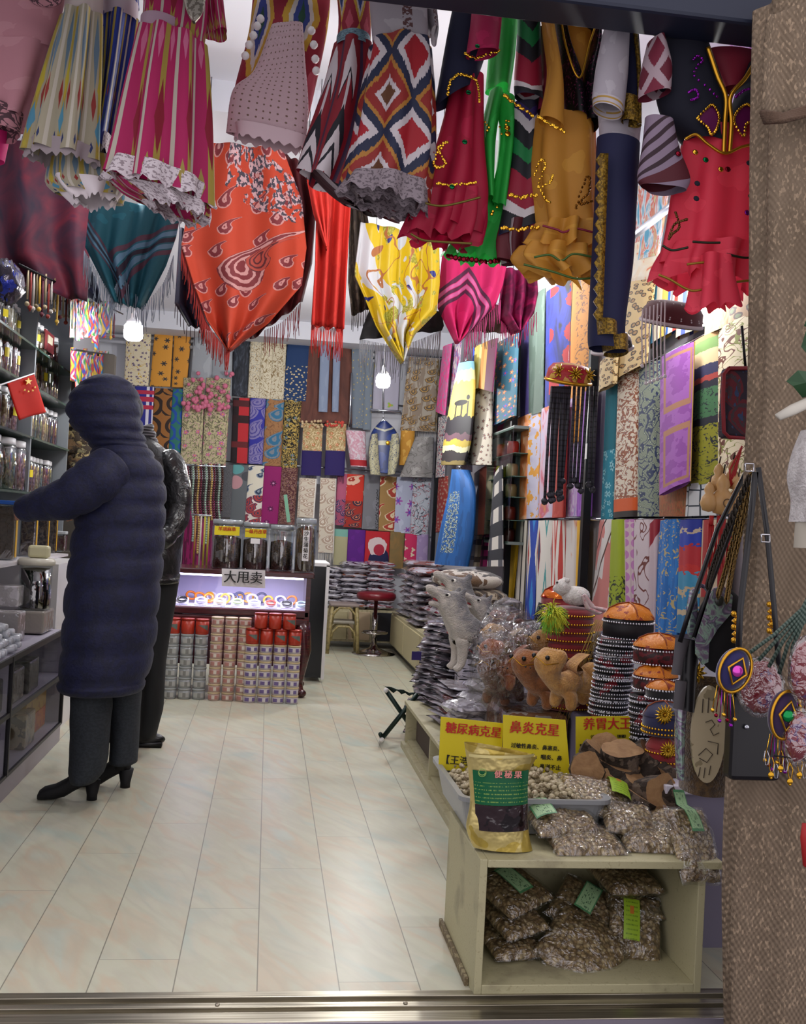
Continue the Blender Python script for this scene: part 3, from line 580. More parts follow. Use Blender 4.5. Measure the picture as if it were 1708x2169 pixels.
for (x0, y0, x1, y1, l) in ((1287, 815, 1604, 655, 'rail carrying the upper scarves of the near bay'), (1100, 885, 1262, 820, 'rail carrying the upper scarves of the middle bay'), (1092, 1101, 1546, 1098, 'low rail along the right wall')):
    tag(MB().tube([PX(x0, y0, 1.72), PX(x1, y1, 1.72)], .01).make('display_rail', metal), l, 'rail', 'rails of the right wall')
# upper near bay: long light scarves, leopard
GU = 'light scarves high in the near bay'
pastel = smoky([(.3, '#2f7fb4'), (.42, '#c9d4dc'), (.5, '#d8b0c8'), (.55, '#9a4fa0'), (.62, '#d0d8d0'), (.72, '#5aa890')], 2.2, 2, 1)
rw('pastel watercolour scarf at the top under the lintel', [(1462, 60), (1540, 20), (1530, 560), (1450, 590)], pastel, g=GU, rip=4, amp=.03, tube=.06, nu=40)
rw('pink and violet watercolour scarf beside the burlap drape', [(1540, 20), (1640, -30), (1616, 520), (1530, 560)], smoky([(.3, '#4a7fc0'), (.45, '#c8a0c8'), (.55, '#8d3f9a'), (.68, '#d2ccd6')], 2.2, 2, 1), g=GU, rip=4, amp=.03, tube=.06, nu=40)
rw('white scarf with orange blossom behind the salmon skirt', [(1338, 520), (1398, 500), (1392, 620), (1330, 640)], smoky([(.4, '#d8d0c0'), (.55, '#d8c4a8'), (.62, '#d06a40')], 3), g=GU, rip=2, amp=.02)
rw('beige leopard print scarf draped in the near bay', [(1322, 600), (1390, 590), (1372, 770), (1290, 815)], leopard('#c9ad78', '#3a2818', '#a37c48', 7, 2), g=GU, d=.03, rip=2, amp=.02)
rw('second leopard print scarf beside the black post', [(1272, 770), (1310, 745), (1305, 812), (1270, 830)], leopard('#c9b080', '#2c2018', '#a37c48', 5, 1.5), g=GU, d=.06)
def tri(st): return vstripes(*st)
rw('yellow, blue and white striped scarf hanging slack', [(1388, 560), (1440, 540), (1430, 700), (1372, 740)], tri([(0, '#cf9a30'), (.12, '#c8c4b4'), (.3, '#4a90b8'), (.42, '#d8d0b8'), (.55, '#d0b050'), (.7, '#2c5aa0'), (.78, '#c9c4b8'), (.9, '#a83a30')]), g=GU, rip=3, amp=.03)
rw('cream, red and navy striped scarf hanging slack', [(1440, 540), (1505, 510), (1500, 690), (1430, 720)], tri([(0, '#d2c7a4'), (.15, '#a8322c'), (.22, '#c9c0a8'), (.4, '#3a4a8c'), (.48, '#d8c88c'), (.68, '#4a9ab4'), (.8, '#d8d0c0')]), g=GU, rip=3, amp=.03)
rw('tan and yellow silk scarf behind the skirt hem', [(1505, 560), (1556, 530), (1548, 690), (1498, 712)], smoky([(.4, '#a8906c'), (.55, '#c8b890'), (.7, '#c9a03c')], 2, 3, 1), g=GU, rip=2, amp=.02)
rw('brown and green animal print scarf beside the burlap drape', [(1556, 560), (1616, 530), (1604, 680), (1548, 700)], leopard('#a08060', '#3f221c', '#5e6a48', 3, 2), g=GU, rip=2, amp=.02)
rw('turquoise and coral striped scarf behind the navy sleeve', [(1342, 400), (1425, 370), (1400, 540), (1330, 560)], smoky([(.35, '#3a8fb0'), (.48, '#c8ccd0'), (.55, '#c24a3c'), (.65, '#b8b48c')], 3, 3, 1), g=GU, rip=3, amp=.03)
tag(MB().tube([PX(1340, 502, 1.55), PX(1428, 432, 1.55)], .016).make('display_rail', mat('white_rail', '#c8ccd8', .3, .3)), 'white slanting rail behind the salmon costume', 'rail')
# narrow glass wall case with jars near the far bay
cs_ = thing('wall_case', 'narrow glass wall case of small jars between scarves', 'display case', PX(1072, 1160, 1.66))
gl = film('clear_glass', 'dfe8e4', .08, .03, 2, .02)
p0 = PX(1048, 1150, 1.66); p1 = PX(1102, 1150, 1.66); zt = PX(1075, 912, 1.60).z; zb = PX(1075, 1150, 1.6).z
cc = MB()
for z in (zb, zt): cc.box((1.58, p1.y, z-.01), (1.70, p0.y, z+.01))
cc.box((1.685, p1.y, zb), (1.70, p0.y, zt)).make('frame', mat('case_frame', '#6c7672', .4), cs_, False)
boxo('glass_front', (1.575, p1.y, zb), (1.58, p0.y, zt), gl, cs_)
sh = [(.22, '#7a5a30'), (.42, '#8f7a50'), (.6, '#5a1e18'), (.78, '#7d6a40')]
for z in (.2, .4, .58, .78): boxo('shelf', (1.59, p1.y, zb+(zt-zb)*z-.005), (1.69, p0.y, zb+(zt-zb)*z), mat('green_glass%d' % int(z*10), '#4d6a60', .2), cs_)
k = 0
for z, c_ in ((.01, '#4a1a14'), (.2, '#7a2a20'), (.4, '#a08a60'), (.58, '#b9a07c'), (.78, '#c4413a')):
    for q in (.3, .72):
        y = lerp(p1.y, p0.y, q); h = (zt-zb)*.12
        j = MB().lathe([(.038, 0), (.042, .01), (.042, h*.8), (.034, h), (.0, h)], (1.635, y, zb+(zt-zb)*z + .001), 12).make('food_jar', mat('cj%d' % k, (c_, '#c9b21c')[k == 7], .3))
        tag(j, '%s small jar on the %s shelf of the narrow wall case' % (('near', 'far')[q > .5], ('bottom', 'second', 'middle', 'fourth', 'top')[k//2]), 'jar', 'jars in the narrow wall case'); k += 1
# ---------------------------------------------------------------- shawls hanging from the ceiling
def Pf(Y): return lambda x, y: PY(x, y, Y)
def shawl(label, Y, L, R, pat, fr_=None, nm='shawl', cat='shawl', amp=.025, rip=3., nu=70, nv=30, g='shawls hanging from the ceiling', edge=None, rough=.75, th=.0, lin_=True, **k):
    m = mat(label[:40], pat, rough, through=th)
    o = cloth(nm, L, R, Pf(Y), m, None, rip, amp, .006, nu=nu, nv=nv, n=NB, lin_=lin_, **k)
    tag(o, label, cat, g)
    for q_ in (L[0], R[0]):
        p_ = PY(*q_, Y)
        if nm != 'ribbon' and p_.z < 2.9: MB().tube([p_ + Vector((0, .01, -.01)), (p_.x, p_.y+.03, ZC)], .002, 4).make('hanging_cord', blackm, o)
    if fr_:
        for i, e in enumerate(edge or [[L[-1], R[-1]]]):
            fringe('fringe', [PY(a, b_, Y) for a, b_ in e], fr_[0], fr_[1], mat(label[:34] + '_fringe', fr_[2], .8), o, seed=i+3)
    return o
shawl('large dark wine shawl spread across the upper left', 5.6, [(-40, 270), (-40, 420), (-30, 560), (60, 610)], [(190, 290), (200, 400), (190, 500), (185, 640)], smoky([(.35, '#200f24'), (.5, '#471226'), (.62, '#5c1426'), (.75, '#2a1230')], 3), amp=.06, rip=2)
shawl('navy black shawl hanging lowest at the upper left', 5.9, [(-60, 400), (0, 520), (60, 590), (110, 620)], [(150, 440), (180, 540), (205, 600), (215, 640)], blotch('#121426', '#1b1c34', 2), (.08, 20, '#1b1c2c'), amp=.05)
tealp = diag('#1c5a6a', [(1.1, .035, '#5c3444'), (1.2, .03, '#5f86a0'), (1.28, .02, '#33202c'), (1.36, .03, '#5f86a0'), (1.44, .025, '#5c3444')], -0, 1)
def tealf():
    u, v = UV(); t = u*.8 + v*1.1; c = B(blotch('#175260', '#1d6070', 3)); s = (v - u)*1.4
    for p, h, k in ((.0, .035, '#553545'), (.09, .03, '#587a92'), (.17, .03, '#2b2030'), (.25, .03, '#587a92'), (.33, .03, '#553545')):
        c = over(c, (ab(t - 1.02 - p) < h)*(u > .3), k); c = over(c, (ab(s - .55 - p*.6) < h*.6)*(u < .45), k)
    return c
shawl('teal wool shawl with grey and wine diagonal stripes', 4.9, [(192, 420), (186, 450), (178, 520), (240, 640)], [(385, 440), (372, 500), (350, 560), (300, 655)], tealf, (.13, 26, '#8f9aa8'), edge=[[(178, 530), (238, 628)], [(236, 628), (258, 590), (300, 640)], [(300, 652), (345, 600), (368, 540)]], amp=.03, rip=4)
def redpais():
    u, v = UV(); c = B(drop(drop(rings('#bb4026', '#7c2f35', '#c78d88', 4.2, 30, 1.7, sd=3.1, R=.27), '#7a3034', '#c89490', .45, .52, 1.9, 50), '#b04a3c', '#5c2428', .6, .47, 3.6, 44))
    return over(c, (v < .3)*(u > .3)*(ab(v - .02 - (u-.3)*.3) < .12)*(noise(vec(u*9, v*14), 1.6, 2, 1.) > .5), mix(noise(vec(u*9, v*14), 4., 2) > .5, '#46414c', '#c9a3a6'))
shawl('big orange-red shawl with paisley and grey flowers', 4.5, [(440, 300), (400, 440), (385, 520), (410, 600), (440, 680), (483, 742)], [(600, 315), (640, 420), (650, 520), (640, 600), (570, 680), (487, 742)], redpais, (.1, 34, '#a3322c'), edge=[[(385, 520), (412, 605), (436, 680)], [(436, 680), (460, 715), (487, 742)]], amp=.05, rip=2.2, nu=90, nv=50)
shawl('dark wine shawl behind the orange-red paisley one', 4.8, [(590, 320), (600, 450), (560, 640), (530, 720)], [(650, 350), (668, 450), (660, 560), (640, 640)], smoky([(.3, '#3c1018'), (.6, '#5e141c'), (.8, '#2a1018')], 3), (.12, 22, '#8a2a30'), edge=[[(560, 700), (600, 680), (638, 640)]], amp=.04)
shawl('dark paisley shawl behind the orange-red one on the left', 5.0, [(380, 480), (375, 560), (370, 640), (400, 690)], [(420, 500), (430, 580), (440, 660), (445, 700)], blotch('#1c1830', '#3a2030', 4), (.08, 10, '#3a2030'), edge=[[(370, 640), (400, 690), (440, 700)]])
shawl('plain vermilion wool scarf with knotted fringe', 4.4, [(672, 370), (670, 450), (668, 560), (660, 690)], [(745, 400), (738, 500), (732, 600), (727, 700)], blotch('#c22a20', '#cc3226', 3), (.12, 34, '#b52a24'), edge=[[(660, 688), (727, 698)]], amp=.04, rip=3, nm='scarf', cat='scarf')
shawl('second vermilion fold crossing over the scarf top', 4.32, [(650, 380), (665, 450), (690, 520)], [(700, 370), (702, 450), (692, 530)], solidc and blotch('#b8281e', '#c22c22', 3), amp=.02, nm='scarf', cat='scarf')
shawl('mottled brown scarf between the vermilion and yellow ones', 4.9, [(742, 430), (740, 520), (738, 600), (745, 670)], [(775, 440), (790, 540), (795, 620), (790, 650)], blotch('#3c322c', '#5c5044', 9), (.08, 12, '#2e2624'), edge=[[(745, 668), (790, 650)]], nm='scarf', cat='scarf')
def yel():
    u, v = UV(); c = B('#d2b41c')
    c = over(c, ab(v*.9 - .1 - u + .1*noise(vec(u, v), 6, 1)) < .12, '#c9ccd0'); c = over(c, (noise(vec(u*2, v*2), 2.4, 2, 1.) > .57), mix(noise(vec(u*3, v*3), 22, 2) > .5, '#8f8d24', '#b9b255'))
    c = over(c, (noise(vec(u*2+5, v*2), 2., 2, 1.) > .64), '#c6cad0'); c = over(c, noise(vec(u*2+9, v*2), 2.3, 1, 1.) > .7, '#2a2f78'); c = over(c, ab(noise(vec(u*2, v*2+4), 1.6, 1, 1.) - .5) < .012, '#a8683c')
    return c
shawl('yellow and white silk scarf with pointed hem', 4.5, [(765, 470), (752, 580), (775, 630), (800, 690), (852, 768)], [(930, 500), (932, 600), (925, 660), (880, 705), (854, 768)], yel, amp=.035, rip=4, nm='scarf', cat='scarf', rough=.45)
shawl('charcoal shawl with long grey fringe behind the yellow scarf', 4.8, [(790, 640), (770, 690), (762, 720)], [(935, 660), (940, 690), (935, 700)], blotch('#141417', '#1e1e22', 3), (.15, 60, '#8d9098'), edge=[[(762, 718), (850, 730), (935, 700)]])
def magst():
    u, v = UV(); c = B(blotch('#c0155c', '#cc1d66', 3)); t = v + ab(u-.45)*.9*(1.-2.*(u > .45)*0.)
    s = v*.9 + u*.55; r = v*.9 - u*.9
    for p, k in ((.0, '#4f1c3c'), (.06, '#c65e96'), (.12, '#4f1c3c'), (.18, '#c65e96'), (.24, '#4f1c3c')):
        c = over(c, (ab(s - .4 - p) < .026)*(u < .42), k); c = over(c, (ab(r + .22 - p) < .026)*(u > .42), k)
    return c
shawl('magenta shawl with pink and plum stripes and a pointed hem', 4.6, [(940, 520), (932, 600), (930, 650), (968, 726)], [(1075, 560), (1068, 600), (1050, 650), (972, 726)], magst, (.1, 24, '#a83a6c'), edge=[[(1062, 635), (1020, 680), (985, 715)]], amp=.03)
shawl('plain magenta shawl knotted beside the striped one', 4.75, [(1068, 565), (1062, 620), (1058, 670), (1090, 705)], [(1138, 580), (1142, 620), (1135, 660), (1105, 700)], smoky([(.4, '#5e0f3a'), (.65, '#b31a62')], 3), (.08, 20, '#a02058'), edge=[[(1062, 680), (1095, 700), (1138, 660)]], amp=.05)
shawl('taupe shawl with pale fringe below the magenta one', 5.0, [(1000, 640), (995, 680), (990, 702)], [(1085, 650), (1090, 690), (1085, 706)], blotch('#5e4a42', '#6e584e', 4), (.08, 26, '#a3948c'), edge=[[(990, 700), (1085, 704)]])
# ---------------------------------------------------------------- costumes on the front rail
GC = 'costumes on the front rail'
def gt(nm, Y, L, R, m, par, rip=6., amp=.012, depth=.12, nu=72, nv=26, lab_=None, **k):
    o = cloth(nm, L, R, Pf(Y), m, par, rip, amp, tube=depth, nu=nu, nv=nv, n=NB, lin_=False, **k)
    if lab_: lab(o, lab_)
    return o
def sequins(pts, Y, m, par, r=.006, n=20, seed=0, nm='sequin_trim', jit=0.):
    q = MB(); rr = random.Random(seed)
    for i in range(n):
        p = PY(*poly(pts, i/max(1, n-1)), Y) + Vector((rr.uniform(-jit, jit), rr.uniform(-jit, jit)*.2, rr.uniform(-jit, jit)))
        a = rr.uniform(-.5, .5); M = Matrix.Rotation(PI/2 + a, 3, 'X') @ Matrix.Rotation(rr.uniform(-.4, .4), 3, 'Y')
        q.lathe([(0, 0), (r*.7, .0006), (r, -.001)], p, 8, M)
    return q.make(nm, m, par)
def cord(pts, Y, m, par, r=.004, nm='piping', n=30):
    return MB().tube([PY(*poly(pts, i/n), Y) for i in range(n+1)], r, 6).make(nm, m, par)
def lace(L, R, Y, par, m=None, drop=0, nm='lace_hem', amp=.015, rip=6, depth=.13, **k):
    return gt(nm, Y, L, R, m or LACE, par, rip, amp, depth, nv=8, nu=90, hem=.006, hemk=11, **k)
def lacef(): 
    u, v = UV(); return mix(noise(vec(u*14, v*3), 3, 2) > .55, '#c9bfc4', '#8f8288')
LACE = mat('white_lace', lacef, .8, bump=.4, bs=150.)
COSTN = []
def costume(nm, label, cat, x, y, Y): 
    t = thing(nm, label, cat, PY(x, y, Y), GC); COSTN.append(t)
    return t
# 1 pale pink dress
t = costume('dress', 'pale pink dress with embroidered border at the far left', 'dress', 40, 290, 2.9)
pk = mat('pale_pink', blotch('#b9828c', '#c28d96', 3), .7, through=.2); embp = mat('pink_embroidery', lambda: vines('#a8747c', '#4a3038', 7, .07, .4)(), .8)
gt('bodice', 2.9, [(-70, -60), (-60, 40), (-60, 110)], [(150, -60), (135, 20), (118, 110)], pk, t, 3, .006, .14)
gt('skirt', 2.9, [(-60, 105), (-70, 200), (-80, 250)], [(118, 105), (92, 200), (70, 262)], pk, t, 6, .02, .16)
gt('embroidered_border', 2.88, [(-80, 205), (-85, 262)], [(52, 245), (46, 292)], embp, t, 3, .012, .15, nv=6)
MB().ball(PY(95, -5, 2.80), .045, 20, 10, (1, .15, .6)).make('medallion', embp, t)
gt('underskirt', 2.98, [(-60, 280), (-60, 345)], [(20, 285), (4, 345)], mat('hot_pink', '#c21d6c', .7), t, 3, .01, .1, nv=6)
# 2, 3 ikat dresses
def featherik(base, c):
    def f():
        u, v = UV(); w_ = fr(u*5.) - .5; t_ = v + noise(vec(u*30, v*3), 2, 2)*.05; c0 = B(base); k = ab(w_)
        c0 = over(c0, k < .10, '#a08c3c')
        for i_, (a, b_, col) in enumerate(c):
            z = k if i_ % 2 else ab(k - .24)*1.4
            c0 = over(c0, z < ((b_-a)*.5 - ab(t_ - (a+b_)*.5))*(.75 if b_-a > .3 else 1.3), col)
        return over(c0, ab(k-.47) < .03, '#b9b2a4')
    return f
t = costume('dress', 'cream dress with yellow, blue and red feather ikat', 'dress', 150, 330, 2.85)
m1 = mat('ikat_yellow', featherik('#9d9680', [(.05, .5, '#5d7486'), (.38, .6, '#b0a030'), (.48, .66, '#8a2c28'), (.6, .85, '#4a86a0'), (.82, .95, '#22305e'), (.9, 1., '#a89a34')]), .7, through=.1)
gt('bodice', 2.85, [(142, -60), (134, 45)], [(218, -60), (216, 45)], mat('cream_fuzz', '#b9aca8', .9), t, 3, .006, .1, nv=8)
gt('skirt', 2.85, [(134, 40), (108, 130), (76, 250), (60, 322)], [(216, 40), (212, 150), (205, 280), (200, 345)], m1, t, 7, .022, .16)
lace([(62, 295), (57, 332)], [(205, 318), (202, 352)], 2.84, t, mat('grey_fur', '#8f8488', .95))
gt('underskirt', 2.92, [(110, 335), (105, 385), (130, 410)], [(250, 340), (262, 400), (252, 425)], m1, t, 5, .02, .14, nv=8)
lace([(112, 375), (128, 402), (160, 430)], [(262, 395), (256, 412), (240, 428)], 2.91, t, mat('bright_lace', '#d8cfd2', .8))
t = costume('dress', 'royal blue and cream ikat dress with grey sash', 'dress', 225, 335, 2.95)
m2 = mat('ikat_blue', featherik('#1a2c7c', [(.0, .45, '#1d3790'), (.35, .5, '#b0a46a'), (.5, .6, '#8a2c2c'), (.58, .74, '#a8983a'), (.7, .8, '#1f4a3c'), (.8, 1., '#54406a')]), .7, through=.1)
gt('bodice', 2.95, [(215, -60), (218, 6)], [(292, -60), (292, 14)], m2, t, 3, .006, .1, nv=6)
gt('sash', 2.94, [(217, 3), (216, 42)], [(293, 12), (291, 50)], mat('grey_satin', '#9c8f98', .4), t, 1, .002, .12, nv=4)
gt('skirt', 2.95, [(216, 38), (208, 150), (196, 260), (188, 325)], [(292, 48), (275, 160), (258, 260), (246, 335)], m2, t, 5, .02, .14)
lace([(190, 290), (186, 328)], [(250, 300), (245, 342)], 2.93, t)
# 4 pink ikat
t = costume('dress', 'hot pink ikat dress with satin sash and lace hems', 'dress', 340, 440, 2.8)
m3 = mat('ikat_pink', featherik('#a81a58', [(.02, .25, '#c4688c'), (.35, .8, '#84142c'), (.8, 1., '#9c8a44')]), .7, through=.15)
gt('bodice', 2.8, [(302, -60), (300, 0), (297, 45)], [(440, -60), (446, 30), (436, 110)], m3, t, 4, .008, .13, nv=10)
gt('sash', 2.79, [(298, 38), (294, 72)], [(392, 60), (388, 98)], mat('pink_grey_satin', '#a88c9c', .4), t, 1, .002, .13, nv=4)
gt('skirt', 2.8, [(296, 68), (266, 200), (243, 310), (228, 375)], [(436, 105), (440, 200), (442, 330), (441, 440)], m3, t, 8, .026, .2, nu=100)
lace([(240, 338), (226, 380)], [(442, 398), (442, 440)], 2.79, t, rip=8, amp=.026, depth=.21)
gt('underskirt', 2.82, [(235, 380), (262, 405), (300, 425)], [(442, 435), (440, 452), (432, 462)], m3, t, 6, .02, .16, nv=6)
lace([(250, 385), (290, 412), (325, 440)], [(444, 440), (442, 455), (434, 470)], 2.81, t, rip=7, depth=.18)
gt('sleeve', 2.82, [(432, -50), (430, 20), (438, 78)], [(470, -50), (478, 20), (484, 72)], m3, t, 3, .006, .08, nv=8)
sp = mat('silver_lace', lambda: mix(noise(OB(), 90, 2) > .5, '#8d8578', '#c9c2b4'), .3, .5)
gt('lace_bib', 2.72, [(380, -50), (395, 20), (408, 45)], [(440, -50), (432, 20), (414, 50)], sp, t, 2, .003, .02, nv=8)
# 5 white sequin apron dress
t = costume('dress', 'red and green ikat dress with white sequin apron', 'dress', 590, 310, 3.0)
m4 = mat('ikat_multi', lambda: ikat([(0, '#1f4a3a'), (.12, '#2f3f86'), (.24, '#c8c2bc'), (.34, '#c29a34'), (.48, '#8a1a30'), (.8, '#b0485a')], 2.5, 1.3, .55)(), .7, through=.1)
gt('skirt', 3.0, [(543, -60), (535, 60), (508, 180), (493, 265)], [(702, -60), (695, 60), (665, 200), (640, 300)], m4, t, 5, .016, .16)
seq = mat('white_sequin', lambda: mix(X(vor(vec(UV()[0]*1.6, UV()[1]*2.4), 9, 0.).outputs['Distance']) < .14, '#b99ea4', '#6c5448'), .35, bump=.3, bs=60)
gt('apron', 2.93, [(580, 55), (545, 150), (503, 195), (492, 285)], [(642, 55), (648, 140), (655, 230), (648, 318)], seq, t, 3, .02, .06)
lace([(495, 258), (494, 290)], [(652, 292), (645, 322)], 2.91, t, mat('pale_pink_lace', '#c4acb2', .7), depth=.07, rip=4)
rz = MB()
for x, y in ((552, 40), (545, 55), (537, 75), (528, 95), (520, 118), (660, 65), (665, 95), (668, 125), (670, 150)): rz.ball(PY(x, y, 2.9), .012, 8, 5)
tag(rz.make('rosette_trim', white, t), 'white rosettes', kind='stuff')
# 6 short ikat dress with arrows
def arrow():
    u, v = UV(); w_ = ab(fr(u*3. + .1) - .5); j = noise(vec(u*50, v*2), 1., 1)*.04; c0 = B('#7d1424')
    c0 = over(c0, w_ > .42, '#3a2440'); c0 = over(c0, (w_ < .045)*(v > .25)*(v < .75), '#c4bcc0')
    for a, col, h in ((.22, '#14141f', .08), (.17, '#c4bcc0', .1), (.72, '#14141f', .22), (.68, '#c4bcc0', .06), (.9, '#c4bcc0', .1)): c0 = over(c0, (ab(v + j - a - w_*.7) < h)*(w_ < .26), col)
    return c0
t = costume('dress', 'crimson ikat dress with white arrow motifs', 'dress', 730, 440, 2.85)
m5 = mat('ikat_arrow', arrow, .6, through=.1)
gt('bodice', 2.85, [(708, -60), (716, 30), (712, 85)], [(790, -60), (784, 40), (782, 92)], m4, t, 3, .006, .1, nv=8)
gt('waistband', 2.84, [(713, 78), (710, 100)], [(784, 84), (784, 108)], mat('teal_band', lambda: vines('#2a3a50', '#6f8f9a', 9, .1)(), .5), t, 1, .002, .12, nv=3)
gt('skirt', 2.85, [(711, 96), (690, 190), (655, 300), (638, 365)], [(786, 104), (792, 200), (775, 320), (738, 415)], m5, t, 5, .016, .15)
gt('hem_ruffle', 2.88, [(650, 355), (700, 405), (735, 430)], [(745, 390), (800, 440), (862, 468)], mat('hem_dark', lambda: vstripes((0, '#3a1820'), (.2, '#b0a4a8'), (.3, '#241418'), (.6, '#5c1a26'), (.8, '#c0b4b4'), (.9, '#2a1418'))(), .6), t, 7, .02, .1, nv=8)
# 7 white top ikat dress
t = costume('dress', 'white topped dress with bold red, navy and white ikat skirt', 'dress', 820, 440, 2.75)
wb = mat('white_chiffon', lambda: over(B(blotch('#a39ca2', '#b3adb2', 3)), (ab(UV()[0]-.55) < .05)*(noise(vec(UV()[0]*6, UV()[1]*9), 3, 2) > .5), '#5c3c3c'), .7, through=.15)
gt('bodice', 2.75, [(778, -60), (780, 20), (786, 98)], [(905, -60), (910, 30), (912, 105)], wb, t, 4, .01, .13, nv=10)
gt('sleeve', 2.78, [(880, -30), (890, 20), (905, 70)], [(905, -20), (930, 40), (925, 82)], wb, t, 3, .01, .08, nv=8)
bigik = mat('ikat_big', ikat([(0, '#9c1624'), (.28, '#c4bcc0'), (.37, '#c4bcc0'), (.4, '#1d2440'), (.55, '#a8732e'), (.62, '#8a2420'), (.78, '#c4bcc0'), (.86, '#5e3a20')], 2., 2., .5, .1, .25), .6, through=.1)
gt('skirt', 2.75, [(786, 94), (768, 200), (752, 300), (728, 392)], [(912, 100), (918, 220), (914, 330), (900, 425)], bigik, t, 7, .02, .18, nu=100)
lace([(738, 372), (722, 405)], [(904, 398), (898, 450)], 2.73, t, mat('grey_lace', lambda: mix(noise(vec(UV()[0]*14, UV()[1]*3), 3, 2) > .55, '#857a80', '#5c5258'), .8), depth=.2, rip=7, amp=.02)
lace([(735, 400), (760, 425)], [(900, 430), (885, 462)], 2.78, t, MATS['grey_lace'], depth=.16, rip=7)
# rail and hangers
rl = PY(900, -60, 2.85).z
tag(MB().tube([(XL, 2.85, 2.72), (XRW, 2.85, 2.72)], .014).make('clothes_rail', blackm), 'black rail that carries the costumes at the shop front', 'rail')
# 8 red skirt with navy vest
t = costume('costume', 'red dance costume with navy vest and gold beading', 'costume', 950, 510, 2.8)
red = mat('red_chiffon', blotch('#a81238', '#b81c44', 2), .6, through=.2); nv_ = mat('navy_velvet', '#0f1330', .8); hotp = mat('rose_satin', blotch('#a01848', '#b01e52', 3), .5)
gt('skirt', 2.83, [(965, 150), (945, 250), (915, 360), (878, 470)], [(1018, 170), (1018, 300), (1025, 420), (1010, 500)], red, t, 5, .018, .15)
gt('hem_ruffle', 2.82, [(890, 410), (875, 460), (862, 500)], [(1022, 410), (1018, 470), (1000, 520)], red, t, 8, .03, .15, nv=8, hem=.01, hemk=7)
gt('vest', 2.78, [(975, -60), (948, 60), (916, 236)], [(1060, -60), (1035, 100), (1008, 180)], nv_, t, 2, .006, .1, lab_='navy vest')
gt('sleeve', 2.70, [(1003, -60), (995, 40), (983, 118)], [(1068, -60), (1066, 40), (1060, 112)], hotp, t, 2, .006, .07, lab_='rose pink sleeve')
for pts, n_ in (([(985, 112), (1010, 122), (1058, 106)], 22), ([(948, 200), (960, 165), (985, 158), (1010, 172), (1016, 215)], 40), ([(925, 388), (960, 392), (1010, 385)], 26), ([(918, 345), (930, 320), (948, 300), (930, 312), (938, 335), (945, 345), (930, 355), (920, 350)], 34)): sequins(pts, 2.69 if pts[0][1] < 113 else 2.72, goldp, t, .0042, n_, jit=.002)
gsq = mat('green_sequin', '#0f6b3c', .2, .9); rsq = mat('ruby_sequin', '#7a0f24', .2, .9); psq = mat('violet_sequin', '#8a1fa0', .2, .9)
for x, y in ((993, 195), (985, 300), (958, 395)): sequins([(x, y), (x+1, y)], 2.70, gsq, t, .008, 1, nm='sequin')
for x, y in ((1013, 25), (1012, 97)): sequins([(x, y), (x+1, y)], 2.64, gsq, t, .007, 1, nm='sequin')
for pts in ([(870, 495), (895, 508), (930, 512), (1000, 516)], [(893, 428), (940, 436), (1018, 418)]): cord(pts, 2.70, mat('olive_piping', '#6a5c20', .4, .4), t, .003)
# 9 green
t = costume('costume', 'bright green chiffon costume with coin sequins', 'costume', 1040, 550, 2.9)
grn = mat('green_chiffon', blotch('#2fb048', '#3cc056', 2), .6, through=.25)
gt('bodice', 2.9, [(1060, -60), (1045, 60), (1035, 190)], [(1100, -60), (1095, 90), (1080, 195)], grn, t, 3, .008, .1)
gt('sleeve', 2.85, [(1040, 190), (1018, 300), (1025, 420)], [(1066, 200), (1050, 300), (1046, 430)], grn, t, 3, .006, .07)
gt('sleeve', 2.86, [(1055, 200), (1060, 300), (1045, 430)], [(1092, 215), (1088, 300), (1070, 450)], grn, t, 3, .006, .07)
gt('skirt', 2.93, [(1020, 420), (985, 480), (948, 540)], [(1080, 430), (1072, 490), (1056, 556)], grn, t, 5, .02, .12, nv=10, hem=.008, hemk=8)
sequins([(950, 542), (975, 548), (1000, 550), (1030, 554), (1056, 552)], 2.86, rsq, t, .008, 13)
sequins([(1022, 260), (1040, 270), (1085, 268)], 2.80, goldp, t, .004, 16, jit=.02); sequins([(1000, 440), (1030, 452), (1066, 442)], 2.84, goldp, t, .005, 10, jit=.01)
sequins([(1075, 270), (1076, 283)], 2.80, goldp, t, .009, 2)
# 10 black ikat tunic
t = costume('costume', 'black and crimson ikat tunic with gold bands', 'costume', 1110, 540, 2.8)
def chev():
    u, v = UV(); q = v - ab(u-.5)*.25*-1. + noise(vec(u*40, v), 1, 1)*.02
    return ramp(fr(q*1.0), [(0, '#15162e'), (.1, '#2a1a5c'), (.17, '#c0bcc0'), (.24, '#10141c'), (.34, '#10743c'), (.44, '#12161e'), (.55, '#8c1230'), (.8, '#c8c2c4'), (.88, '#12141c')])
m6 = mat('ikat_chevron', chev, .6)
gt('front_panel', 2.78, [(1100, -60), (1096, 80), (1090, 170), (1092, 205)], [(1142, -60), (1145, 80), (1148, 180), (1150, 215)], m6, t, 2, .004, .08)
gt('side_panel', 2.82, [(1140, 60), (1145, 150), (1135, 240)], [(1152, 100), (1166, 180), (1155, 250)], mat('wine_cloth', '#7a1230', .7), t, 2, .004, .08)
gt('skirt', 2.84, [(1090, 220), (1088, 330), (1075, 420), (1060, 500)], [(1138, 230), (1135, 330), (1138, 430), (1142, 480)], m6, t, 3, .01, .1)
gt('hem_ruffle', 2.84, [(1066, 470), (1060, 510), (1066, 550)], [(1142, 470), (1140, 520), (1130, 565)], mat('hem_wine', lambda: vstripes((0, '#5c1420'), (.2, '#a89ca0'), (.32, '#4a101c'), (.6, '#8c1a34'), (.8, '#141820'))(), .6), t, 6, .02, .1, nv=6)
for pts in ([(1068, 200), (1095, 222), (1130, 245)], [(1080, 412), (1105, 418), (1138, 412)], [(1062, 482), (1100, 486), (1142, 480)]): sequins(pts, 2.72, goldp, t, .005, 22, jit=.003)
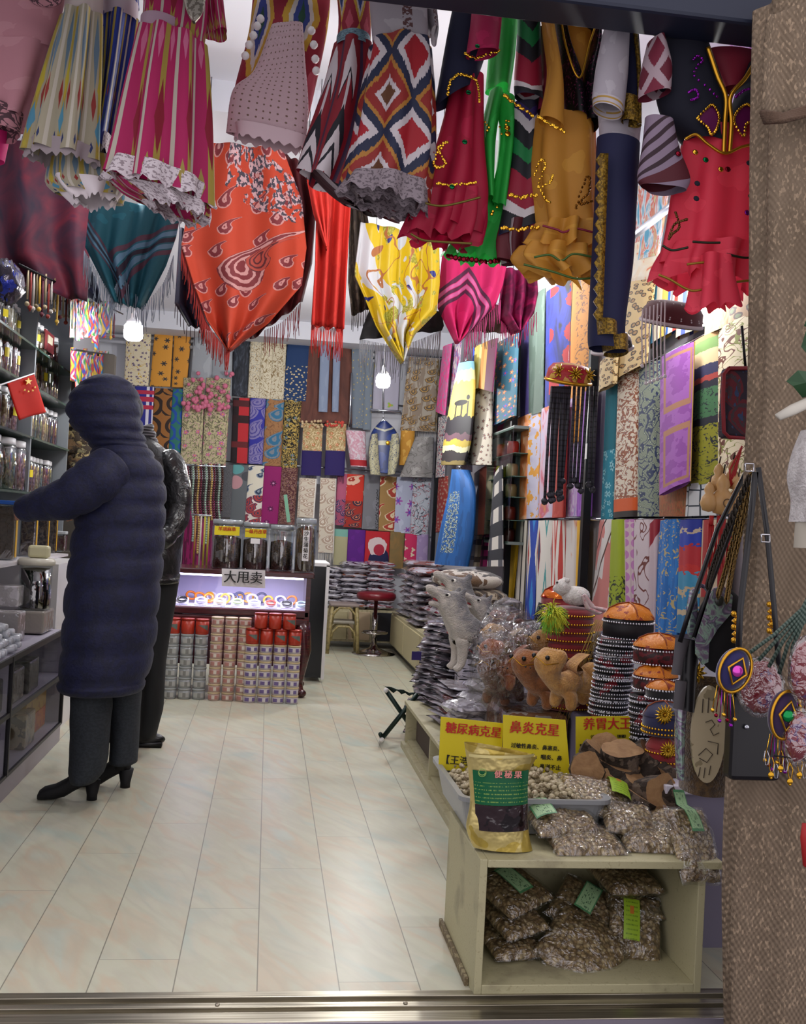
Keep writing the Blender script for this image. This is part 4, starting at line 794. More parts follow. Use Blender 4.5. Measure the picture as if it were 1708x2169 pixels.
# 11 yellow
t = costume('costume', 'yellow dance costume with black sequin vest and ruffled hem', 'costume', 1190, 580, 2.75)
yl = mat('mustard_chiffon', blotch('#c48c34', '#d09a3c', 2), .6, through=.3); blk = mat('black_sequin', lambda: mix(noise(OB(), 140, 2) > .6, '#0d0b12', '#6a2a4c'), .3, .2)
gt('sleeve', 2.69, [(1143, -40), (1152, 60), (1160, 150), (1140, 248)], [(1158, -20), (1175, 80), (1192, 180), (1196, 278)], yl, t, 2, .006, .07)
gt('bodice', 2.75, [(1185, 20), (1195, 100), (1205, 160)], [(1250, 50), (1250, 120), (1240, 170)], yl, t, 2, .004, .08)
gt('vest', 2.73, [(1160, -30), (1185, 80), (1192, 160), (1200, 240)], [(1186, 0), (1200, 100), (1228, 170), (1240, 262)], blk, t, 2, .004, .1, lab_='black sequin vest, left side')
gt('vest', 2.73, [(1252, 40), (1248, 100), (1232, 160), (1232, 262)], [(1268, 55), (1272, 110), (1268, 200), (1270, 272)], blk, t, 2, .004, .1, lab_='black sequin vest, right side')
gt('skirt', 2.77, [(1140, 246), (1132, 350), (1140, 430), (1148, 480)], [(1256, 262), (1258, 350), (1256, 430), (1256, 500)], yl, t, 5, .022, .15)
orr = mat('orange_chiffon', '#b4601c', .6, through=.4)
gt('underskirt', 2.9, [(1200, 270), (1210, 400), (1220, 500)], [(1258, 270), (1258, 400), (1258, 520)], orr, t, 3, .01, .1, lab_='orange underskirt')
for i, (a, b_) in enumerate((((1142, 475), (1262, 478)), ((1112, 520), (1262, 535)))): gt('hem_ruffle', 2.75 - i*.01, [a, (a[0]-10, a[1]+30), (a[0]-14+i*40, a[1]+50+i*10)], [b_, (b_[0], b_[1]+30), (b_[0], b_[1]+60)], yl, t, 9, .04, .16, nv=8, hem=.012, hemk=6)
for pts in ([(1132, 545), (1165, 540), (1190, 552), (1215, 538), (1258, 545)], [(1110, 560), (1170, 575), (1220, 590), (1260, 588)]): cord(pts, 2.64, mat('green_piping', '#44602a', .4, .3), t, .003)
cord([(1150, 478), (1180, 486), (1195, 492), (1220, 484), (1256, 492)], 2.66, mat('wine_piping', '#7a1834', .5), t, .003)
for pts, n_ in (([(1132, 370), (1148, 338), (1155, 355), (1140, 395), (1165, 385), (1172, 370)], 34), ([(1145, 400), (1155, 420), (1165, 428)], 10), ([(1220, 440), (1245, 375), (1250, 400), (1230, 430), (1255, 425)], 34)): sequins(pts, 2.66, goldp if pts[0][0] < 1200 else mat('amber_sequin', '#7a4a10', .3, .8), t, .004, n_, jit=.002)
sequins([(1140, 246), (1165, 262), (1195, 278)], 2.62, goldp, t, .005, 20, jit=.002); cord([(1186, 20), (1200, 100), (1228, 165), (1250, 90), (1262, 55)], 2.66, gold, t, .003)
# 12 navy and white
t = costume('costume', 'navy costume with white sleeve and gold embroidered trousers', 'costume', 1300, 740, 2.6)
wh = mat('white_cotton', blotch('#a6a0a8', '#b2adb4', 3), .7); nb = mat('navy_cloth', '#0e1238', .75)
gt('vest', 2.62, [(1308, 60), (1308, 150), (1312, 262)], [(1345, 50), (1352, 150), (1352, 270)], nb, t, 2, .004, .1, lab_='navy vest')
gt('sleeve', 2.55, [(1284, 50), (1266, 140), (1258, 212)], [(1332, 48), (1328, 150), (1318, 240)], wh, t, 2, .006, .08, lab_='white sleeve')
gt('cuff', 2.545, [(1258, 205), (1259, 225)], [(1320, 228), (1317, 250)], mat('cuff_gold', lambda: hstripes((0, '#b3adb4'), (.2, '#a8863c'), (.4, '#b3adb4'), (.7, '#a8863c'), (.85, '#b3adb4'))(), .6), t, 1, .002, .085, nv=3)
gt('shirt', 2.64, [(1268, 240), (1272, 300)], [(1358, 262), (1352, 320)], wh, t, 2, .006, .09, nv=6)
gt('trousers', 2.6, [(1268, 290), (1264, 420), (1258, 560), (1252, 700), (1255, 735)], [(1352, 310), (1345, 420), (1336, 560), (1318, 690), (1322, 745)], nb, t, 2, .006, .11, nu=50, lab_='navy trouser leg')
gtr = mat('gold_embroidery', lambda: mix(noise(OB(), 160, 2) > .5, '#8a6c20', '#5c4614'), .45, .5, bump=.4, bs=150)
def zig(Y, xs0, xs1, y0, y1, n, par, t_=.006):
    V = []; Fc = []
    for i in range(n+1):
        s = i/n; y = lerp(y0, y1, s); xa = lerp(xs0[0], xs0[1], s) + (0 if i % 2 else 9); xb = lerp(xs1[0], xs1[1], s)
        V += [PY(xa, y, Y), PY(xb, y, Y)]
    for i in range(n): Fc.append((2*i, 2*i+1, 2*i+3, 2*i+2))
    o = mesh('gold_trim', V, Fc, gtr, par); q = o.modifiers.new('thickness', 'SOLIDIFY'); q.thickness = t_; return o
zig(2.535, (1262, 1256), (1288, 1276), 326, 680, 26, t); 
gt('gold_cuff', 2.595, [(1256, 678), (1256, 712)], [(1300, 690), (1300, 722)], gtr, t, 2, .003, .13, nv=3); gt('gold_cuff', 2.60, [(1276, 718), (1282, 745)], [(1326, 712), (1328, 752)], gtr, t, 2, .003, .12, nv=3)
gt('vest_trim', 2.575, [(1316, 200), (1320, 255)], [(1355, 215), (1356, 268)], gtr, t, 2, .003, .05, nv=4); cord([(1345, 55), (1354, 150), (1355, 262)], 2.56, gtr, t, .006)
# 13 black and salmon
t = costume('costume', 'salmon pink chiffon costume with black embroidered bodice', 'costume', 1510, 600, 2.5)
sal = mat('salmon_chiffon', blotch('#e03c54', '#ea485e', 2), .6, through=.38); bb = mat('black_velvet', '#0b0d1e', .85)
gt('skirt', 2.52, [(1452, 280), (1432, 380), (1418, 480), (1402, 560)], [(1618, 290), (1616, 380), (1614, 480), (1612, 560)], sal, t, 7, .02, .16, nu=90)
gt('hem_ruffle', 2.515, [(1418, 520), (1400, 560), (1396, 590)], [(1614, 530), (1614, 570), (1612, 618)], sal, t, 11, .03, .2, nv=10, hem=.012, hemk=8)
gt('hem_ruffle', 2.42, [(1480, 540), (1474, 600), (1466, 655)], [(1540, 545), (1546, 600), (1556, 650)], sal, t, 4, .02, .08, nv=10, hem=.008, hemk=4)
for pts, m_ in (([(1404, 520), (1425, 530), (1458, 524)], 0), ([(1396, 582), (1420, 592), (1455, 612), (1480, 615), (1540, 600), (1612, 592)], 1), ([(1468, 512), (1500, 514), (1526, 514)], 0), ([(1540, 538), (1580, 546), (1612, 540)], 0), ([(1456, 560), (1500, 556), (1540, 564)], 1)): cord(pts, 2.40, mat('dark_piping%d' % m_, ('#242a1c', '#8c6a20')[m_], .4, .4), t, .003)
gt('bodice', 2.5, [(1395, 60), (1385, 150), (1400, 240), (1450, 300)], [(1500, 105), (1530, 180), (1545, 250), (1545, 322)], bb, t, 2, .004, .12, lab_='black velvet bodice, left side')
gt('bodice', 2.5, [(1590, 130), (1565, 190), (1550, 250), (1545, 322)], [(1625, 100), (1622, 180), (1620, 250), (1620, 305)], bb, t, 2, .004, .12, lab_='black velvet bodice, right side')
gt('blouse_front', 2.53, [(1500, 105), (1530, 190)], [(1608, 115), (1570, 190)], mat('salmon_satin', '#9c2a40', .6), t, 2, .004, .06, nv=8, lab_='salmon blouse front')
gt('sleeve', 2.46, [(1378, 85), (1362, 150), (1358, 205)], [(1400, 85), (1418, 140), (1415, 200)], mat('slv_ik', ikat([(0, '#6a1830'), (.4, '#a08c94'), (.7, '#5c1428')], 1.5, 1.5), .7), t, 2, .006, .08, lab_='wine ikat sleeve')
gt('sleeve', 2.45, [(1368, 250), (1362, 310), (1352, 375), (1360, 395)], [(1422, 262), (1435, 320), (1458, 380), (1448, 408)], mat('slv_ik2', diag('#7a6a7c', [(.3, .03, '#2a1420'), (.45, .03, '#2a1420'), (.6, .03, '#2a1420'), (.75, .03, '#2a1420'), (1.0, .14, '#4a101c')], 60, 1.2), .7), t, 3, .008, .08, lab_='grey ikat sleeve with wine cuff')
cord([(1452, 295), (1475, 285), (1500, 305), (1535, 325), (1570, 312), (1600, 305), (1620, 300)], 2.42, gold, t, .004); cord([(1500, 100), (1520, 160), (1538, 205), (1536, 260), (1534, 325)], 2.43, gold, t, .006); cord([(1608, 118), (1580, 165), (1548, 205), (1550, 260), (1546, 325)], 2.43, gold, t, .006)
for pts in ([(1478, 250), (1500, 228), (1512, 222), (1524, 245), (1520, 270), (1508, 285), (1500, 270), (1478, 250)], [(1608, 255), (1590, 225), (1578, 222), (1560, 240), (1558, 262), (1576, 288), (1582, 262), (1608, 255)]):
    q = MB(); c_ = [PY(x, y, 2.425) for x, y in pts]; k0 = len(c_); q.add(c_ + [sum(c_, Vector())/k0], [(i, (i+1) % k0, k0) for i in range(k0)]).make('appliqué'.replace('é', 'e'), mat('purple_applique', '#5c1048', .4, .3), t, False)
    sequins(pts, 2.42, goldp, t, .004, 34)
for pts, m_ in (([(1470, 125), (1480, 118), (1490, 128), (1478, 140), (1472, 160), (1500, 185), (1520, 205)], psq), ([(1460, 195), (1475, 190), (1480, 205), (1465, 212)], psq), ([(1560, 205), (1580, 190), (1605, 185)], psq)): sequins(pts, 2.425, m_, t, .004, 16)
for x, y, m_ in ((1474, 322, goldp), (1496, 338, gsq), (1438, 325, rsq), (1528, 358, goldp), (1543, 358, rsq), (1588, 345, bb), (1600, 352, rsq), (1596, 384, goldp), (1592, 415, gsq), (1584, 450, psq), (1478, 388, bb), (1476, 420, bb)): sequins([(x, y), (x+1, y)], 2.41, m_, t, .008, 1, nm='sequin')
sequins([(1432, 450), (1440, 480), (1425, 495), (1418, 505), (1430, 475), (1455, 465)], 2.42, mat('bronze_sequin', '#5c3a1c', .3, .8), t, .004, 30)
hg = MB(); P2 = Pf(2.56)
hg.tube([P2(1500, 85), P2(1550, 60), P2(1610, 100)], .008).tube([P2(1535, 85), P2(1575, 90)], .007).tube([P2(1550, 60), P2(1555, 35)], .006)
tag(hg.make('hanger', mat('coral_plastic', '#b5604c', .4)), 'coral plastic hanger above the salmon costume', 'hanger')
tag(MB().tube([PY(1160, -10, 2.7), PY(1262, 58, 2.7)], .013, 4).make('hanger_bar', blackm), 'dark flat bar holding the yellow costume', 'bar', 'dark bars at the top right')
tag(MB().tube([PY(1372, 45, 2.6), PY(1398, 70, 2.58), PY(1500, 118, 2.55)], .015, 4).make('hanger_bar', blackm), 'dark flat bar holding the black and salmon costume', 'bar', 'dark bars at the top right')
# ---------------------------------------------------------------- left side: glass shelves, counter, jars
ORD = 'first second third fourth fifth sixth seventh eighth ninth tenth eleventh twelfth thirteenth fourteenth fifteenth sixteenth seventeenth eighteenth nineteenth twentieth'.split()
shz = [PX(0, y, -1.35).z for y in (1035, 901, 777, 678)]
panel = mat('grey_panel', '#8c9298', .4, .2); ggl = mat('green_glass', '#3f564e', .15, spec=.8)
Y0, Y1, Y2 = 3.9, PX(80, 750, -1.35).y, PX(146, 950, -1.35).y
su = thing('shelf_unit', 'wall unit of dark glass shelves full of jars on the left', 'shelf', (-1.55, 5.2, 0))
for y in (Y0, Y1, Y2): boxo('upright_panel', (-1.68, y-.012, .9), (-1.36, y+.012, 2.75), panel, su)
boxo('back_panel', (-1.70, Y0, .9), (-1.68, Y2, 2.75), mat('mirror_back', '#4a4d50', .25, .5), su)
for z in shz:
    for a, b_ in ((Y0+.013, Y1-.013), (Y1+.013, Y2-.013)): boxo('glass_shelf', (-1.68, a, z-.012), (-1.345, b_, z), ggl, su)
jglass = film('jar_glass', 'e4e8ea', .22, .06, 6, .15); whl = mat('white_lid', '#dcdce0', .35)
fill_ = {n: mat('fill_' + n.replace(' ', '_'), (lambda c=c: (lambda: mix(noise(OB(), 55, 3) > .52, c[0], c[1])))(), .8, bump=.5, bs=60) for n, c in
         {'dark brown herb': ('#2a1d18', '#4b352a'), 'tan seed': ('#8a7050', '#b39a70'), 'red date': ('#4a1e1a', '#7a3a30'), 'pale slice': ('#a89c80', '#cfc4a4'), 'grey green leaf': ('#4c5040', '#6c6e58'), 'rose bud': ('#6e4048', '#a07078')}.items()}
yelp = mat('yellow_paper', '#d8c41c', .6); redink = mat('red_ink', '#b5201c', .6); blackink = mat('black_ink', '#14120f', .6)
def mkjar(r, h, fillm, lidm=None, label_=None, nm='glass_jar', fh=.75):
    t = bpy.data.objects.new(nm, None); COL.objects.link(t)
    MB().lathe([(r*.8, .004), (r*.84, .008), (r*.88, h*fh*.5), (r*.86, h*fh), (0, h*(fh+.03))], (0, 0, 0), 14).make('contents', fillm, t)
    MB().lathe([(r*.92, .0), (r, .01), (r, h*.78), (r*.8, h*.88)], (0, 0, 0), 16).make('jar_wall', jglass, t)
    MB().lathe([(r*.82, h*.86), (r*.84, h*.88), (r*.84, h*.98), (r*.7, h), (0, h)], (0, 0, 0), 16).make('lid', lidm or whl, t)
    if label_: 
        V = []; n = 6
        for i in range(n+1):
            a = -.4 + .8*i/n; a += -.5
            for z in (.42, .62): V.append((r*1.02*math.cos(a), r*1.02*math.sin(a), h*z))
        mesh('label', V, [(2*i, 2*i+2, 2*i+3, 2*i+1) for i in range(n)], label_, t)
    return t
rr = random.Random(4); kinds = list(fill_)
protos = {}
for si, (z, nm_) in enumerate(zip(shz, ('lowest', 'second', 'third', 'top'))):
    for bay, (a, b_, bn) in enumerate(((Y0, Y1, 'near'), (Y1, Y2, 'far'))):
        y = a + .09; k = 0
        while y < b_ - .06 and k < 20:
            r = (.05, .048, .042, .046)[si]; h = (.22, .235, .25, .2)[si]
            if si == 0 and bay == 0:
                r, h = .105, .28
            if y > 4.35 or si == 0:
                kd = kinds[rr.randrange(6)] if not (si == 0 and bay == 0) else 'dark brown herb'; lb = (rr.random() < .1)
                key = (si, bay, kd, lb)
                if si == 0 and bay == 0: lb = False; key = (0, 0, k % 3); kd = ('dark brown herb', 'grey green leaf', 'rose bud')[k % 3]
                if key not in protos: t = protos[key] = mkjar(r, h, fill_[kd], None, yelp if lb else None)
                else: t = copy_tree(protos[key])
                t.location = (-1.46 + rr.uniform(-.01, .01), y, z + .001)
                tag(t, '%s jar of %s, %s on the %s glass shelf, %s bay' % ('yellow labelled' if lb else 'clear', kd, ORD[k], nm_, bn), 'jar', 'jars on the left glass shelves'); k += 1
            y += r*2.25
# lower counter
glassf = film('case_glass', 'eeeef0', .05, .03, 1.5, .03)
lilac = mat('lilac_board', '#a59fae', .5); blkt = mat('black_edge', '#17151a', .4)
cn = thing('counter', 'low glass fronted counter with black edging on the left', 'counter', (-1.2, 3.7, 0))
CE = PX(130, 1500, -1.0).y; CB = PX(20, 1500, -1.0).y; zc = .575
boxo('base', (-1.5, 2.6, 0), (-1.0, CE, .085), mat('base_board', '#a49ca2', .5), cn)
for z in (.085, .335, zc-.02): boxo('shelf', (-1.5, 2.6, z), (-1.005, CE, z+.014), lilac, cn)
for z, h in ((.085, .014), (.33, .02), (zc-.022, .024)): boxo('edging', (-1.006, 2.6, z), (-.994, CE, z+h), blkt, cn)
for y in (3.2, CB, CE-.006): boxo('mullion', (-1.008, y-.008, .09), (-.992, y+.008, zc), blkt, cn)
for y in (3.2, CB, CE-.01): boxo('divider', (-1.5, y-.006, .1), (-1.01, y+.006, zc-.02), lilac, cn)
boxo('back_board', (-1.5, 2.6, .1), (-1.49, CE, zc), lilac, cn)
for a, b_ in ((2.62, 3.19), (3.21, CB-.01), (CB+.01, CE-.02)): boxo('glass_pane', (-1.002, a, .1), (-1.0, b_, zc-.02), glassf, cn)
tag(boxo('white_cabinet', (-1.6, CE+.03, 0), (-1.06, CE+.75, .898), mat('white_lacquer', '#d6d4d4', .35)), 'tall white cabinet just past the low glass counter', 'cabinet')
tag(boxo('counter_step', (-1.62, 2.6, 0), (-1.52, CE, .9), mat('step_board', '#8d8a90', .4)), 'white raised back step behind the low counter', 'counter')
# goods in and on it
gb = thing('gift_box', 'golden yellow box with a red picture in the counter glass', 'box', (-1.1, 4.45, .1))
p = lambda x, y: PX(x, y, -1.06)
a, b_ = p(50, 1600).y, p(92, 1580).y
boxo('carton', (-1.14, a, .1), (-1.06, b_, .32), mat('gold_carton', lambda: mix(noise(OB(), 18, 3) > .58, '#a8842c', '#8a5a20'), .4), gb, .004)
boxo('picture', (-1.062, lerp(a, b_, .35), .11), (-1.057, lerp(a, b_, .95), .2), mat('red_print', lambda: mix(noise(OB(), 30, 3) > .5, '#a03a1c', '#b8641c'), .4), gb)
rr = random.Random(9)
for i in range(16):
    lo = i % 2; y = 2.75 + (i//2)*.28; c_ = ('#6e6a64', '#5a4434', '#2a2420', '#8c7c60', '#1c1612', '#8a8890')[i % 6]
    if lo and 4.2 < y < 4.7: continue
    q = boxo('carton', (-1.38 + rr.random()*.1, y, .1 if lo else .35), (-1.02 - rr.random()*.04, min(y+.2, CE-.03), (.1 if lo else .35) + rr.uniform(.12, .18)), mat('cb%d' % i, (lambda c=c_: (lambda: mix(noise(OB(), 25, 3) > .55, c, '#4c443c')))(), .25, bump=.4, bs=30), None, .01)
    tag(q, '%s box, %s from the street on the %s shelf inside the counter' % (('grey', 'brown', 'dark', 'beige', 'black', 'silver')[i % 6], ORD[i//2], ('upper', 'lower')[lo]), 'box', 'boxes inside the glass counter')
# heap of white rolls in plastic
pk_ = MB().lathe([(.001, -.02), (.012, -.019), (.015, -.014), (.015, .014), (.012, .019), (.001, .02)], (0, 0, 0), 10).make('candy_roll', mat('white_roll', '#cfd2d8', .12, bump=.4, bs=60, spec=1.))
rr = random.Random(3); n_ = 0
for lay in range(7):
    for yy in range(16):
        for xx in range(7 - lay):
            if rr.random() < .12 or n_ > 290: continue
            y = 3.82 + yy*.052 + rr.uniform(-.008, .008)
            if y > 4.66 - lay*.05: continue
            q = pk_ if n_ == 0 else pk_.copy()
            if n_: COL.objects.link(q)
            q.location = (-1.04 - lay*.018 - xx*.045 + rr.uniform(-.008, .008), y, zc + .016 + lay*.027); q.rotation_euler = (PI/2 + rr.uniform(-.3, .3), rr.uniform(0, 3), rr.uniform(-.4, .4) + PI/2); n_ += 1
            tag(q, 'small white wrapped roll in the heap on the low counter', 'candy', 'white rolls heaped on the counter')
tg = thing('plastic_tub', 'clear tub with gold and black inside and a soft lid', 'tub', PX(72, 1290, -1.12))
q = tg.location
tag(boxo('carton', (q.x-.09, q.y-.1, zc), (q.x+.07, q.y+.14, q.z-.002), mat('clear_carton', '#8f8880', .15, bump=.3, bs=20), None, .01), 'clouded plastic box under the gold tub', 'box')
MB().lathe([(.066, .004), (.07, .02), (.07, .2), (.0, .205)], q, 24).make('contents', mat('gold_foil', lambda: ramp(sep(OB())[1]*3. + noise(OB(), 12, 2), [(0, '#2a1c10'), (.4, '#a86c18'), (.6, '#1c1610')], False), .2, .6, bump=.4, bs=30), tg)
MB().lathe([(.072, 0), (.076, .01), (.076, .22)], q, 24).make('tub_wall', jglass, tg)
MB().lathe([(.078, .215), (.088, .22), (.09, .235), (.08, .25), (0, .252)], q, 24).make('lid', mat('cream_lid', '#c9c4b4', .3), tg)
tag(MB().box((-.05, -.03, 0), (.05, .03, .06), Matrix.Translation(q + Vector((.01, 0, .253)))).make('cream_box', mat('cream_plastic', '#c8c29c', .4), None, False, bev=.012), 'small cream box with a green print on the gold tub', 'box')
for i, (px, w_, y0, y1, c_, l_) in enumerate(((12, .1, 1060, 1140, '#5a4a3a', 'square jar with blue lid and brown contents'), (60, .08, 1085, 1160, '#3c2626', 'dark jar with yellow strip, left of three'), (88, .07, 1085, 1160, '#2f2020', 'dark jar with yellow strip, middle of three'), (108, .06, 1090, 1158, '#38241e', 'dark jar with orange strip, right of three'), (128, .07, 1125, 1155, '#5c2630', 'low jar of red berries near the hand'))):
    pb = PX(px, y1, -1.3); pt = PX(px, y0, -1.3); t = thing('square_jar', l_ + ' on the raised counter step', 'jar', pb, 'jars on the counter step')
    boxo('contents', (pb.x-w_*.45, pb.y-w_*.45, .92), (pb.x+w_*.45, pb.y+w_*.45, pt.z-.03), mat('sj%d' % i, (lambda c=c_: (lambda: mix(noise(OB(), 60, 2) > .5, c, '#6c5848')))(), .5), t, .006)
    boxo('jar_wall', (pb.x-w_*.5, pb.y-w_*.5, .918), (pb.x+w_*.5, pb.y+w_*.5, pt.z-.02), jglass, t, .006)
    boxo('lid', (pb.x-w_*.52, pb.y-w_*.52, pt.z-.02), (pb.x+w_*.52, pb.y+w_*.52, pt.z), mat('sjl%d' % i, '#1c4f9c' if i == 0 else '#b4b8bc', .4), t, .004)
    if i < 4: boxo('label_strip', (pb.x+w_*.5, pb.y-w_*.15, .93), (pb.x+w_*.5+.002, pb.y+w_*.15, pt.z-.03), mat('sjs%d' % i, '#c99a1c', .5), t)
tag(boxo('worktop', (-1.34, 3.4, .9), (-1.2, 6.4, .915), mat('white_top', '#cdc8cc', .3)), 'white top of the raised counter step', 'worktop')
# little flag on a stick
t = thing('flag', 'small red flag with five yellow stars on a white stick', 'flag', PX(0, 812, -1.25))
q = lambda x, y, d=0.: PX(x, y, -1.25 + d)
MB().tube([q(-30, 826), q(72, 791)], .004).make('stick', whl, t)
cloth('flag_cloth', [q(14, 812), q(38, 890)], [q(72, 793), q(97, 873)], lambda *a: Vector(a), mat('flag_red', '#a81608', .9, spec=.1), t, 1.2, .006, .002, n=(1, 0, 0), nu=16, nv=10)
def star(cx_, cy_, R, rot, par, m):
    V = [q(cx_, cy_, .012)] + [q(cx_ + (R if i % 2 == 0 else R*.4)*math.sin(rot + i*PI/5), cy_ - (R if i % 2 == 0 else R*.4)*math.cos(rot + i*PI/5), .012) for i in range(10)]
    o = mesh('star', V, [(0, i+1, (i+1) % 10 + 1) for i in range(10)], m, par, None, False); s_ = o.modifiers.new('thickness', 'SOLIDIFY'); s_.thickness = .002
ym = mat('flag_yellow', '#e0b428', .6)
for a in ((60, 808, 8, 0), (52, 826, 2.6, .3), (60, 829, 2.6, .1), (69, 827, 2.6, 0), (74, 820, 2.6, .3)): star(*a, t, ym)
# ornaments hung above the shelves
lst = [(178, 662, '#c4281c', 'red lantern charm', 14), (155, 640, '#b81c1c', 'upper red lantern charm', 11)]
P6 = lambda x, y: PX(x, y, -1.2)
for x, y, c_, l_, r in lst:
    p_ = P6(x, y); t = thing('lantern_charm', l_ + ' hanging above the far shelves', 'lantern', p_)
    MB().ball(p_, .035, 14, 8, (1, 1, .8)).make('lantern_body', mat('lan' + str(x), c_, .5), t); MB().lathe([(.014, -.04), (.016, -.028), (.014, -.02)], p_, 10).lathe([(.014, .02), (.016, .028), (.014, .035)], p_, 10).make('gold_rim', gold, t)
    fringe('tassel', [p_ + Vector((-.02, 0, -.04)), p_ + Vector((.02, 0, -.04))], .07, 8, mat('las' + str(x), '#b82a1c', .7), t, .003)
    MB().tube([p_ + Vector((0, 0, .03)), p_ + Vector((0, 0, .28))], .002, 4).make('cord', redink, t)
ribm = [mat('ribbon%d' % i, ikat([(0, c[0]), (.18, c[1]), (.36, c[2]), (.54, c[3]), (.8, c[0])], .6, 1.2 + i*.2, .45, .05), .5) for i, c in enumerate((('#8c140e', '#a08c14', '#16602c', '#8c8884'), ('#8c8884', '#941812', '#162a80', '#a08010'), ('#187030', '#908c84', '#16308c', '#941812'), ('#98180e', '#8c8884', '#7c1048', '#a08010'), ('#9c7812', '#56186a', '#941812', '#165a86')))]
rr = random.Random(12)
for i in range(26):
    x = 152 + (i % 13)*6.2 + rr.uniform(-2, 2); row = i//13; y0 = (745 if row else 640) - (10-row*20)*0 + rr.uniform(-10, 10) + (x-190)*.2; y1 = y0 + rr.uniform(60, 85)*(1 if row else 1.05)
    o = cloth('ribbon_charm', [(x-4, y0), (x-5, y1)], [(x+4, y0), (x+5, y1)], lambda a, b_: PX(a, b_, -1.15 - .08*row), ribm[i % 5], None, 1, .004, .002, nu=6, nv=10, n=(1, 0, 0))
    tag(o, '%s patterned ribbon charm, %s in the %s row above the far shelves' % (('red', 'white', 'green', 'crimson', 'golden')[i % 5], ORD[i % 13], ('upper', 'lower')[row]), 'ribbon', 'ribbon charms above the shelves')
for i in range(30):
    x = 60 + i*6.3; y0 = 575 + (x-60)*.45 + rr.uniform(-12, 12); p_ = P6(x, y0)
    o = MB().tube([p_, p_ + Vector((0, .004, -.06)), p_ + Vector((.003, 0, -.13 - rr.random()*.06))], [.004, .007, .005], 6).ball(p_ + Vector((.003, 0, -.17)), .012, 8, 5).make('tassel_charm', mat('tas%d' % (i % 6), ('#a89878', '#8a3028', '#b8b0a8', '#6a5a3c', '#c8a03c', '#5a1c2c')[i % 6], .5) if i < 6 else MATS['tas%d' % (i % 6)])
    tag(o, '%s string charm with a bead end, %s along the line over the jars' % (('tan', 'rust', 'grey', 'olive', 'gold', 'wine')[i % 6], (ORD + ['twenty-%s' % z for z in ORD])[i]), 'charm', 'string charms over the jars')
tag(MB().tube([P6(40, 560), P6(260, 665)], .006).make('charm_line', blackm), 'dark line from which the string charms hang', 'rail')
tag(MB().tube([P6(140, 640) + Vector((-.1, 0, 0)), PX(240, 640, -1.2)], .006).tube([PX(150, 740, -1.23), PX(240, 752, -1.23)], .006).make('charm_line', blackm), 'thin bars from which the ribbon charms hang', 'rail')
pb_ = film('crinkle', 'b8bcd0', .45, .15, 14, 1.)
o = MB().ball(PX(14, 600, -1.2), .12, 16, 9, (.5, 1.3, .75), nz=.45, seed=3).make('foil_bag', mat('foil_bag', lambda: mix(noise(OB(), 14, 3, 1.) > .52, '#3a3440', mix(noise(OB(), 9, 2) > .5, '#2c3a9c', '#8d8c9a')), .18, .4, bump=.8, bs=25)); tag(o, 'crumpled dark foil bag with blue glints at the far upper left', 'bag')  # blue and pale grey patches mixed into the foil colour by noise
t = thing('framed_card', 'dark framed red card with a cream centre between the shelves', 'picture', PX(100, 740, -1.42))
a, b_ = PX(90, 750, -1.42), PX(110, 750, -1.42); z0 = PX(100, 745, -1.42).z; z1 = PX(100, 702, -1.42).z
boxo('card', (-1.42, a.y, z0), (-1.41, b_.y, z1), mat('red_card', '#7c2a30', .5), t); boxo('centre', (-1.41, lerp(a.y, b_.y, .25), lerp(z0, z1, .4)), (-1.405, lerp(a.y, b_.y, .75), lerp(z0, z1, .8)), mat('cream_card', '#c8bfa8', .5), t)
# dried goods behind the customer
rr = random.Random(21)
for i in range(9):
    o = MB().ball(PY(172 + rr.uniform(-24, 20), 890 + i*13, 7.3), .09, 14, 9, (1, .7, .8), nz=.35, seed=i).make('dried_bundle', mat('dry%d' % i, (lambda k: (lambda: mix(noise(OB(), 20, 3, 1.) > .5, ('#a89468', '#6a5238', '#8c8464')[k % 3], '#3f342a')))(i), .8, bump=.6, bs=40))
    tag(o, '%s bundle of dried herbs, %s from the top on the rack behind the hooded customer' % (('straw', 'brown', 'olive')[i % 3], ORD[i]), 'bundle', 'dried bundles behind the customer')
tag(boxo('display_rack', (-1.74, 7.0, 0), (-1.1, 7.5, .9), mat('rack_board', '#4c463e', .6)), 'dark rack under the dried bundles', 'rack')
tag(boxo('display_rack', (-1.74, 7.42, .9), (-1.15, 7.5, 2.3), MATS['rack_board']), 'dark board behind the dried bundles', 'rack')
# ---------------------------------------------------------------- people
def body(name, J, Ed, m, par):
    me = bpy.data.meshes.new(name); names = list(J)
    me.from_pydata([J[n][0] for n in names], [(names.index(a), names.index(b_)) for a, b_ in Ed], []); me.materials.append(m)
    o = bpy.data.objects.new(name, me); COL.objects.link(o); o.parent = par; o.location = -par.location
    s = o.modifiers.new('skin', 'SKIN'); me.skin_vertices or None
    lay = me.skin_vertices[0].data if me.skin_vertices else None
    if lay is None:
        import bmesh
        bm = bmesh.new(); bm.from_mesh(me); bm.verts.layers.skin.verify(); bm.to_mesh(me); bm.free(); lay = me.skin_vertices[0].data
    for i, n in enumerate(names): r = J[n][1]; lay[i].radius = (r, r); lay[i].use_root = (n == 'pelvis')
    u = o.modifiers.new('sub', 'SUBSURF'); u.levels = 2; u.render_levels = 2
    me.polygons.foreach_set('use_smooth', [True]*len(me.polygons)); s.use_smooth_shade = True
    return o
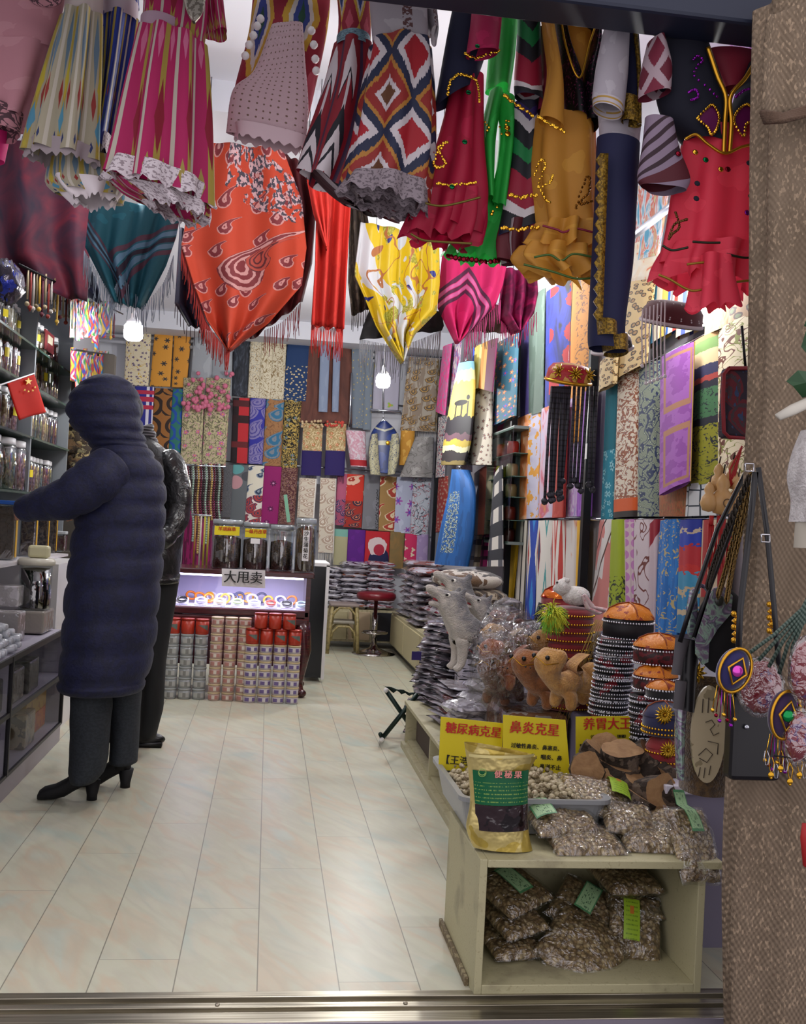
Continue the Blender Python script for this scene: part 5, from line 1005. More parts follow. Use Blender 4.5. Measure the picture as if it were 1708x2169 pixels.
def rings_mesh(name, R, m, par, n=48, fold=None):
    """loft through rings: (centre, x-vector, y-vector, bulge phase)"""
    V = []; Fc = []; U = []
    for i, (c, ex, ey) in enumerate(R):
        for j in range(n):
            a = 2*PI*j/n; q_ = fold(i/(len(R)-1), a) if fold else 1.
            V.append(Vector(c) + Vector(ex)*math.cos(a)*q_ + Vector(ey)*math.sin(a)*q_); U.append((j/n, i/(len(R)-1)))
    for i in range(len(R)-1):
        for j in range(n): Fc.append((i*n+j, i*n+(j+1) % n, (i+1)*n+(j+1) % n, (i+1)*n+j))
    Fc.append(tuple(range(n))[::-1]); Fc.append(tuple((len(R)-1)*n+j for j in range(n)))
    return mesh(name, V, Fc, m, par, U)
skin = mat('skin', '#b07f66', .55)
def quilt(name, rows, Y, dep, seams, m, par, puff=.018, n=56, sub=5, twist=0.):
    """padded garment: rows (py, xl, xr[, Y offset]); seams = image heights of the quilting lines"""
    ys = sorted(seams + [rows[0][0], rows[-1][0]]); R = []; 
    def at(y):
        for r0, r1 in zip(rows, rows[1:]):
            if r0[0] <= y <= r1[0]:
                t_ = (y-r0[0])/max(1e-6, r1[0]-r0[0]); return [lerp(a_, b__, t_) for a_, b__ in zip(r0, r1)]
        return rows[-1]
    for a_, b__ in zip(ys, ys[1:]):
        for k in range(sub):
            t_ = k/sub; y = lerp(a_, b__, t_); R.append((y, abs(math.sin(PI*t_))**.4))
    R.append((ys[-1], 0.)); out = []
    for y, pf in R:
        r = at(y); Yc = Y + (r[3] if len(r) > 3 else 0); A, Bq = PY(r[1], y, Yc), PY(r[2], y, Yc); c = (A+Bq)/2; h = (Bq-A)/2
        s = 1 - puff/max(h.length, .05)*(1-pf); out.append((c, h*s, Vector((0, dep*(r[4] if len(r) > 4 else 1)*s, 0))))
    return rings_mesh(name, out, m, par, n, fold=lambda t_, a_: 1 + .012*math.sin(a_*3+t_*9) + .008*math.sin(a_*7 - t_*23))
YP = 4.2
pw = thing('person', 'person in a long navy hooded quilted coat reaching to the left', 'person', PZ(215, 1690, 0))
gp = lambda x, y, d=0.: tuple(PY(x, y, YP + d))
J = {'pelvis': (gp(235, 1280), .11), 'waist': (gp(245, 1180), .12), 'chest': (gp(258, 1040), .15), 'neck': (gp(235, 935), .055), 'head': (gp(215, 880), .085), 'crown': (gp(222, 840), .075), 'nose': (gp(160, 900, .02), .014),
     'sl': (gp(215, 1000, -.12), .06), 'el': (gp(150, 1062, -.1), .045), 'wl': (gp(75, 1078, 0), .03), 'hl': (gp(52, 1080, .04), .03), 'fl1': (gp(30, 1076, .07), .009), 'fl2': (gp(30, 1084, .09), .009), 'fl3': (gp(32, 1092, .1), .009), 'fl4': (gp(34, 1100, .1), .009), 'tl': (gp(44, 1066, .1), .01),
     'sr': (gp(290, 1005, .14), .06), 'er': (gp(230, 1110, .22), .045), 'wr': (gp(165, 1080, .3), .028), 'hr': (gp(150, 1086, .34), .026), 'fr1': (gp(133, 1084, .38), .008), 'fr2': (gp(134, 1092, .38), .008), 'fr3': (gp(138, 1099, .38), .008), 'fr4': (gp(142, 1104, .37), .008), 'tr': (gp(146, 1074, .36), .009),
     'kl': (gp(190, 1480, -.02), .065), 'al': (gp(186, 1640, 0), .04), 'kr': (gp(262, 1470, .12), .065), 'ar': (gp(256, 1615, .14), .04)}
Ed = [('pelvis', 'waist'), ('waist', 'chest'), ('chest', 'neck'), ('neck', 'head'), ('head', 'crown'), ('head', 'nose'), ('chest', 'sl'), ('sl', 'el'), ('el', 'wl'), ('wl', 'hl'), ('chest', 'sr'), ('sr', 'er'), ('er', 'wr'), ('wr', 'hr'), ('pelvis', 'kl'), ('kl', 'al'), ('pelvis', 'kr'), ('kr', 'ar')] + [('hl', k) for k in ('fl1', 'fl2', 'fl3', 'fl4', 'tl')] + [('hr', k) for k in ('fr1', 'fr2', 'fr3', 'fr4', 'tr')]
body('body', J, Ed, skin, pw)
coat = mat('navy_quilt', lambda: blotch('#070b2a', '#0a0f34', 30, .5)(), .7, sheen=.04, bump=.25, bs=90)
quilt('coat', [(938, 200, 300, 0, .6), (955, 190, 322, 0, .8), (985, 182, 343, 0, 1), (1020, 174, 350), (1060, 166, 353), (1120, 156, 352), (1176, 147, 349), (1234, 140, 344), (1306, 133, 336), (1373, 127, 328), (1420, 124, 318), (1448, 121, 308), (1462, 128, 300)] and
      [(938, 205, 300, 0, .55), (955, 192, 322, 0, .8), (985, 184, 343, 0, 1), (1020, 174, 350, 0, 1), (1060, 166, 353, 0, 1.05), (1120, 156, 352, 0, 1.1), (1176, 147, 349, 0, 1.15), (1234, 140, 344, 0, 1.2), (1306, 133, 336, 0, 1.2), (1373, 127, 328, 0, 1.2), (1420, 124, 318, 0, 1.2), (1448, 121, 308, 0, 1.2), (1464, 127, 302, 0, 1.1)], YP, .17, [970, 1020, 1070, 1118, 1176, 1234, 1306, 1373, 1440], coat, pw, .012)
quilt('hood', [(794, 212, 240, 0, .4), (800, 192, 262, 0, .75), (815, 165, 283, 0, 1), (840, 146, 296, 0, 1.15), (870, 140, 299, 0, 1.15), (895, 146, 303, 0, 1.1), (920, 166, 306, 0, 1.), (940, 184, 311, 0, .95), (955, 200, 316, 0, .8)], YP, .13, [818, 850, 888, 918, 938], coat, pw, .009)
def limb(name, pts, rads, seams, m, par, sub=5, puff=.007, flat=1.):
    P_ = [Vector(x) for x in pts]; N_ = len(P_)-1; C_ = []; S_ = [i/seams for i in range(seams+1)]
    for a_, b__ in zip(S_, S_[1:]):
        for k in range(sub): C_.append((lerp(a_, b__, k/sub), abs(math.sin(PI*k/sub))**.55))
    C_.append((1., 0.)); out = []
    for t_, pf in C_:
        c = Vector(poly([tuple(x) for x in P_], t_)); d = (Vector(poly([tuple(x) for x in P_], min(1, t_+.02))) - Vector(poly([tuple(x) for x in P_], max(0, t_-.02)))).normalized()
        r = poly([(x,) for x in rads], t_)[0] - puff*(1-pf); e1 = d.cross(Vector((0, 1, 0))).normalized(); e2 = d.cross(e1); out.append((c, e1*r, e2*r*flat))
    return rings_mesh(name, out, m, par, 28, fold=lambda t__, a_: 1 + .015*math.sin(a_*3 + t__*14))
limb('sleeve', [gp(240, 985, -.12), gp(205, 1015, -.17), gp(150, 1052, -.17), gp(95, 1068, -.1), gp(46, 1080, -.02)], [.085, .098, .085, .068, .048], 6, coat, pw)
limb('sleeve', [gp(300, 1000, .14), gp(270, 1060, .2), gp(225, 1105, .22), gp(190, 1092, .27), gp(165, 1082, .3)], [.08, .085, .07, .055, .045], 5, coat, pw)
tr = mat('dark_grey_wool', lambda: blotch('#1d2127', '#23282f', 40, .5)(), .85)
def leg(name, rows, Y, dep, m, par): 
    return quilt(name, [r + (0, 1) for r in rows], Y, dep, [], m, par, 0., sub=24)
leg('trouser_leg', [(1440, 150, 236), (1500, 149, 238), (1560, 149, 232), (1600, 147, 229), (1632, 145, 222), (1652, 150, 205)], YP-.03, .1, tr, pw)
leg('trouser_leg', [(1430, 228, 302), (1480, 232, 299), (1540, 234, 296), (1612, 232, 291)], YP+.13, .1, tr, pw)
def boot(par, heel, toe, top, m, w=.042, hh=.065, nm='boot'):
    h = Vector(heel); t_ = Vector(toe); d = (t_-h); L_ = d.length; d.normalize(); s = Vector((-d.y, d.x, 0)); R = []
    prof = [(1.0, .012, .022, .5), (.975, .03, .036, .82), (.9, .045, .05, 1), (.72, .05, .062, 1), (.55, .06, .085, .9), (.4, .075, .115, .8), (.25, .095, .15, .78), (.12, .115, .165, .7), (.02, .12, .17, .55)]
    zb = [.0, .0, .0, .002, .012, .035, .055, .066, .07]
    for (u_, _, zt_, k), z0 in zip(prof, zb): R.append((h + d*L_*u_ + Vector((0, 0, (zt_+z0)/2)), s*w*k, Vector((0, 0, (zt_-z0)/2))))
    q_ = MB(); n = 20; b_ = len(q_.V)
    V = []; Fc = []
    for c, ex, ey in R:
        for j in range(n): a_ = 2*PI*j/n; V.append(c + ex*math.cos(a_) + ey*(abs(math.sin(a_))**.7*(1 if math.sin(a_) >= 0 else -1)))
    for i in range(len(R)-1):
        for j in range(n): Fc.append((i*n+j, i*n+(j+1) % n, (i+1)*n+(j+1) % n, (i+1)*n+j))
    Fc += [tuple(range(n))[::-1], tuple((len(R)-1)*n+j for j in range(n))]; q_.add(V, Fc)
    q_.lathe([(.036, .08), (.042, .12), (.045, .2), (.047, .26)], h + d*L_*.2, 20)
    o = q_.make(nm, m, par)
    k = MB(); c = h + d*L_*.1
    for z0, z1, r0, r1 in ((0, .08, .021, .033),): k.lathe([(r0, z0), (r0*1.02, .02), (r1, z1)], c, 16)
    k.make('heel', m, o)
    return o
bootm = mat('black_suede', '#0b0b0f', .7)
boot(pw, PZ(207, 1694, 0), PZ(80, 1692, 0), 0, bootm); boot(pw, PZ(276, 1668, 0), PZ(165, 1664, 0), 0, bootm)
# man behind
YM = 5.1
pm = thing('person', 'person in a black leather jacket standing behind the hooded customer', 'person', PZ(315, 1580, 0))
gm = lambda x, y, d=0.: tuple(PY(x, y, YM + d))
J = {'pelvis': (gp(330, 1235, .98), .08), 'waist': (gp(335, 1160, .9), .12), 'chest': (gp(330, 1020, .9), .14), 'neck': (gp(285, 930, .9), .055), 'head': (gp(258, 890, .9), .085), 'crown': (gp(255, 860, .9), .075), 'nose': (gp(232, 890, .9), .014),
     'sr': (gp(372, 1000, .85), .06), 'er': (gp(378, 1100, .8), .045), 'wr': (gp(345, 1150, .72), .03), 'hr': (gp(330, 1160, .7), .028), 'fr1': (gp(318, 1160, .68), .009), 'fr2': (gp(319, 1166, .68), .009), 'fr3': (gp(322, 1172, .68), .009), 'fr4': (gp(325, 1177, .68), .009), 'tr': (gp(326, 1150, .68), .01),
     'sl': (gp(290, 1000, 1.0), .06), 'el': (gp(260, 1100, 1.0), .045), 'wl': (gp(215, 1120, .95), .03), 'hl': (gp(200, 1120, .95), .028), 'fl1': (gp(188, 1116, .95), .009), 'fl2': (gp(188, 1121, .95), .009), 'fl3': (gp(190, 1127, .95), .009), 'fl4': (gp(192, 1132, .95), .009), 'tl': (gp(198, 1110, .95), .01),
     'kr': (gp(326, 1420, .9), .04), 'ar': (gp(318, 1560, .9), .04), 'kl': (gp(292, 1410, 1.05), .04), 'al': (gp(290, 1550, 1.05), .04)}
Ed2 = [e for e in Ed if e[0] != 'x']
body('body', J, Ed2, skin, pm)
MB().ball(gp(260, 866, .9), .1, 18, 12, (1, 1, .95)).make('hair', mat('black_hair', '#0c0a0a', .6), pm)
lea = mat('black_leather', '#0b0b0d', .28, bump=1., bfn=lambda: noise(OB(), 14, 4, 1.5), spec=.7)
quilt('jacket', [(925, 280, 322, 0, .6), (945, 262, 345, 0, .9), (980, 250, 384, 0, 1.), (1040, 250, 396, 0, 1), (1120, 255, 392, 0, 1), (1180, 260, 384, 0, 1.05), (1235, 262, 380, 0, 1.05)], YM, .16, [1090, 1165, 1222], lea, pm, .006)
limb('sleeve', [gm(352, 968, -.04), gm(372, 1010, -.1), gm(378, 1080, -.14), gm(358, 1128, -.2), gm(335, 1150, -.26)], [.065, .068, .063, .055, .045], 4, lea, pm, puff=.008)
limb('collar', [gm(302, 905, 0), gm(310, 925, 0), gm(318, 945, 0)], [.055, .05, .045], 3, mat('ribbed_collar', lambda: mix(fr(sep(OB())[2]*70.) > .5, '#15151a', '#77777c'), .5), pm, puff=.008)
leg('trouser_leg', [(1215, 300, 382), (1300, 302, 368), (1400, 300, 352), (1500, 296, 346), (1562, 292, 330)], YM, .09, mat('black_trousers', '#0e0f12', .8), pm)
leg('trouser_leg', [(1215, 262, 340), (1300, 262, 330), (1400, 262, 318), (1500, 262, 312), (1550, 262, 305)], YM+.16, .09, MATS['black_trousers'], pm)
sh_ = mat('black_shoe', '#0c0b0c', .35)
for x, d in ((318, 0.), (290, .16)):
    c = PZ(x, 1580 - d*60, 0); MB().ball(c + Vector((-.04, 0, .035)), .05, 16, 10, (2.3, .95, .75)).box((-.11, -.045, 0), (.1, .045, .025), Matrix.Translation(c + Vector((-.04, 0, 0)))).make('shoe', sh_, pm)

rr = random.Random(31)
for i, (px, y1, w_, h, c_, l_) in enumerate(((14, 1290, .14, .13, '#8f8a88', 'clouded plastic carton at the edge of the photo on the low counter'), (20, 1215, .12, .1, '#a8a4a4', 'white and clear carton under the blue lidded jar'), (120, 1262, .09, .12, '#9a8c7c', 'stacked grey packet beside the gold tub'), (128, 1215, .08, .06, '#b8b4c4', 'white packet topmost beside the gold tub'), (112, 1315, .12, .11, '#6a4a34', 'brown carton behind the white rolls'))):
    c = PX(px, y1, -1.16 - .06*(i == 1)); z0 = zc if i in (0, 4) else None
    base = zc if i in (0, 4, 2) else (zc + .13 if i == 1 else zc + .12)
    c.z = base + .001 + (.0 if i != 3 else .001)
    tag(boxo('carton', (c.x-w_*.5, c.y-w_*.5, c.z), (c.x+w_*.5, c.y+w_*.5, c.z+h), mat('gc%d' % i, (lambda c=c_: (lambda: mix(noise(OB(), 22, 3) > .55, c, '#c0bcc0')))(), .2, bump=.3, bs=30), None, .006), l_, 'box')
# ---------------------------------------------------------------- jewellery showcase at the back
wood = mat('maroon_wood', lambda: mix(noise(vec(sep(OB())[0]*3, sep(OB())[2]*30), 3, 2) > .5, '#3a0e14', '#471318'), .25, coat=.4)
YT = 6.88
Pt = lambda x, y, Y=YT: PY(x, y, Y)
xa, xb = Pt(352, 1205).x, Pt(660, 1218).x; zt_ = .84; zw = .585
sc_ = thing('showcase', 'maroon wooden jewellery showcase with a lit glass front', 'display case', ((xa+xb)/2, 7.1, 0))
boxo('tabletop', (xa-.02, YT-.02, zt_-.035), (xb+.02, 7.36, zt_), wood, sc_, .006)
boxo('front_rail', (xa, YT, zw-.05), (xb, YT+.03, zw-.005), wood, sc_, .008); boxo('front_rail', (xa, YT-.008, zw-.1), (xb, YT+.03, zw-.055), wood, sc_, .01)
boxo('side_panel', (xb-.03, YT, zw-.1), (xb, 7.35, zt_-.036), wood, sc_); boxo('side_panel', (xa, YT, zw-.1), (xa+.03, 7.35, zt_-.036), wood, sc_)
boxo('back_panel', (xa+.03, 7.33, .2), (xb-.03, 7.35, zt_-.036), mat('pale_lilac', '#b9b2d4', .5), sc_)
boxo('skirt_panel', (xa, YT+.04, .2), (xb, YT+.06, zw-.1), wood, sc_); boxo('display_floor', (xa+.03, YT+.03, zw-.02), (xb-.03, 7.33, zw), mat('white_velvet', '#cfcbe0', .7), sc_)
boxo('glass_front', (xa+.03, YT+.005, zw), (xb-.03, YT+.009, zt_-.036), glassf, sc_)
q = MB(); q.box((xa+.05, YT+.05, zt_-.05), (xb-.05, YT+.07, zt_-.038)); o = q.make('led_strip', mat('led', '#ffffff', .4, emit='#dcd8ff', es=14.), sc_, False)
L = bpy.data.lights.new('case_light', 'AREA'); L.shape = 'RECTANGLE'; L.size = .8; L.size_y = .03; L.energy = 5.; L.color = (.84, .82, 1.)
lo = bpy.data.objects.new('case_light', L); COL.objects.link(lo); lo.location = ((xa+xb)/2, YT+.09, zt_-.052)
# cabriole legs
for x, d in ((xb-.04, 0), (xa+.04, 0), (xb-.04, .4), (xa+.04, .4)):
    s = 1 if x > 0 else -1
    pts = [(x, YT+.04+d, .5), (x+.01*s, YT+.03+d, .42), (x+.022*s, YT+.02+d, .32), (x+.01*s, YT+.03+d, .2), (x-.005*s, YT+.035+d, .1), (x-.002*s, YT+.03+d, .05), (x+.015*s, YT+.01+d, .02)]
    MB().tube(pts, [.05, .05, .045, .032, .026, .03, .028], 14).ball((x+.015*s, YT+.01+d, .028), .034, 14, 8, (1, 1, .8)).make('leg', wood, sc_)
rr = random.Random(8); cols = [('#27282c', 'black'), ('#c9c4d8', 'white'), ('#d8c8a0', 'cream'), ('#a8c47c', 'pale green'), ('#c8ccd8', 'silver'), ('#c8402c', 'orange-red'), ('#1c1a26', 'jet black'), ('#b8dce0', 'icy')]
cushion = mat('white_cushion', '#d8d6e6', .6)
for i, x in enumerate((385, 425, 465, 503, 539, 574, 608, 640)):
    p = Pt(x, 1278, YT+.07); p.z = zw
    t = thing('bracelet_stand', 'white stand holding the %s bracelet in the showcase' % cols[i][1], 'stand', p, 'bracelet stands in the showcase')
    M = Matrix.Translation(p + Vector((0, .03, .03))) @ Matrix.Rotation(.5, 4, 'X')
    MB().box((-.042, -.04, -.028), (.042, .04, .0), M).make('cushion', cushion, t, False, bev=.006)
    tz = [M @ Vector((.03*math.cos(a), .026*math.sin(a), .006)) for a in [2*PI*k/20 for k in range(21)]]
    tag(MB().tube([v + Vector((0, -.001, .004)) for v in tz], .0065, 8, False).make('bracelet', mat('brc%d' % i, cols[i][0], .2)), cols[i][1] + ' bracelet lying on its white stand in the showcase', 'bracelet', 'bracelets in the showcase')
for i in range(18):
    p = Vector((lerp(xa+.1, xb-.1, rr.random()), YT+.19+rr.random()*.16, zw+.002)); c_ = [('#d89a2c', 'amber'), ('#c8c4dc', 'pearl'), ('#3a3c6a', 'dark blue'), ('#d8762c', 'orange')][i % 4]
    R_ = .028 + rr.random()*.01; M = Matrix.Rotation(rr.uniform(.7, 1.3), 3, 'X') @ Matrix.Rotation(rr.uniform(-.3, .3), 3, 'Y')
    o = MB().tube([p + Vector((0, 0, R_+.012)) + M @ Vector((R_*math.cos(a), R_*math.sin(a), 0)) for a in [2*PI*k/16 for k in range(17)]], .008, 8, False).make('bangle', mat('bng%d' % (i % 4), c_[0], .2) if i < 4 else MATS['bng%d' % (i % 4)])
    tag(o, '%s bangle in the back of the lit showcase' % c_[1], 'bangle', '%s bangles at the back of the showcase' % c_[1])
t = thing('paper_sign', 'white paper sign with bold black characters on the showcase', 'sign', Pt(516, 1228, YT-.03))
a, b_, c_, d_ = Pt(470, 1204, YT-.03), Pt(562, 1208, YT-.03), Pt(562, 1246, YT-.05), Pt(470, 1241, YT-.05)
o = mesh('paper', [a, b_, c_, d_], [(3, 2, 1, 0)], mat('paper', '#c8c4c4', .8), t, None, False); k = o.modifiers.new('t', 'SOLIDIFY'); k.thickness = .002
text('lettering', '大甩卖', (a+d_)/2 + Vector((.012, -.014, 0)), .088, blackink, t, b_-a, a-d_, .0016, sx=.98)
# jars on top
def bigjar(px, y0, y1, w_, lbl, c_, cat='jar', Y=7.08, hexa=True, fh=.62):
    p = PY(px, y1, Y); p.z = zt_; h = PY(px, y0, Y).z - zt_; t = thing('storage_jar', lbl, cat, p, 'large jars on the showcase'); r = w_/2
    m_ = mat('bj' + lbl[-10:], lambda: mix(noise(vec(sep(OB())[0]*1., sep(OB())[1], sep(OB())[2]*2), 60, 3) > .5, c_, '#54402f'), .7, bump=.8, bs=60)
    MB().lathe([(r*.9, .006), (r*.92, h*.3), (r*.9, h*fh), (r*.3, h*(fh+.05)), (0, h*(fh+.02))], p, 16).make('contents', m_, t)
    MB().lathe([(r*.97, 0), (r, .008), (r, h*.86), (r*.92, h*.9)], p, 8 if hexa else 24).make('jar_wall', jglass, t)
    MB().lathe([(r*.95, h*.9), (r*.98, h*.91), (r*.98, h*.99), (r*.9, h), (0, h)], p, 24).make('lid', mat('clear_lid', '#9ea4a8', .15, .2), t)
    return t, p, h, r
for px, y0, y1, w_, l_, c_, yl_ in ((478, 1100, 1206, .21, 'square storage jar of dark herbs with yellow label, first from the customers', '#33261e', '羊胡麻草'), (538, 1106, 1208, .18, 'storage jar of brown flakes with yellow label and white tag', '#3a2a20', '一级丹皮草'), (594, 1112, 1211, .17, 'storage jar of coarse dark pieces without a label', '#2e231c', None)):
    t, p, h, r = bigjar(px, y0, y1, w_, l_, c_)
    if yl_:
        boxo('yellow_label', (p.x-r*.8, p.y-r-.006, p.z+h*.68), (p.x+r*.8, p.y-r-.003, p.z+h*.86), yelp, t)
        text('lettering', yl_, (p.x, p.y-r-.0075, p.z+h*.8), .03, redink, t, (1, 0, 0), (0, 0, 1), .0006, 'CENTER'); 
        if px > 500: boxo('white_tag', (p.x-r*.35, p.y-r-.006, p.z+h*.55), (p.x+r*.35, p.y-r-.003, p.z+h*.66), white, t)
t, p, h, r = bigjar(644, 1098, 1215, .145, 'tall square bottle of yellow grain with a white vertical label', '#6a5226', Y=6.98, hexa=False, fh=.8)
boxo('paper_label', (p.x-.022, p.y-r-.005, p.z+h*.22), (p.x+.022, p.y-r-.002, p.z+h*.78), white, t)
for i, ch in enumerate('沙生蒲菊花'): text('lettering', ch, (p.x, p.y-r-.006, p.z+h*(.72-.105*i)), .036, blackink, t, (1, 0, 0), (0, 0, 1), .0006, 'CENTER')
t = thing('green_stick', 'pale green paper strip leaning in the middle storage jar', 'strip', Pt(604, 1110)); MB().box((-.012, 0, 0), (.012, .004, .19), Matrix.Translation(PY(612, 1106, 7.0)) @ Matrix.Rotation(-.18, 4, 'Y')).make('strip', mat('mint_paper', '#7fb89a', .6), t, False)
# hanging bead strings left of the jars
rr = random.Random(14)
for i in range(16):
    x = 386 + i*5.6; y0 = 985; l_ = rr.uniform(90, 200) if i > 2 else 60; q = MB(); n = int(l_/5); Yh = 8.3
    for k in range(n): q.ball(PY(x + math.sin(k*.3)*1.5, y0 + k*5, Yh), .011, 6, 4)
    c_ = [('#3c2018', 'brown'), ('#a88c50', 'gold'), ('#5a1a2c', 'wine'), ('#2a1c1c', 'black'), ('#8aa090', 'jade')][i % 5]
    tag(q.make('bead_string', mat('bd%d' % (i % 5), c_[0], .2) if i < 5 else MATS['bd%d' % (i % 5)]), '%s bead string, %s from the leather jacket' % (c_[1], ORD[i]), 'necklace', 'bead strings beside the leather jacket')
for i, (x, c_, n_) in enumerate(((424, '#c8c0b0', 'cream'), (432, '#b8a83c', 'yellow'), (440, '#a8983a', 'olive yellow'), (412, '#9a6a2c', 'bronze'))):
    tag(MB().tube([PY(x+3, 1092, 7.5), PY(x, 1150, 7.5), PY(x-3, 1205, 7.5)], .007, 6).make('ribbon', mat('rb%d' % i, c_, .5)), '%s ribbon hanging in front of the bead strings' % n_, 'ribbon', 'ribbons by the bead strings')
tag(MB().tube([PY(380, 984, 8.3), PY(478, 989, 8.3)], .01).make('display_rail', metal), 'short rail from which the bead strings hang', 'rail'); tag(MB().tube([PY(405, 1090, 7.5), PY(448, 1093, 7.5)], .008).make('display_rail', metal), 'short rail from which the ribbons hang', 'rail')
# tins and tubs stacked before the showcase
def tub(nm, r, h, bodym, lidm, bandm, lidh=.2):
    t = bpy.data.objects.new(nm, None); COL.objects.link(t)
    MB().lathe([(r*.9, 0), (r*.94, .003), (r*.97, h*(1-lidh))], (0, 0, 0), 18).make('tub_body', bodym, t)
    MB().lathe([(r, h*(1-lidh)), (r*1.0, h*.97), (r*.96, h*.995), (0, h*.995)], (0, 0, 0), 18).make('lid', lidm, t)
    V = []; n = 8
    for i in range(n+1):
        a = -PI*.5 - .85 + 1.7*i/n
        for z in (.2, .62): V.append((r*1.0*math.cos(a), r*1.0*math.sin(a), h*z))
    if bandm: mesh('label', V, [(2*i, 2*i+2, 2*i+3, 2*i+1) for i in range(n)], bandm, t, [(i//2/n, i % 2) for i in range(2*n+2)])
    return t
def lblm(nm, a, b_): return mat(nm, lambda: over(B(a), ab(UV()[0]-.55) < .14, b_), .4)
silver = tub('plastic_jar', .043, .0695, mat('frost', '#8f9292', .25), mat('frost_lid', '#a0a3a3', .2), lblm('lb_grey', '#a8a8a4', '#7c7c78'), .18)
pinkt = tub('plastic_jar', .041, .0535, mat('pink_tub', '#b59a90', .35), mat('cream_lid2', '#c8b490', .35), lblm('lb_pink', '#b07c74', '#d2c8bc'))
violt = tub('plastic_jar', .043, .0535, mat('violet_tub', '#b8b0b4', .35), mat('cream_lid3', '#cbb890', .35), lblm('lb_vio', '#6a5a8c', '#cfc8c8'))
redt = tub('tea_tin', .044, .1, mat('red_tin', '#a8321e', .35), mat('red_lid', '#9a2a1a', .3, .3), None, .12)
redg = tub('tea_tin', .044, .1, MATS['red_tin'], MATS['red_lid'], mat('grey_corner', lambda: over(B('#a8321e'), (UV()[0] + UV()[1]) > 1.1, '#5d6a64'), .4), .12)
used = set()
def put_(pt, x, y, z, l_, c_, g):
    t = pt if pt.name not in used else copy_tree(pt); used.add(pt.name); t.location = (x, y, z); t.rotation_euler.z = random.uniform(-.25, .25); tag(t, l_, c_, g)
GT = 'tubs stacked before the showcase'
x0 = PY(360, 1465, 6.72).x
for c in range(4):
    for r_ in range(6): put_(silver, x0 + (c-1)*.0915, 6.72, r_*.07 + .001, 'clear grey tub, %s from the floor in the %s column from the customers' % (ORD[r_], ORD[c]), 'jar', GT)
for c in range(4): put_(redg if c % 2 else redt, x0 + (c-1)*.0915, 6.72, .421, 'red tin on top of the %s grey column' % ORD[c], 'tin', 'red tins on the tubs')
x1 = PY(453, 1470, 6.7).x
for c in range(3):
    for r_ in range(10): put_(pinkt, x1 + c*.0885, 6.7, r_*.054 + .001, 'pink and cream tub, %s from the floor in its %s column' % (ORD[r_], ORD[c]), 'jar', GT)
x2 = PY(528, 1475, 6.66).x
for c in range(4):
    for r_ in range(7): put_(violt, x2 + c*.0915, 6.66, r_*.054 + .001, 'violet and cream tub, %s from the floor in its %s column' % (ORD[r_], ORD[c]), 'jar', GT)
for c in range(4): put_((redg, redt, redg, redg)[c], x2 + c*.0915, 6.66, .38, 'red tin, %s of four on the violet columns' % ORD[c], 'tin', 'red tins on the tubs')
for c in range(3): put_((redt, redt, redg)[c], x2 + .05 + c*.0915, 6.665, .4815, 'red tin, %s of three in the upper row' % ORD[c], 'tin', 'red tins on the tubs')
# ---------------------------------------------------------------- black fridge panel, stools, cabinets
t = thing('cold_cabinet', 'black cabinet with a white frame right behind the showcase', 'cabinet', (PY(678, 1370, 7.6).x, 7.6, 0))
a, b_ = PY(652, 1300, 7.6).x, PY(690, 1300, 7.6).x
boxo('cabinet_body', (a, 7.6, .03), (b_-.01, 8.2, .86), mat('black_glass', '#0b0e16', .15), t); boxo('white_frame', (b_-.012, 7.585, .02), (b_+.012, 7.61, .87), white, t); boxo('white_top', (a, 7.585, .86), (b_+.012, 8.2, .885), white, t)
rat = mat('bamboo', lambda: mix(noise(OB(), 40, 2) > .55, '#9a8a5c', '#82744c'), .45)
t = thing('stool', 'bamboo stool with a padded seat under the stacked shawls', 'stool', (PY(724, 1370, 9.4).x, 9.4, 0)); c = t.location; w2 = .125
for sx in (-1, 1):
    for sy in (-1, 1): MB().tube([(c.x+sx*(w2+.015), c.y+sy*(w2+.01), 0), (c.x+sx*w2*.9, c.y+sy*w2*.9, .43)], .017, 8).make('leg', rat, t)
MB().box((-w2-.01, -w2-.01, .43), (w2+.01, w2+.01, .46), Matrix.Translation((c.x, c.y, 0))).make('seat', mat('seat_cloth', '#8a7c78', .7), t, False, bev=.012)
MB().box((-w2+.02, -w2+.02, .27), (w2-.02, w2-.02, .3), Matrix.Translation((c.x, c.y, 0))).make('lower_shelf', mat('silver_cushion', '#8d8678', .35, bump=.4, bs=30), t, False, bev=.01)
for sy in (-1, 1):
    for z0, z1 in ((.27, .42), (.12, .25)):
        MB().tube([(c.x-w2*.9, c.y+sy*w2, z0), (c.x-w2*.8, c.y+sy*w2, lerp(z0, z1, .6)), (c.x-w2*.4, c.y+sy*w2, z1), (c.x+w2*.4, c.y+sy*w2, z1), (c.x+w2*.8, c.y+sy*w2, lerp(z0, z1, .6)), (c.x+w2*.9, c.y+sy*w2, z0)], .011, 8).make('arch', rat, t)
chrome = mat('bright_chrome', '#b9b2ae', .12, 1.)
t = thing('bar_stool', 'chrome bar stool with a red padded seat', 'stool', (PY(792, 1368, 9.35).x, 9.35, 0)); c = t.location
MB().lathe([(.2, 0), (.2, .008), (.12, .03), (.04, .06), (.03, .09)], c, 32).make('base', chrome, t)
MB().lathe([(.026, .09), (.026, .36), (.018, .361), (.018, .5)], c, 16).make('pole', chrome, t)
MB().tube([c + Vector((.115*math.cos(a), .115*math.sin(a), .2)) for a in [2*PI*k/28 for k in range(29)]], .01, 8, False).tube([c + Vector((-.115, 0, .2)), c + Vector((.115, 0, .2))], .008, 8).make('foot_ring', chrome, t)
MB().lathe([(.1, .5), (.17, .505), (.185, .53), (.18, .56), (.15, .575), (0, .58)], c, 32).make('seat', mat('red_leather', '#6a0f1c', .3), t)
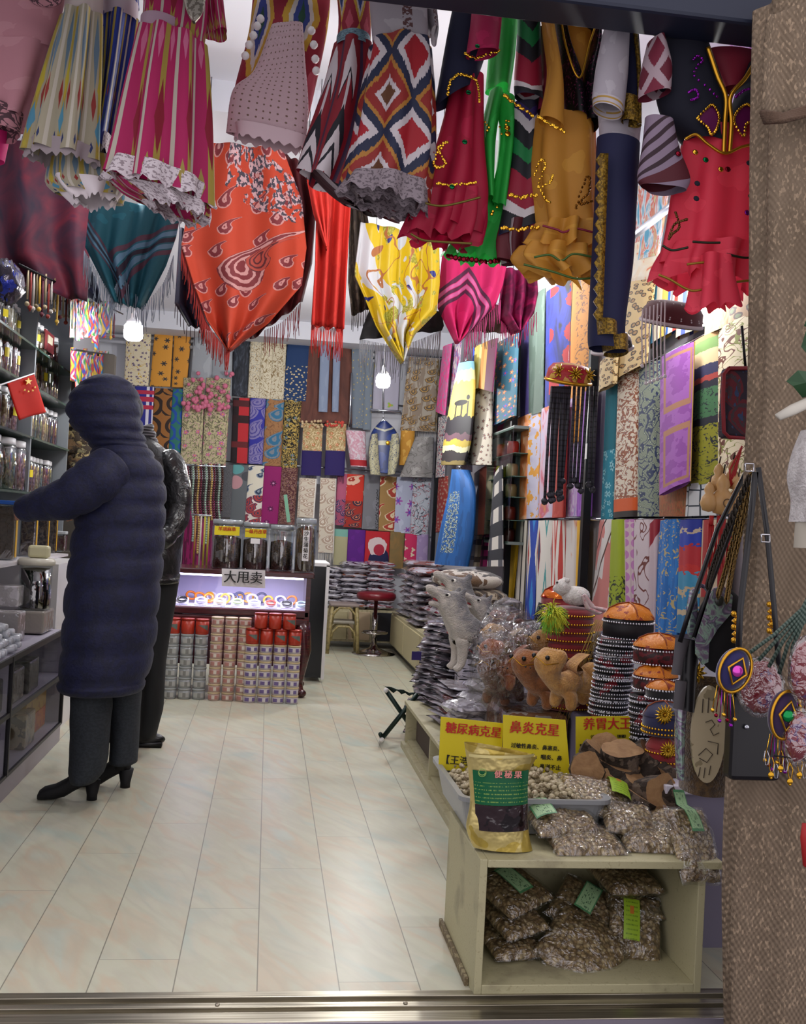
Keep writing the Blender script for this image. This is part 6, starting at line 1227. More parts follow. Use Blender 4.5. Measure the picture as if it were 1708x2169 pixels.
cabm = mat('cream_cabinet', lambda: mix(noise(vec(sep(OB())[0]*9, sep(OB())[2]*2), 4, 2) > .55, '#b9b08f', '#ab9f80'), .5)
t = thing('base_cabinet', 'low cream cabinets along the back wall under the stacks', 'cabinet', (.9, 9.95, 0))
xa_, xb_ = PY(688, 1300, 9.8).x, 1.25
boxo('cabinet_body', (xa_, 9.75, .06), (1.74, 10.1, .37), cabm, t)
for k in range(3):
    u = lerp(xa_, xb_, k/3); boxo('door', (u+.01, 9.735, .08), (lerp(xa_, xb_, (k+1)/3)-.01, 9.75, .35), mat('door_cream%d' % k, ('#b8ad88', '#c8b294', '#1a1a22')[k], .5), t, .003)
t = thing('base_cabinet', 'low cream cabinets along the right wall, doors facing the aisle', 'cabinet', (1.5, 7.8, 0))
boxo('cabinet_body', (1.22, 5.9, .06), (1.74, 9.7, .37), cabm, t)
for k in range(4): boxo('door', (1.205, 5.95+k*.93, .08), (1.22, 5.95+k*.93+.9, .35), MATS['door_cream0'], t, .003)
boxo('plinth', (1.26, 5.92, 0), (1.72, 9.68, .06), blkt, t)
# flat wrapped shawls piled on the cabinets
wr = [mat('wrap%d' % i, (lambda c: (lambda: mix(noise(vec(sep(OB())[0], sep(OB())[1], sep(OB())[2]*6.), 9, 3, 1.) > .47, c, '#b8b4be')))(c), .22, bump=.9, bs=22, coat=.6) for i, c in enumerate(('#5c1a24', '#3a2c30', '#8a4a44', '#7c7880', '#40323c', '#9c5a3c', '#7a2030', '#a39aa0', '#22242c', '#6a5c66'))]
cn_ = ['crimson', 'dark brown', 'dusty red', 'grey', 'plum', 'rust', 'wine red', 'silver', 'black', 'mauve']
def pack(w_, d_, h_, m, seed=0):
    """soft flat parcel"""
    rnd = random.Random(seed); V = []; Fc = []; n, k = 10, 8
    for s in (0, 1):
        for i in range(n+1):
            for j in range(k+1):
                u, v = i/n*2-1, j/k*2-1; e = (1-abs(u)**5)*(1-abs(v)**5); z = h_*.5*(e**.4 if s else -(e**.4)) + rnd.uniform(-.12, .12)*h_*e
                V.append((u*w_/2*(1+rnd.uniform(-.006, .006)), v*d_/2*(1+rnd.uniform(-.006, .006)), z + h_*.5))
    st = (n+1)*(k+1)
    for i in range(n):
        for j in range(k):
            a = i*(k+1)+j; Fc.append((a+k+1, a+1+k+1, a+1, a)[::1]); Fc.append((st+a, st+a+1, st+a+k+2, st+a+k+1)[::-1])
    b = [i*(k+1) for i in range(n+1)] + [n*(k+1)+j for j in range(1, k+1)] + [i*(k+1)+k for i in range(n-1, -1, -1)] + [j for j in range(k-1, 0, -1)]
    for q in range(len(b)): a, c = b[q], b[(q+1) % len(b)]; Fc.append((a, c, st+c, st+a))
    return V, Fc
def pile(cx_, cy_, z0, n, w_, d_, h_, where, ci, rot=0., lean=(0, 0), jit=.01, g=None):
    z = z0; rnd = random.Random(int(cx_*100)+n)
    for i in range(n):
        hh = h_*rnd.uniform(.8, 1.2); V, Fc = pack(w_*rnd.uniform(.93, 1.05), d_*rnd.uniform(.93, 1.05), hh, None, i+n)
        c = ci[i % len(ci)]; o = mesh('wrapped_shawl', V, Fc, wr[c]); o.location = (cx_ + lean[0]*i + rnd.uniform(-jit, jit), cy_ + lean[1]*i + rnd.uniform(-jit, jit), z); o.rotation_euler.z = rot + rnd.uniform(-.12, .12)
        tag(o, '%s wrapped shawl, %s from bottom of %s' % (cn_[c], (ORD + ['twenty-' + k_ for k_ in ORD])[i], where), 'shawl', g or 'wrapped shawls in the ' + where); z += hh*1.01
zc2 = .372
for px, n, ci, wh_, Y, w_ in ((704, 8, (4, 1, 3, 8), 'pile above the bamboo stool', 9.62, .2), (745, 9, (5, 7, 1, 3, 8, 7), 'pile left of the red stool seat', 9.85, .3), (800, 9, (6, 0, 2, 6, 9), 'pile behind the red stool seat', 9.95, .3)):
    pile(PY(px, 1290, Y).x, 9.92, zc2, n, w_, .3, .05, wh_, ci)
pile(1.42, 9.2, zc2, 9, .36, .5, .055, 'far pile in the right corner', (3, 9, 7, 2, 9)); pile(1.40, 8.4, zc2, 9, .38, .5, .055, 'pile before the blue shawl', (9, 7, 3, 2, 9)); pile(1.42, 7.5, zc2, 8, .4, .5, .055, 'pile of rose covers near the far bay', (2, 2, 7, 6))
pile(1.45, 6.7, zc2, 7, .4, .5, .055, 'pile behind the black and white fur', (7, 9, 3))
# ---------------------------------------------------------------- bench along the right with goods
bm_ = mat('cream_laminate', lambda: mix(noise(vec(sep(OB())[0]*6, sep(OB())[1]*6, sep(OB())[2]*20), 4, 3) > .6, '#b4ad8c', '#a8a080'), .5)
ZB = .25
t = thing('display_bench', 'long low cream bench along the right wall carrying the toys', 'bench', (1.2, 4.3, 0))
boxo('top', (.78, 3.1, ZB-.02), (1.74, 5.45, ZB), bm_, t, .002); boxo('side_panel', (.79, 5.42, 0), (1.74, 5.445, ZB-.02), bm_, t); boxo('side_panel', (.79, 3.1, 0), (1.74, 3.12, ZB-.02), bm_, t)
boxo('side_panel', (.79, 4.62, 0), (1.74, 4.64, ZB-.02), bm_, t); boxo('plinth', (.77, 3.1, 0), (.8, 5.45, .03), bm_, t); boxo('lower_shelf', (.8, 3.1, .03), (1.74, 5.42, .045), bm_, t)
tag(boxo('stored_carton', (.84, 4.66, .046), (1.1, 5.38, .19), mat('brown_carton', '#4c4038', .8), None, .01), 'brown carton inside the cream bench', 'box')  # carton in one even dark brown
# near right stand
t = thing('side_stand', 'lilac stand with a white top against the burlap drape', 'stand', (1.4, 3.0, 0))
boxo('body', (1.20, 2.84, .0), (1.74, 3.08, .45), mat('lilac_paint', '#87829a', .5), t); boxo('top', (1.18, 2.82, .45), (1.75, 3.095, .475), mat('white_board', '#c4c0cc', .4), t, .003)
# stacks of wrapped goods at the aisle edge
pile(1.02, 5.28, ZB+.002, 24, .30, .26, .0225, 'tall slipping stack at the aisle', (8, 1, 7, 8, 8, 9), .3, (.004, .003), .014)
pile(.98, 5.75, .0, 24, .3, .3, .027, 'tall stack behind the howling wolves', (7, 8, 3, 9, 7), -.2, (.004, 0), .014)
pile(1.3, 5.75, .0, 22, .3, .3, .027, 'stack against the right wall cabinets', (9, 7, 3), .1)
pile(1.0, 4.78, ZB+.002, 14, .3, .34, .014, 'flat pale stack under the wolves', (2, 7, 9, 7, 2), .15, (.001, 0), .006)
pile(1.0, 4.5, ZB+.002, 5, .2, .2, .05, 'pile of grey bags before the wolves', (3, 7, 9), .5, (.004, -.004), .02)
pile(.87, 4.25, ZB+.002, 4, .15, .17, .05, 'low pile of grey bags by the brown camels', (7, 3), .2)
tag(boxo('purple_tag', PY(872, 1398, 5.25), PY(872, 1398, 5.25) + Vector((.05, .003, .045)), mat('purple_card', '#2a1c60', .4)), 'purple and white tag poking from the stack', 'tag')
# folding stool at the aisle
dk = mat('dark_green_metal', '#20302c', .35, .5); t = thing('folding_stool', 'folding stool with crossed dark green legs beside the stacks', 'stool', PZ(850, 1565, 0))
Yf = 5.45; Pq2 = lambda x, y, d=0.: PY(x, y, Yf + d)
for d in (0., .22):
    MB().tube([Pq2(818, 1462, d), PY(885, 1560, Yf+d+.05)], .013, 8).make('leg', dk, t)
    MB().tube([Pq2(885, 1470, d), PY(808, 1566, Yf+d-.0)], .013, 8).make('leg', dk, t)
MB().tube([PY(806, 1555, Yf-.03), PY(812, 1568, Yf+.28)], .012, 8).make('foot_bar', dk, t)
cloth('sling_seat', [(812, 1452), (830, 1462)], [(885, 1470), (880, 1475)], lambda x, y: PY(x, y, Yf+.1), dk, t, 3, .01, .004, n=(0, -.3, 1), nu=12, nv=6)
for x, y in ((818, 1462), (809, 1567)): MB().ball(PY(x, y, Yf-.02), .014, 10, 6).make('end_cap', white, t)
# ---------------------------------------------------------------- soft toys
def fur(nm, c, c2, s=60., thr=.5): return mat(nm, lambda: mix(mn(mx((noise(OB(), s, 4)-thr)*5.+.5, 0.), 1.), c, c2), .95, sheen=.35, bump=.7, bs=180)
def skinm(name, J, Ed, m, par, root, sub=2, jit=0.):
    me = bpy.data.meshes.new(name); names = list(J)
    me.from_pydata([J[n][0] for n in names], [(names.index(a), names.index(b_)) for a, b_ in Ed], []); me.materials.append(m)
    import bmesh
    bm = bmesh.new(); bm.from_mesh(me); bm.verts.layers.skin.verify(); bm.to_mesh(me); bm.free()
    for i, n in enumerate(names):
        r = J[n][1]; d = me.skin_vertices[0].data[i]; d.radius = r if isinstance(r, tuple) else (r, r); d.use_root = (n == root)
    o = bpy.data.objects.new(name, me); COL.objects.link(o)
    if par: o.parent = par
    s = o.modifiers.new('skin', 'SKIN'); s.use_smooth_shade = True; u = o.modifiers.new('sub', 'SUBSURF'); u.levels = sub; u.render_levels = sub
    return o
eyeb = mat('eye_black', '#08080a', .15); eyew = mat('eye_white', '#d8d4cc', .4); nosem = mat('nose_black', '#121014', .3); redm = mat('mouth_red', '#a8303c', .5)
def wolfcol():
    x, y, z = sep(OB()); n = noise(OB(), 28, 4); back = (z*1.9 + x*3.6 + (n-.5)*.8)
    return ramp(back, [(0., '#c4bcb2'), (.25, '#aaa49c'), (.45, '#7c7a7c'), (.7, '#55555a'), (1., '#6a6868')], False)
def wolf(label, loc, s, rz, g):
    t = thing('toy_wolf', label, 'soft toy', loc, g); fm = mat('wolf_fur' + label[:6], wolfcol, .95, sheen=.3, bump=.8, bs=160)
    J = {'hip': ((.10, 0, .155), .052), 'mid': ((.04, 0, .185), .05), 'chest': ((-.03, 0, .21), .062), 'neck': ((-.06, 0, .275), .05), 'head': ((-.075, 0, .335), .043), 'muz': ((-.125, 0, .368), .026), 'snout': ((-.18, 0, .405), .018), 'jaw': ((-.122, 0, .318), .017), 'jaw2': ((-.165, 0, .325), .011),
         'tail1': ((.17, 0, .15), .03), 'tail2': ((.21, .01, .08), .026), 'tail3': ((.22, .02, .02), .012)}
    E_ = [('hip', 'mid'), ('mid', 'chest'), ('chest', 'neck'), ('neck', 'head'), ('head', 'muz'), ('muz', 'snout'), ('head', 'jaw'), ('jaw', 'jaw2'), ('hip', 'tail1'), ('tail1', 'tail2'), ('tail2', 'tail3')]
    for sd, y in (('l', -.035), ('r', .035)):
        J['sh' + sd] = ((-.035, y, .16), .032); J['el' + sd] = ((-.03, y, .1), .022); J['wr' + sd] = ((-.036, y, .04), .017); J['pa' + sd] = ((-.06, y, .012), .018)
        J['th' + sd] = ((.10, y*1.1, .12), .042); J['kn' + sd] = ((.07, y*1.2, .075), .028); J['hk' + sd] = ((.12, y*1.2, .045), .017); J['hp' + sd] = ((.085, y*1.2, .012), .018)
        E_ += [('chest', 'sh' + sd), ('sh' + sd, 'el' + sd), ('el' + sd, 'wr' + sd), ('wr' + sd, 'pa' + sd), ('hip', 'th' + sd), ('th' + sd, 'kn' + sd), ('kn' + sd, 'hk' + sd), ('hk' + sd, 'hp' + sd)]
        J['ea' + sd] = ((-.045, y*.8, .37), .014); J['et' + sd] = ((-.03, y*.95, .4), .005); E_ += [('head', 'ea' + sd), ('ea' + sd, 'et' + sd)]
    b = skinm('body', J, E_, fm, t, 'chest')
    for y in (-.033, .033): MB().ball((-.098, y*.8, .365), .011, 10, 6).make('eye', eyew, t); MB().ball((-.104, y*.98, .367), .0065, 8, 5).make('pupil', eyeb, t)
    MB().ball((-.182, 0, .392), .0085, 8, 6).make('nose', nosem, t); MB().ball((-.13, 0, .34), .012, 10, 6, (1.7, .8, .5), Matrix.Rotation(.35, 3, 'Y')).make('tongue', redm, t)
    for o in t.children: o.location = (0, 0, 0)
    t.scale = (s*1.28, s*1.15, s); t.rotation_euler.z = rz
    return t
GW = 'howling wolf toys'
wolf('grey howling toy wolf in front, mouth open upward', PY(988, 1424, 4.42) , .93, .2, GW)
wolf('grey howling toy wolf behind the front one', PY(1040, 1398, 4.62), .76, .35, GW)
wolf('howling toy wolf at the back with raised muzzle', PY(1005, 1385, 4.95), .98, -.05, GW)
wolf('small white and grey toy dog beside the hats', PY(1128, 1400, 4.55), .42, .2, 'small toys')
for a, b_, z in ((4.42, 1., .36), (4.62, 1.1, .36), (4.95, 1.0, .5)): pass
tag(MB().box((-.1, -.0, 0), (.25, .4, .2), Matrix.Translation((1.3, 4.5, ZB))).make('padded_parcel', wr[7], None, False, bev=.04), 'grey padded parcel on which the wolves stand', 'parcel')
o = MB().ball(PY(952, 1265, 4.7), .035, 16, 9, (1.2, 1, .9)).make('toy_ball', mat('yellow_toy', '#c8b02c', .6)); tag(o, 'yellow ball behind the wolf snout', 'ball')
tag(MB().tube([PY(952, 1280, 4.7), PY(948, 1340, 4.72), (1.0, 4.72, .6)], .003, 5).make('cord', redm), 'red cord holding the yellow ball', 'cord')
tag(boxo('parcel_block', (.98, 4.99, ZB), (1.28, 5.12, .56), wr[8], None, .02), 'dark parcel block under the rear howling wolf', 'parcel')
# fur rug roll
def furpile():
    x, y, z = sep(OB()); n = noise(OB(), 6, 3, .6); return ramp(n, [(0, '#120f10'), (.44, '#1c1614'), (.47, '#cfc8bc'), (.56, '#d6d0c6'), (.6, '#6a5038'), (.7, '#2c221c')], True)
for i, (x, y, sx, sz, l_, c_) in enumerate(((990, 1228, .17, .05, 'folded black and white spotted fur on top of the pile', furpile), (1000, 1262, .17, .05, 'folded brown striped fur under the spotted one', lambda: ramp(noise(OB(), 9, 3, 1.), [(0, '#2c2018'), (.47, '#6a5844'), (.55, '#c0b49c'), (.62, '#4a3a2c')], True)), (1008, 1292, .16, .045, 'grey brown fur at the bottom of the pile', lambda: ramp(noise(OB(), 9, 3, 1.), [(0, '#5c5044'), (.5, '#8d8072'), (.6, '#3c342c')], True)))):
    p = PY(x, y, 5.4); o = MB().ball(p, 1, 30, 14, (sx*1.15, .2, sz*1.15), nz=.05, seed=i).make('fur_rug', mat('furrug%d' % i, c_, .95, sheen=.4, bump=.8, bs=120)); tag(o, l_, 'fur', 'folded furs behind the wolves')
tag(boxo('parcel_block', (1.0, 5.25, ZB), (1.35, 5.6, .72), wr[4], None, .03), 'block of dark wrapped parcels under the folded furs', 'parcel')
# camels
def camel(label, loc, s, rz, c, c2, g='plush camels', wrap=False, tilt=0.):
    t = thing('toy_camel', label, 'soft toy', loc, g); fm = fur('camel' + label[:14], c, c2, 40.)
    J = {'hip': ((.07, 0, .09), .04), 'hump2': ((.055, 0, .16), .038), 'mid': ((.025, 0, .1), .038), 'hump1': ((-.01, 0, .17), .036), 'chest': ((-.04, 0, .1), .04), 'n1': ((-.09, 0, .1), .025), 'n2': ((-.105, 0, .125), .034), 'head': ((-.115, 0, .165), .045), 'muz': ((-.168, 0, .145), .034), 'top': ((-.1, 0, .2), .028)}
    E_ = [('hip', 'mid'), ('mid', 'chest'), ('hip', 'hump2'), ('mid', 'hump1'), ('chest', 'n1'), ('n1', 'n2'), ('n2', 'head'), ('head', 'muz'), ('head', 'top')]
    for sd, y in (('l', -.035), ('r', .035)):
        J['f' + sd] = ((-.045, y, .05), .02); J['g' + sd] = ((-.05, y, .015), .019); J['b' + sd] = ((.075, y, .05), .022); J['d' + sd] = ((.075, y, .015), .019); J['e' + sd] = ((-.085, y*1.3, .19), .014)
        E_ += [('chest', 'f' + sd), ('f' + sd, 'g' + sd), ('hip', 'b' + sd), ('b' + sd, 'd' + sd), ('head', 'e' + sd)]
    skinm('body', J, E_, fm, t, 'mid')
    for y in (-.026, .026): MB().ball((-.150, y*1.1, .18), .0075, 8, 6).make('eye', eyeb, t); MB().ball((-.2, y*.4, .15), .003, 6, 4).make('nostril', nosem, t)
    MB().tube([(-.17, 0, .181), (-.16, -.032, .16), (-.12, -.046, .165)], .0015, 4).tube([(-.17, 0, .181), (-.16, .032, .16), (-.12, .046, .165)], .0015, 4).make('halter', gold, t)
    if wrap: MB().ball((-.03, 0, .125), 1, 20, 12, (.17, .085, .14), nz=.16, seed=len(label)).make('plastic_bag', MATS['crinkle_clear'], t)
    for o in t.children: o.location = (0, 0, 0)
    t.scale = (s, s, s); t.rotation_euler = (tilt, 0, rz)
    return t
film('crinkle_clear', 'f2f2f4', .1, .1, 22, 1.)
cam_ = [('sandy plush camel facing the street, nearest of the herd', 1215, 1512, 3.62, 1.2, .5, '#a87840', '#c09050', 0), ('brown plush camel tucked behind the sandy one', 1165, 1510, 3.75, 1.2, .5, '#7a4a24', '#945c30', 0), ('sandy plush camel peeking above the herd', 1200, 1452, 4.0, 1.1, .3, '#a8783c', '#b98848', 0), ('sandy plush camel lying at the hats', 1268, 1500, 3.8, .9, 2.4, '#a67a44', '#bb8c50', 0),
        ('tan plush camel in plastic on top of the bagged ones', 1085, 1420, 4.1, .95, .4, '#b08448', '#c0965a', 1), ('dark brown plush camel in a plastic bag at the bench edge', 1062, 1500, 4.0, 1.15, .9, '#6a3c22', '#84502e', 1), ('chestnut plush camel in plastic with a white tag', 1095, 1470, 3.9, 1.05, .2, '#8a4a28', '#9c5c34', 1), ('dark red-brown plush camel high by the wolves', 1080, 1372, 4.25, .8, .6, '#5e2c18', '#7a3e24', 1), ('brown plush camel in plastic under the bead strings', 1140, 1440, 4.1, .9, .1, '#7c4828', '#94603a', 1)]
for l_, x, y, Y, s, rz, c1, c2, wp in cam_: camel(l_, PY(x, y, Y), s, rz, c1, c2, wrap=bool(wp))
tag(boxo('camel_block', (.95, 3.82, ZB+.002), (1.2, 4.35, .49), mat('bagged_heap', lambda: mix(noise(OB(), 9, 3) > .55, '#6a4a34', '#8a8078'), .25, bump=.9, bs=22), None, .03), 'block of brown parcels in plastic under the bagged camels', 'parcel')
tag(boxo('toy_step', (1.21, 3.11, ZB+.002), (1.72, 4.4, .50), MATS['lilac_paint'], None, .01), 'low grey step carrying the camels and hats', 'step')
# ---------------------------------------------------------------- hats
def velvet(nm, c): return mat(nm, c, .8, sheen=.5)
orange_p = mat('orange_brocade', lambda: over(over(B('#c4700f'), noise(OB(), 26, 2) > .6, '#8a2c14'), X(vor(vec(UV()[0]*3, UV()[1]), 5).outputs['Distance']) < .12, '#e0a040'), .45, bump=.3, bs=60)
redv = velvet('red_velvet', '#7a0c14'); blkv = velvet('black_velvet2', '#0d0b12'); navyv = velvet('navy_velvet2', '#121440'); wine = velvet('wine_velvet', '#3a0a14')
rhin = mat('rhinestone', '#dfe0e8', .1, .8); silv = mat('silver_thread', '#a9abb8', .3, .7)
def beads(c, r, z, n, m, par, br=.004, tilt=0., nm='bead_trim', sx=1.):
    q = MB()
    for k in range(n): a = 2*PI*k/n; q.ball(Vector(c) + Vector((r*sx*math.cos(a), r*math.sin(a), z + tilt*math.cos(a))), br, 6, 4)
    return q.make(nm, m, par)
def doppa(label, px, py, Y, r, h, crown, band, trims=((.0, 'rhinestone'), (.45, 'rhinestone')), g='embroidered caps', peak=.55, extra=None, cat='hat', base=None):
    """four-sided cap: banded side wall with a folded, slightly pointed crown; py = image height of its lower rim"""
    p = base or PY(px, py, Y); t = thing('cap', label, cat, p, g); V = []; Fc = []; U = []; n = 40
    prof = [(1., h*.0), (1.02, h*.3), (1.0, h*.58), (.97, h*.66), (.8, h*.84), (.45, h*.97), (.12, h*1.02), (0., h*1.02)]
    MB().lathe([(r*a_, z) for a_, z in prof[:3]], p, n).make('band', band, t)
    for i, (a_, z) in enumerate(prof[2:]):
        for j in range(n):
            a = 2*PI*j/n; k = 1 + .05*abs(math.cos(2*a))*(a_ > .1); V.append(p + Vector((r*a_*k*math.cos(a), r*a_*k*math.sin(a), z - .1*h*abs(math.sin(2*a))*(a_*(1-a_)*4)))); U.append((j/n*4 % 1 if j else 0., i/5))
    m_ = len(prof)-2
    for i in range(m_-1):
        for j in range(n): Fc.append((i*n+j, i*n+(j+1) % n, (i+1)*n+(j+1) % n, (i+1)*n+j))
    mesh('crown', V, Fc, crown, t, U)
    for f_, mn_ in trims: beads(p, r*1.04, h*f_ + .004, int(r*2*PI/.0095), MATS[mn_] if mn_ in MATS else MATS['gold_sequin'], t)
    for k in range(2):
        a = k*PI/2; pts = [p + Vector((r*1.03*math.cos(a)*c_, r*1.03*math.sin(a)*c_, z_)) for c_, z_ in ((1, h*.6), (.82, h*.86), (.45, h*.99), (0, h*1.04), (-.45, h*.99), (-.82, h*.86), (-1, h*.6))]
        MB().tube(pts, .0022, 5).make('seam_piping', mat('pip' + label[:8] + str(k), '#8a3a14', .5), t)
    if extra: extra(t, p, r, h)
    return t
def rosette(c, r, m, par, n=12, nm='rosette', face=(0, -1, 0)):
    q = MB(); f = Vector(face); ux = Vector((0, 0, 1)).cross(f).normalized(); uz = f.cross(ux)
    for k in range(n):
        a = 2*PI*k/n; d = ux*math.cos(a) + uz*math.sin(a); q.tube([Vector(c), Vector(c) + d*r*.5 + f*.004, Vector(c) + d*r], [r*.05, r*.16, r*.03], 5)
    q.ball(Vector(c) + f*.004, r*.16, 8, 5)
    return q.make(nm, m, par)
# tall stack of red gold-banded hats
def column(label, px, y0, y1, Y, r, m, nm='hat_stack', cat='hats', lean=0., g=None, slices=8, trim='gold_sequin', every=1, par=None):
    """stack of nested caps; each cap is a thing of its own"""
    a, b_ = PY(px, y1, Y), PY(px+lean, y0, Y); out = []
    for k in range(slices):
        t_ = k/slices; c = a.lerp(b_, t_); h = (b_.z-a.z)/slices; t = thing('cap', label % ORD[k], cat, c, g or 'stacked caps')
        top = k == slices-1
        MB().lathe([(r*.98, 0), (r*1.02, h*.5), (r, h*.96)] + ([(r*.85, h*1.2), (r*.4, h*1.35), (0, h*1.38)] if top else [(r*.6, h*.97), (0, h*.97)]), c, 32).make('cap_shell', m, t)
        if k % every == 0: beads(c, r*1.04, h*.35, int(r*2*PI/.0105), MATS[trim], t, .0045)
        out.append(t)
    return out
column('red velvet cap with gold bead rows, %s from the bottom of the tall red stack', 1204, 1290, 1500, 3.95, .098, redv, slices=12, g='caps in the tall red stack', cat='hat')
column('wine cap with cream scrolls, %s from the bottom by the camels', 1292, 1425, 1510, 3.75, .085, wine, slices=2, g='wine caps by the camels', trim='gold_sequin', every=5, cat='hat')
column('navy cap with silver arcs, %s from the bottom behind the black column', 1290, 1345, 1440, 3.85, .06, navyv, slices=4, g='navy caps', trim='silver_thread', cat='hat')
for i, (x, y) in enumerate(((1218, 1432), (1252, 1440), (1282, 1450))):
    tag(rosette(PY(x, y, 3.58), .022, mat('cream_motif%d' % i, '#c8b088', .6), None, 7, 'embroidered_motif'), 'cream embroidered motif, %s on the wine caps' % ORD[i], 'motif', 'cream motifs on the wine caps') if False else None
# black rhinestone columns with orange tops
lacecol = mat('black_brocade', lambda: over(over(B('#0c0a10'), noise(OB(), 22, 2) > .6, '#6a0c1c'), (fr(sep(OB())[2]*26.) < .16)*(noise(OB(), 120, 1) > .42), '#c4c4cc'), .5)
def blackcol(lbl, px, y0, y1, Y, r, lean, n):
    a, b_ = PY(px, y1, Y), PY(px+lean, y0, Y)
    for k in range(n):
        c = a.lerp(b_, k/n); h = (b_.z-a.z)/n; t = thing('cap', 'black and red brocade cap with rhinestones, %s from the bottom of the %s' % (ORD[k], lbl), 'hat', c, 'brocade caps of the ' + lbl)
        MB().lathe([(r, 0), (r*1.02, h*.5), (r*.99, h*.97), (0, h*.98)], c, 30).make('cap_shell', lacecol, t); beads(c, r*1.04, h*.3, int(r*2*PI/.0085), rhin, t, .0036); beads(c, r*1.04, h*.75, int(r*2*PI/.0085), rhin, t, .003)
blackcol('taller black column', 1288, 1352, 1515, 3.45, .066, 22, 9)
doppa('orange brocade cap crowning the taller black column', 1330, 1352, 3.5, .088, .125, orange_p, mat('black_lace', '#0f0c12', .6), g='orange brocade caps')
blackcol('shorter black column', 1362, 1470, 1600, 3.2, .05, 6, 6)
doppa('orange brocade cap with rhinestone band on the shorter column', 1392, 1406, 3.25, .078, .1, orange_p, mat('brocade_band', lambda: mix(noise(OB(), 60, 2) > .5, '#5c0f18', '#2a0c10'), .5), g='orange brocade caps')
doppa('second orange cap nested under the upper one', 1388, 1462, 3.2, .07, .085, orange_p, MATS['brocade_band'], g='orange brocade caps')
doppa('small orange brocade cap at the very front of the hats', 1402, 1480, 3.12, .05, .06, orange_p, blkv, g='orange brocade caps')
goldros = mat('gold_rosette', '#b8922c', .25, .9)
doppa('navy cap with a gold sunburst beside the shell bag', 1404, 1555, 3.02, .062, .1, navyv, navyv, ((.05, 'gold_sequin'), (.2, 'gold_sequin')), extra=lambda t, p, r, h: rosette(p + Vector((-.02, -r*.95, h*.7)), .032, goldros, t, 16), g='sunburst caps')
doppa('red cap with a gold sunburst at the bottom by the shell bag', 1406, 1618, 3.0, .055, .09, redv, redv, ((.1, 'gold_sequin'), (.4, 'gold_sequin')), extra=lambda t, p, r, h: rosette(p + Vector((-.01, -r*1.0, h*.6)), .028, goldros, t, 16), g='sunburst caps')
doppa('shiny red and gold cap behind the tall red stack', 1182, 1300, 4.3, .075, .12, mat('red_foil', lambda: mix(noise(OB(), 20, 3) > .55, '#a81c14', '#c8641c'), .18, .5, bump=.4, bs=30), redv, ((.0, 'rhinestone'),), g='shiny caps')
# black beaded veil column leaning
q = thing('beaded_veil', 'black beaded veil sloping down from the shiny red cap', 'veil', PY(1120, 1400, 4.2))
cloth('cloth', [(1140, 1275), (1108, 1395)], [(1172, 1290), (1150, 1400)], lambda x, y: PY(x, y, 4.2), mat('veil_black', lambda: over(over(B('#0c0b10'), X(vor(vec(UV()[0]*2, UV()[1]*3), 9).outputs['Distance']) < .16, '#9a9ca8'), noise(OB(), 50, 2) > .68, '#2a6a4c'), .4), q, 3, .02, tube=.1, n=NB)
for i, (x, y) in enumerate(((1152, 1362), (1160, 1374))): pass
o = MB().box((-.04, -.004, -.04), (.04, .004, .04), Matrix.Translation(PY(1142, 1362, 4.1)) @ Matrix.Rotation(.8, 4, 'Y')).make('orange_patch', mat('orange_foil', '#c8702c', .2, .4, bump=.4, bs=40), q, False)
# green and yellow feather puff and small red poms
o = MB(); rr = random.Random(2)
for k in range(420):
    c = PY(1172 + rr.uniform(-6, 6), 1300 + rr.uniform(-8, 12), 3.75); d = Vector((rr.uniform(-1, 1.1), rr.uniform(-1, .3), rr.uniform(-1.3, .7))).normalized(); l_ = rr.uniform(.03, .07); o.tube([c, c + d*l_*.6, c + d*l_ + Vector((0, 0, -.02))], [.0022, .002, .0006], 4)
k = o.make('feather_puff', mat('feather', lambda: mix(noise(OB(), 14, 2) > .5, '#7fb83c', '#c4c83c'), .9)); tag(k, 'fluffy lime green and yellow puff before the red stack', 'puff')
for i, (x, y) in enumerate(((1170, 1392), (1180, 1408), (1168, 1430))): tag(MB().ball(PY(x, y, 3.78), .026, 12, 8, nz=.25, seed=i).make('pom', mat('red_pom%d' % i, '#a81c18', .9)), 'red pom, %s from the top beside the tall red stack' % ORD[i], 'pom', 'red poms')
# white fluffy toy on the red stack and pink ribbon
q = thing('toy_dog', 'white fluffy toy sitting on top of the tall red stack', 'soft toy', PY(1212, 1278, 3.9)); wf = fur('white_fur', '#c9c4c0', '#dcd8d4', 50)
k = MB().ball((.015, 0, .03), .048, 20, 12, (1.2, .9, .8), nz=.08, seed=3).ball((-.04, 0, .062), .034, 18, 11, nz=.08, seed=4).ball((-.03, -.022, .09), .011, 8, 6).ball((-.03, .022, .09), .011, 8, 6).ball((-.068, 0, .055), .014, 10, 7).make('body', wf, q); k.location = (0, 0, 0)
k = MB().ball((-.068, -.012, .08), .005, 8, 5).make('eye', eyeb, q); k.location = (0, 0, 0)
shawl('white and pink ribbon scarf trailing from the toy to the orange cap', 3.8, [(1232, 1262), (1242, 1290), (1262, 1302)], [(1240, 1258), (1262, 1285), (1300, 1292)], blotch('#c8b4b4', '#b8848a', 4), nm='ribbon', cat='ribbon', amp=.006, rip=2, g=None)
# gold tassel strings
fr2 = fringe('gold_tassel', [PY(1262, 1312, 3.7), PY(1282, 1316, 3.7)], .34, 12, mat('gold_thread', '#8c7434', .4, .5), None, .0022, 4, down=(-.35, 0, -1)); tag(fr2, 'long gold thread tassel hanging between the hat columns', 'tassel')
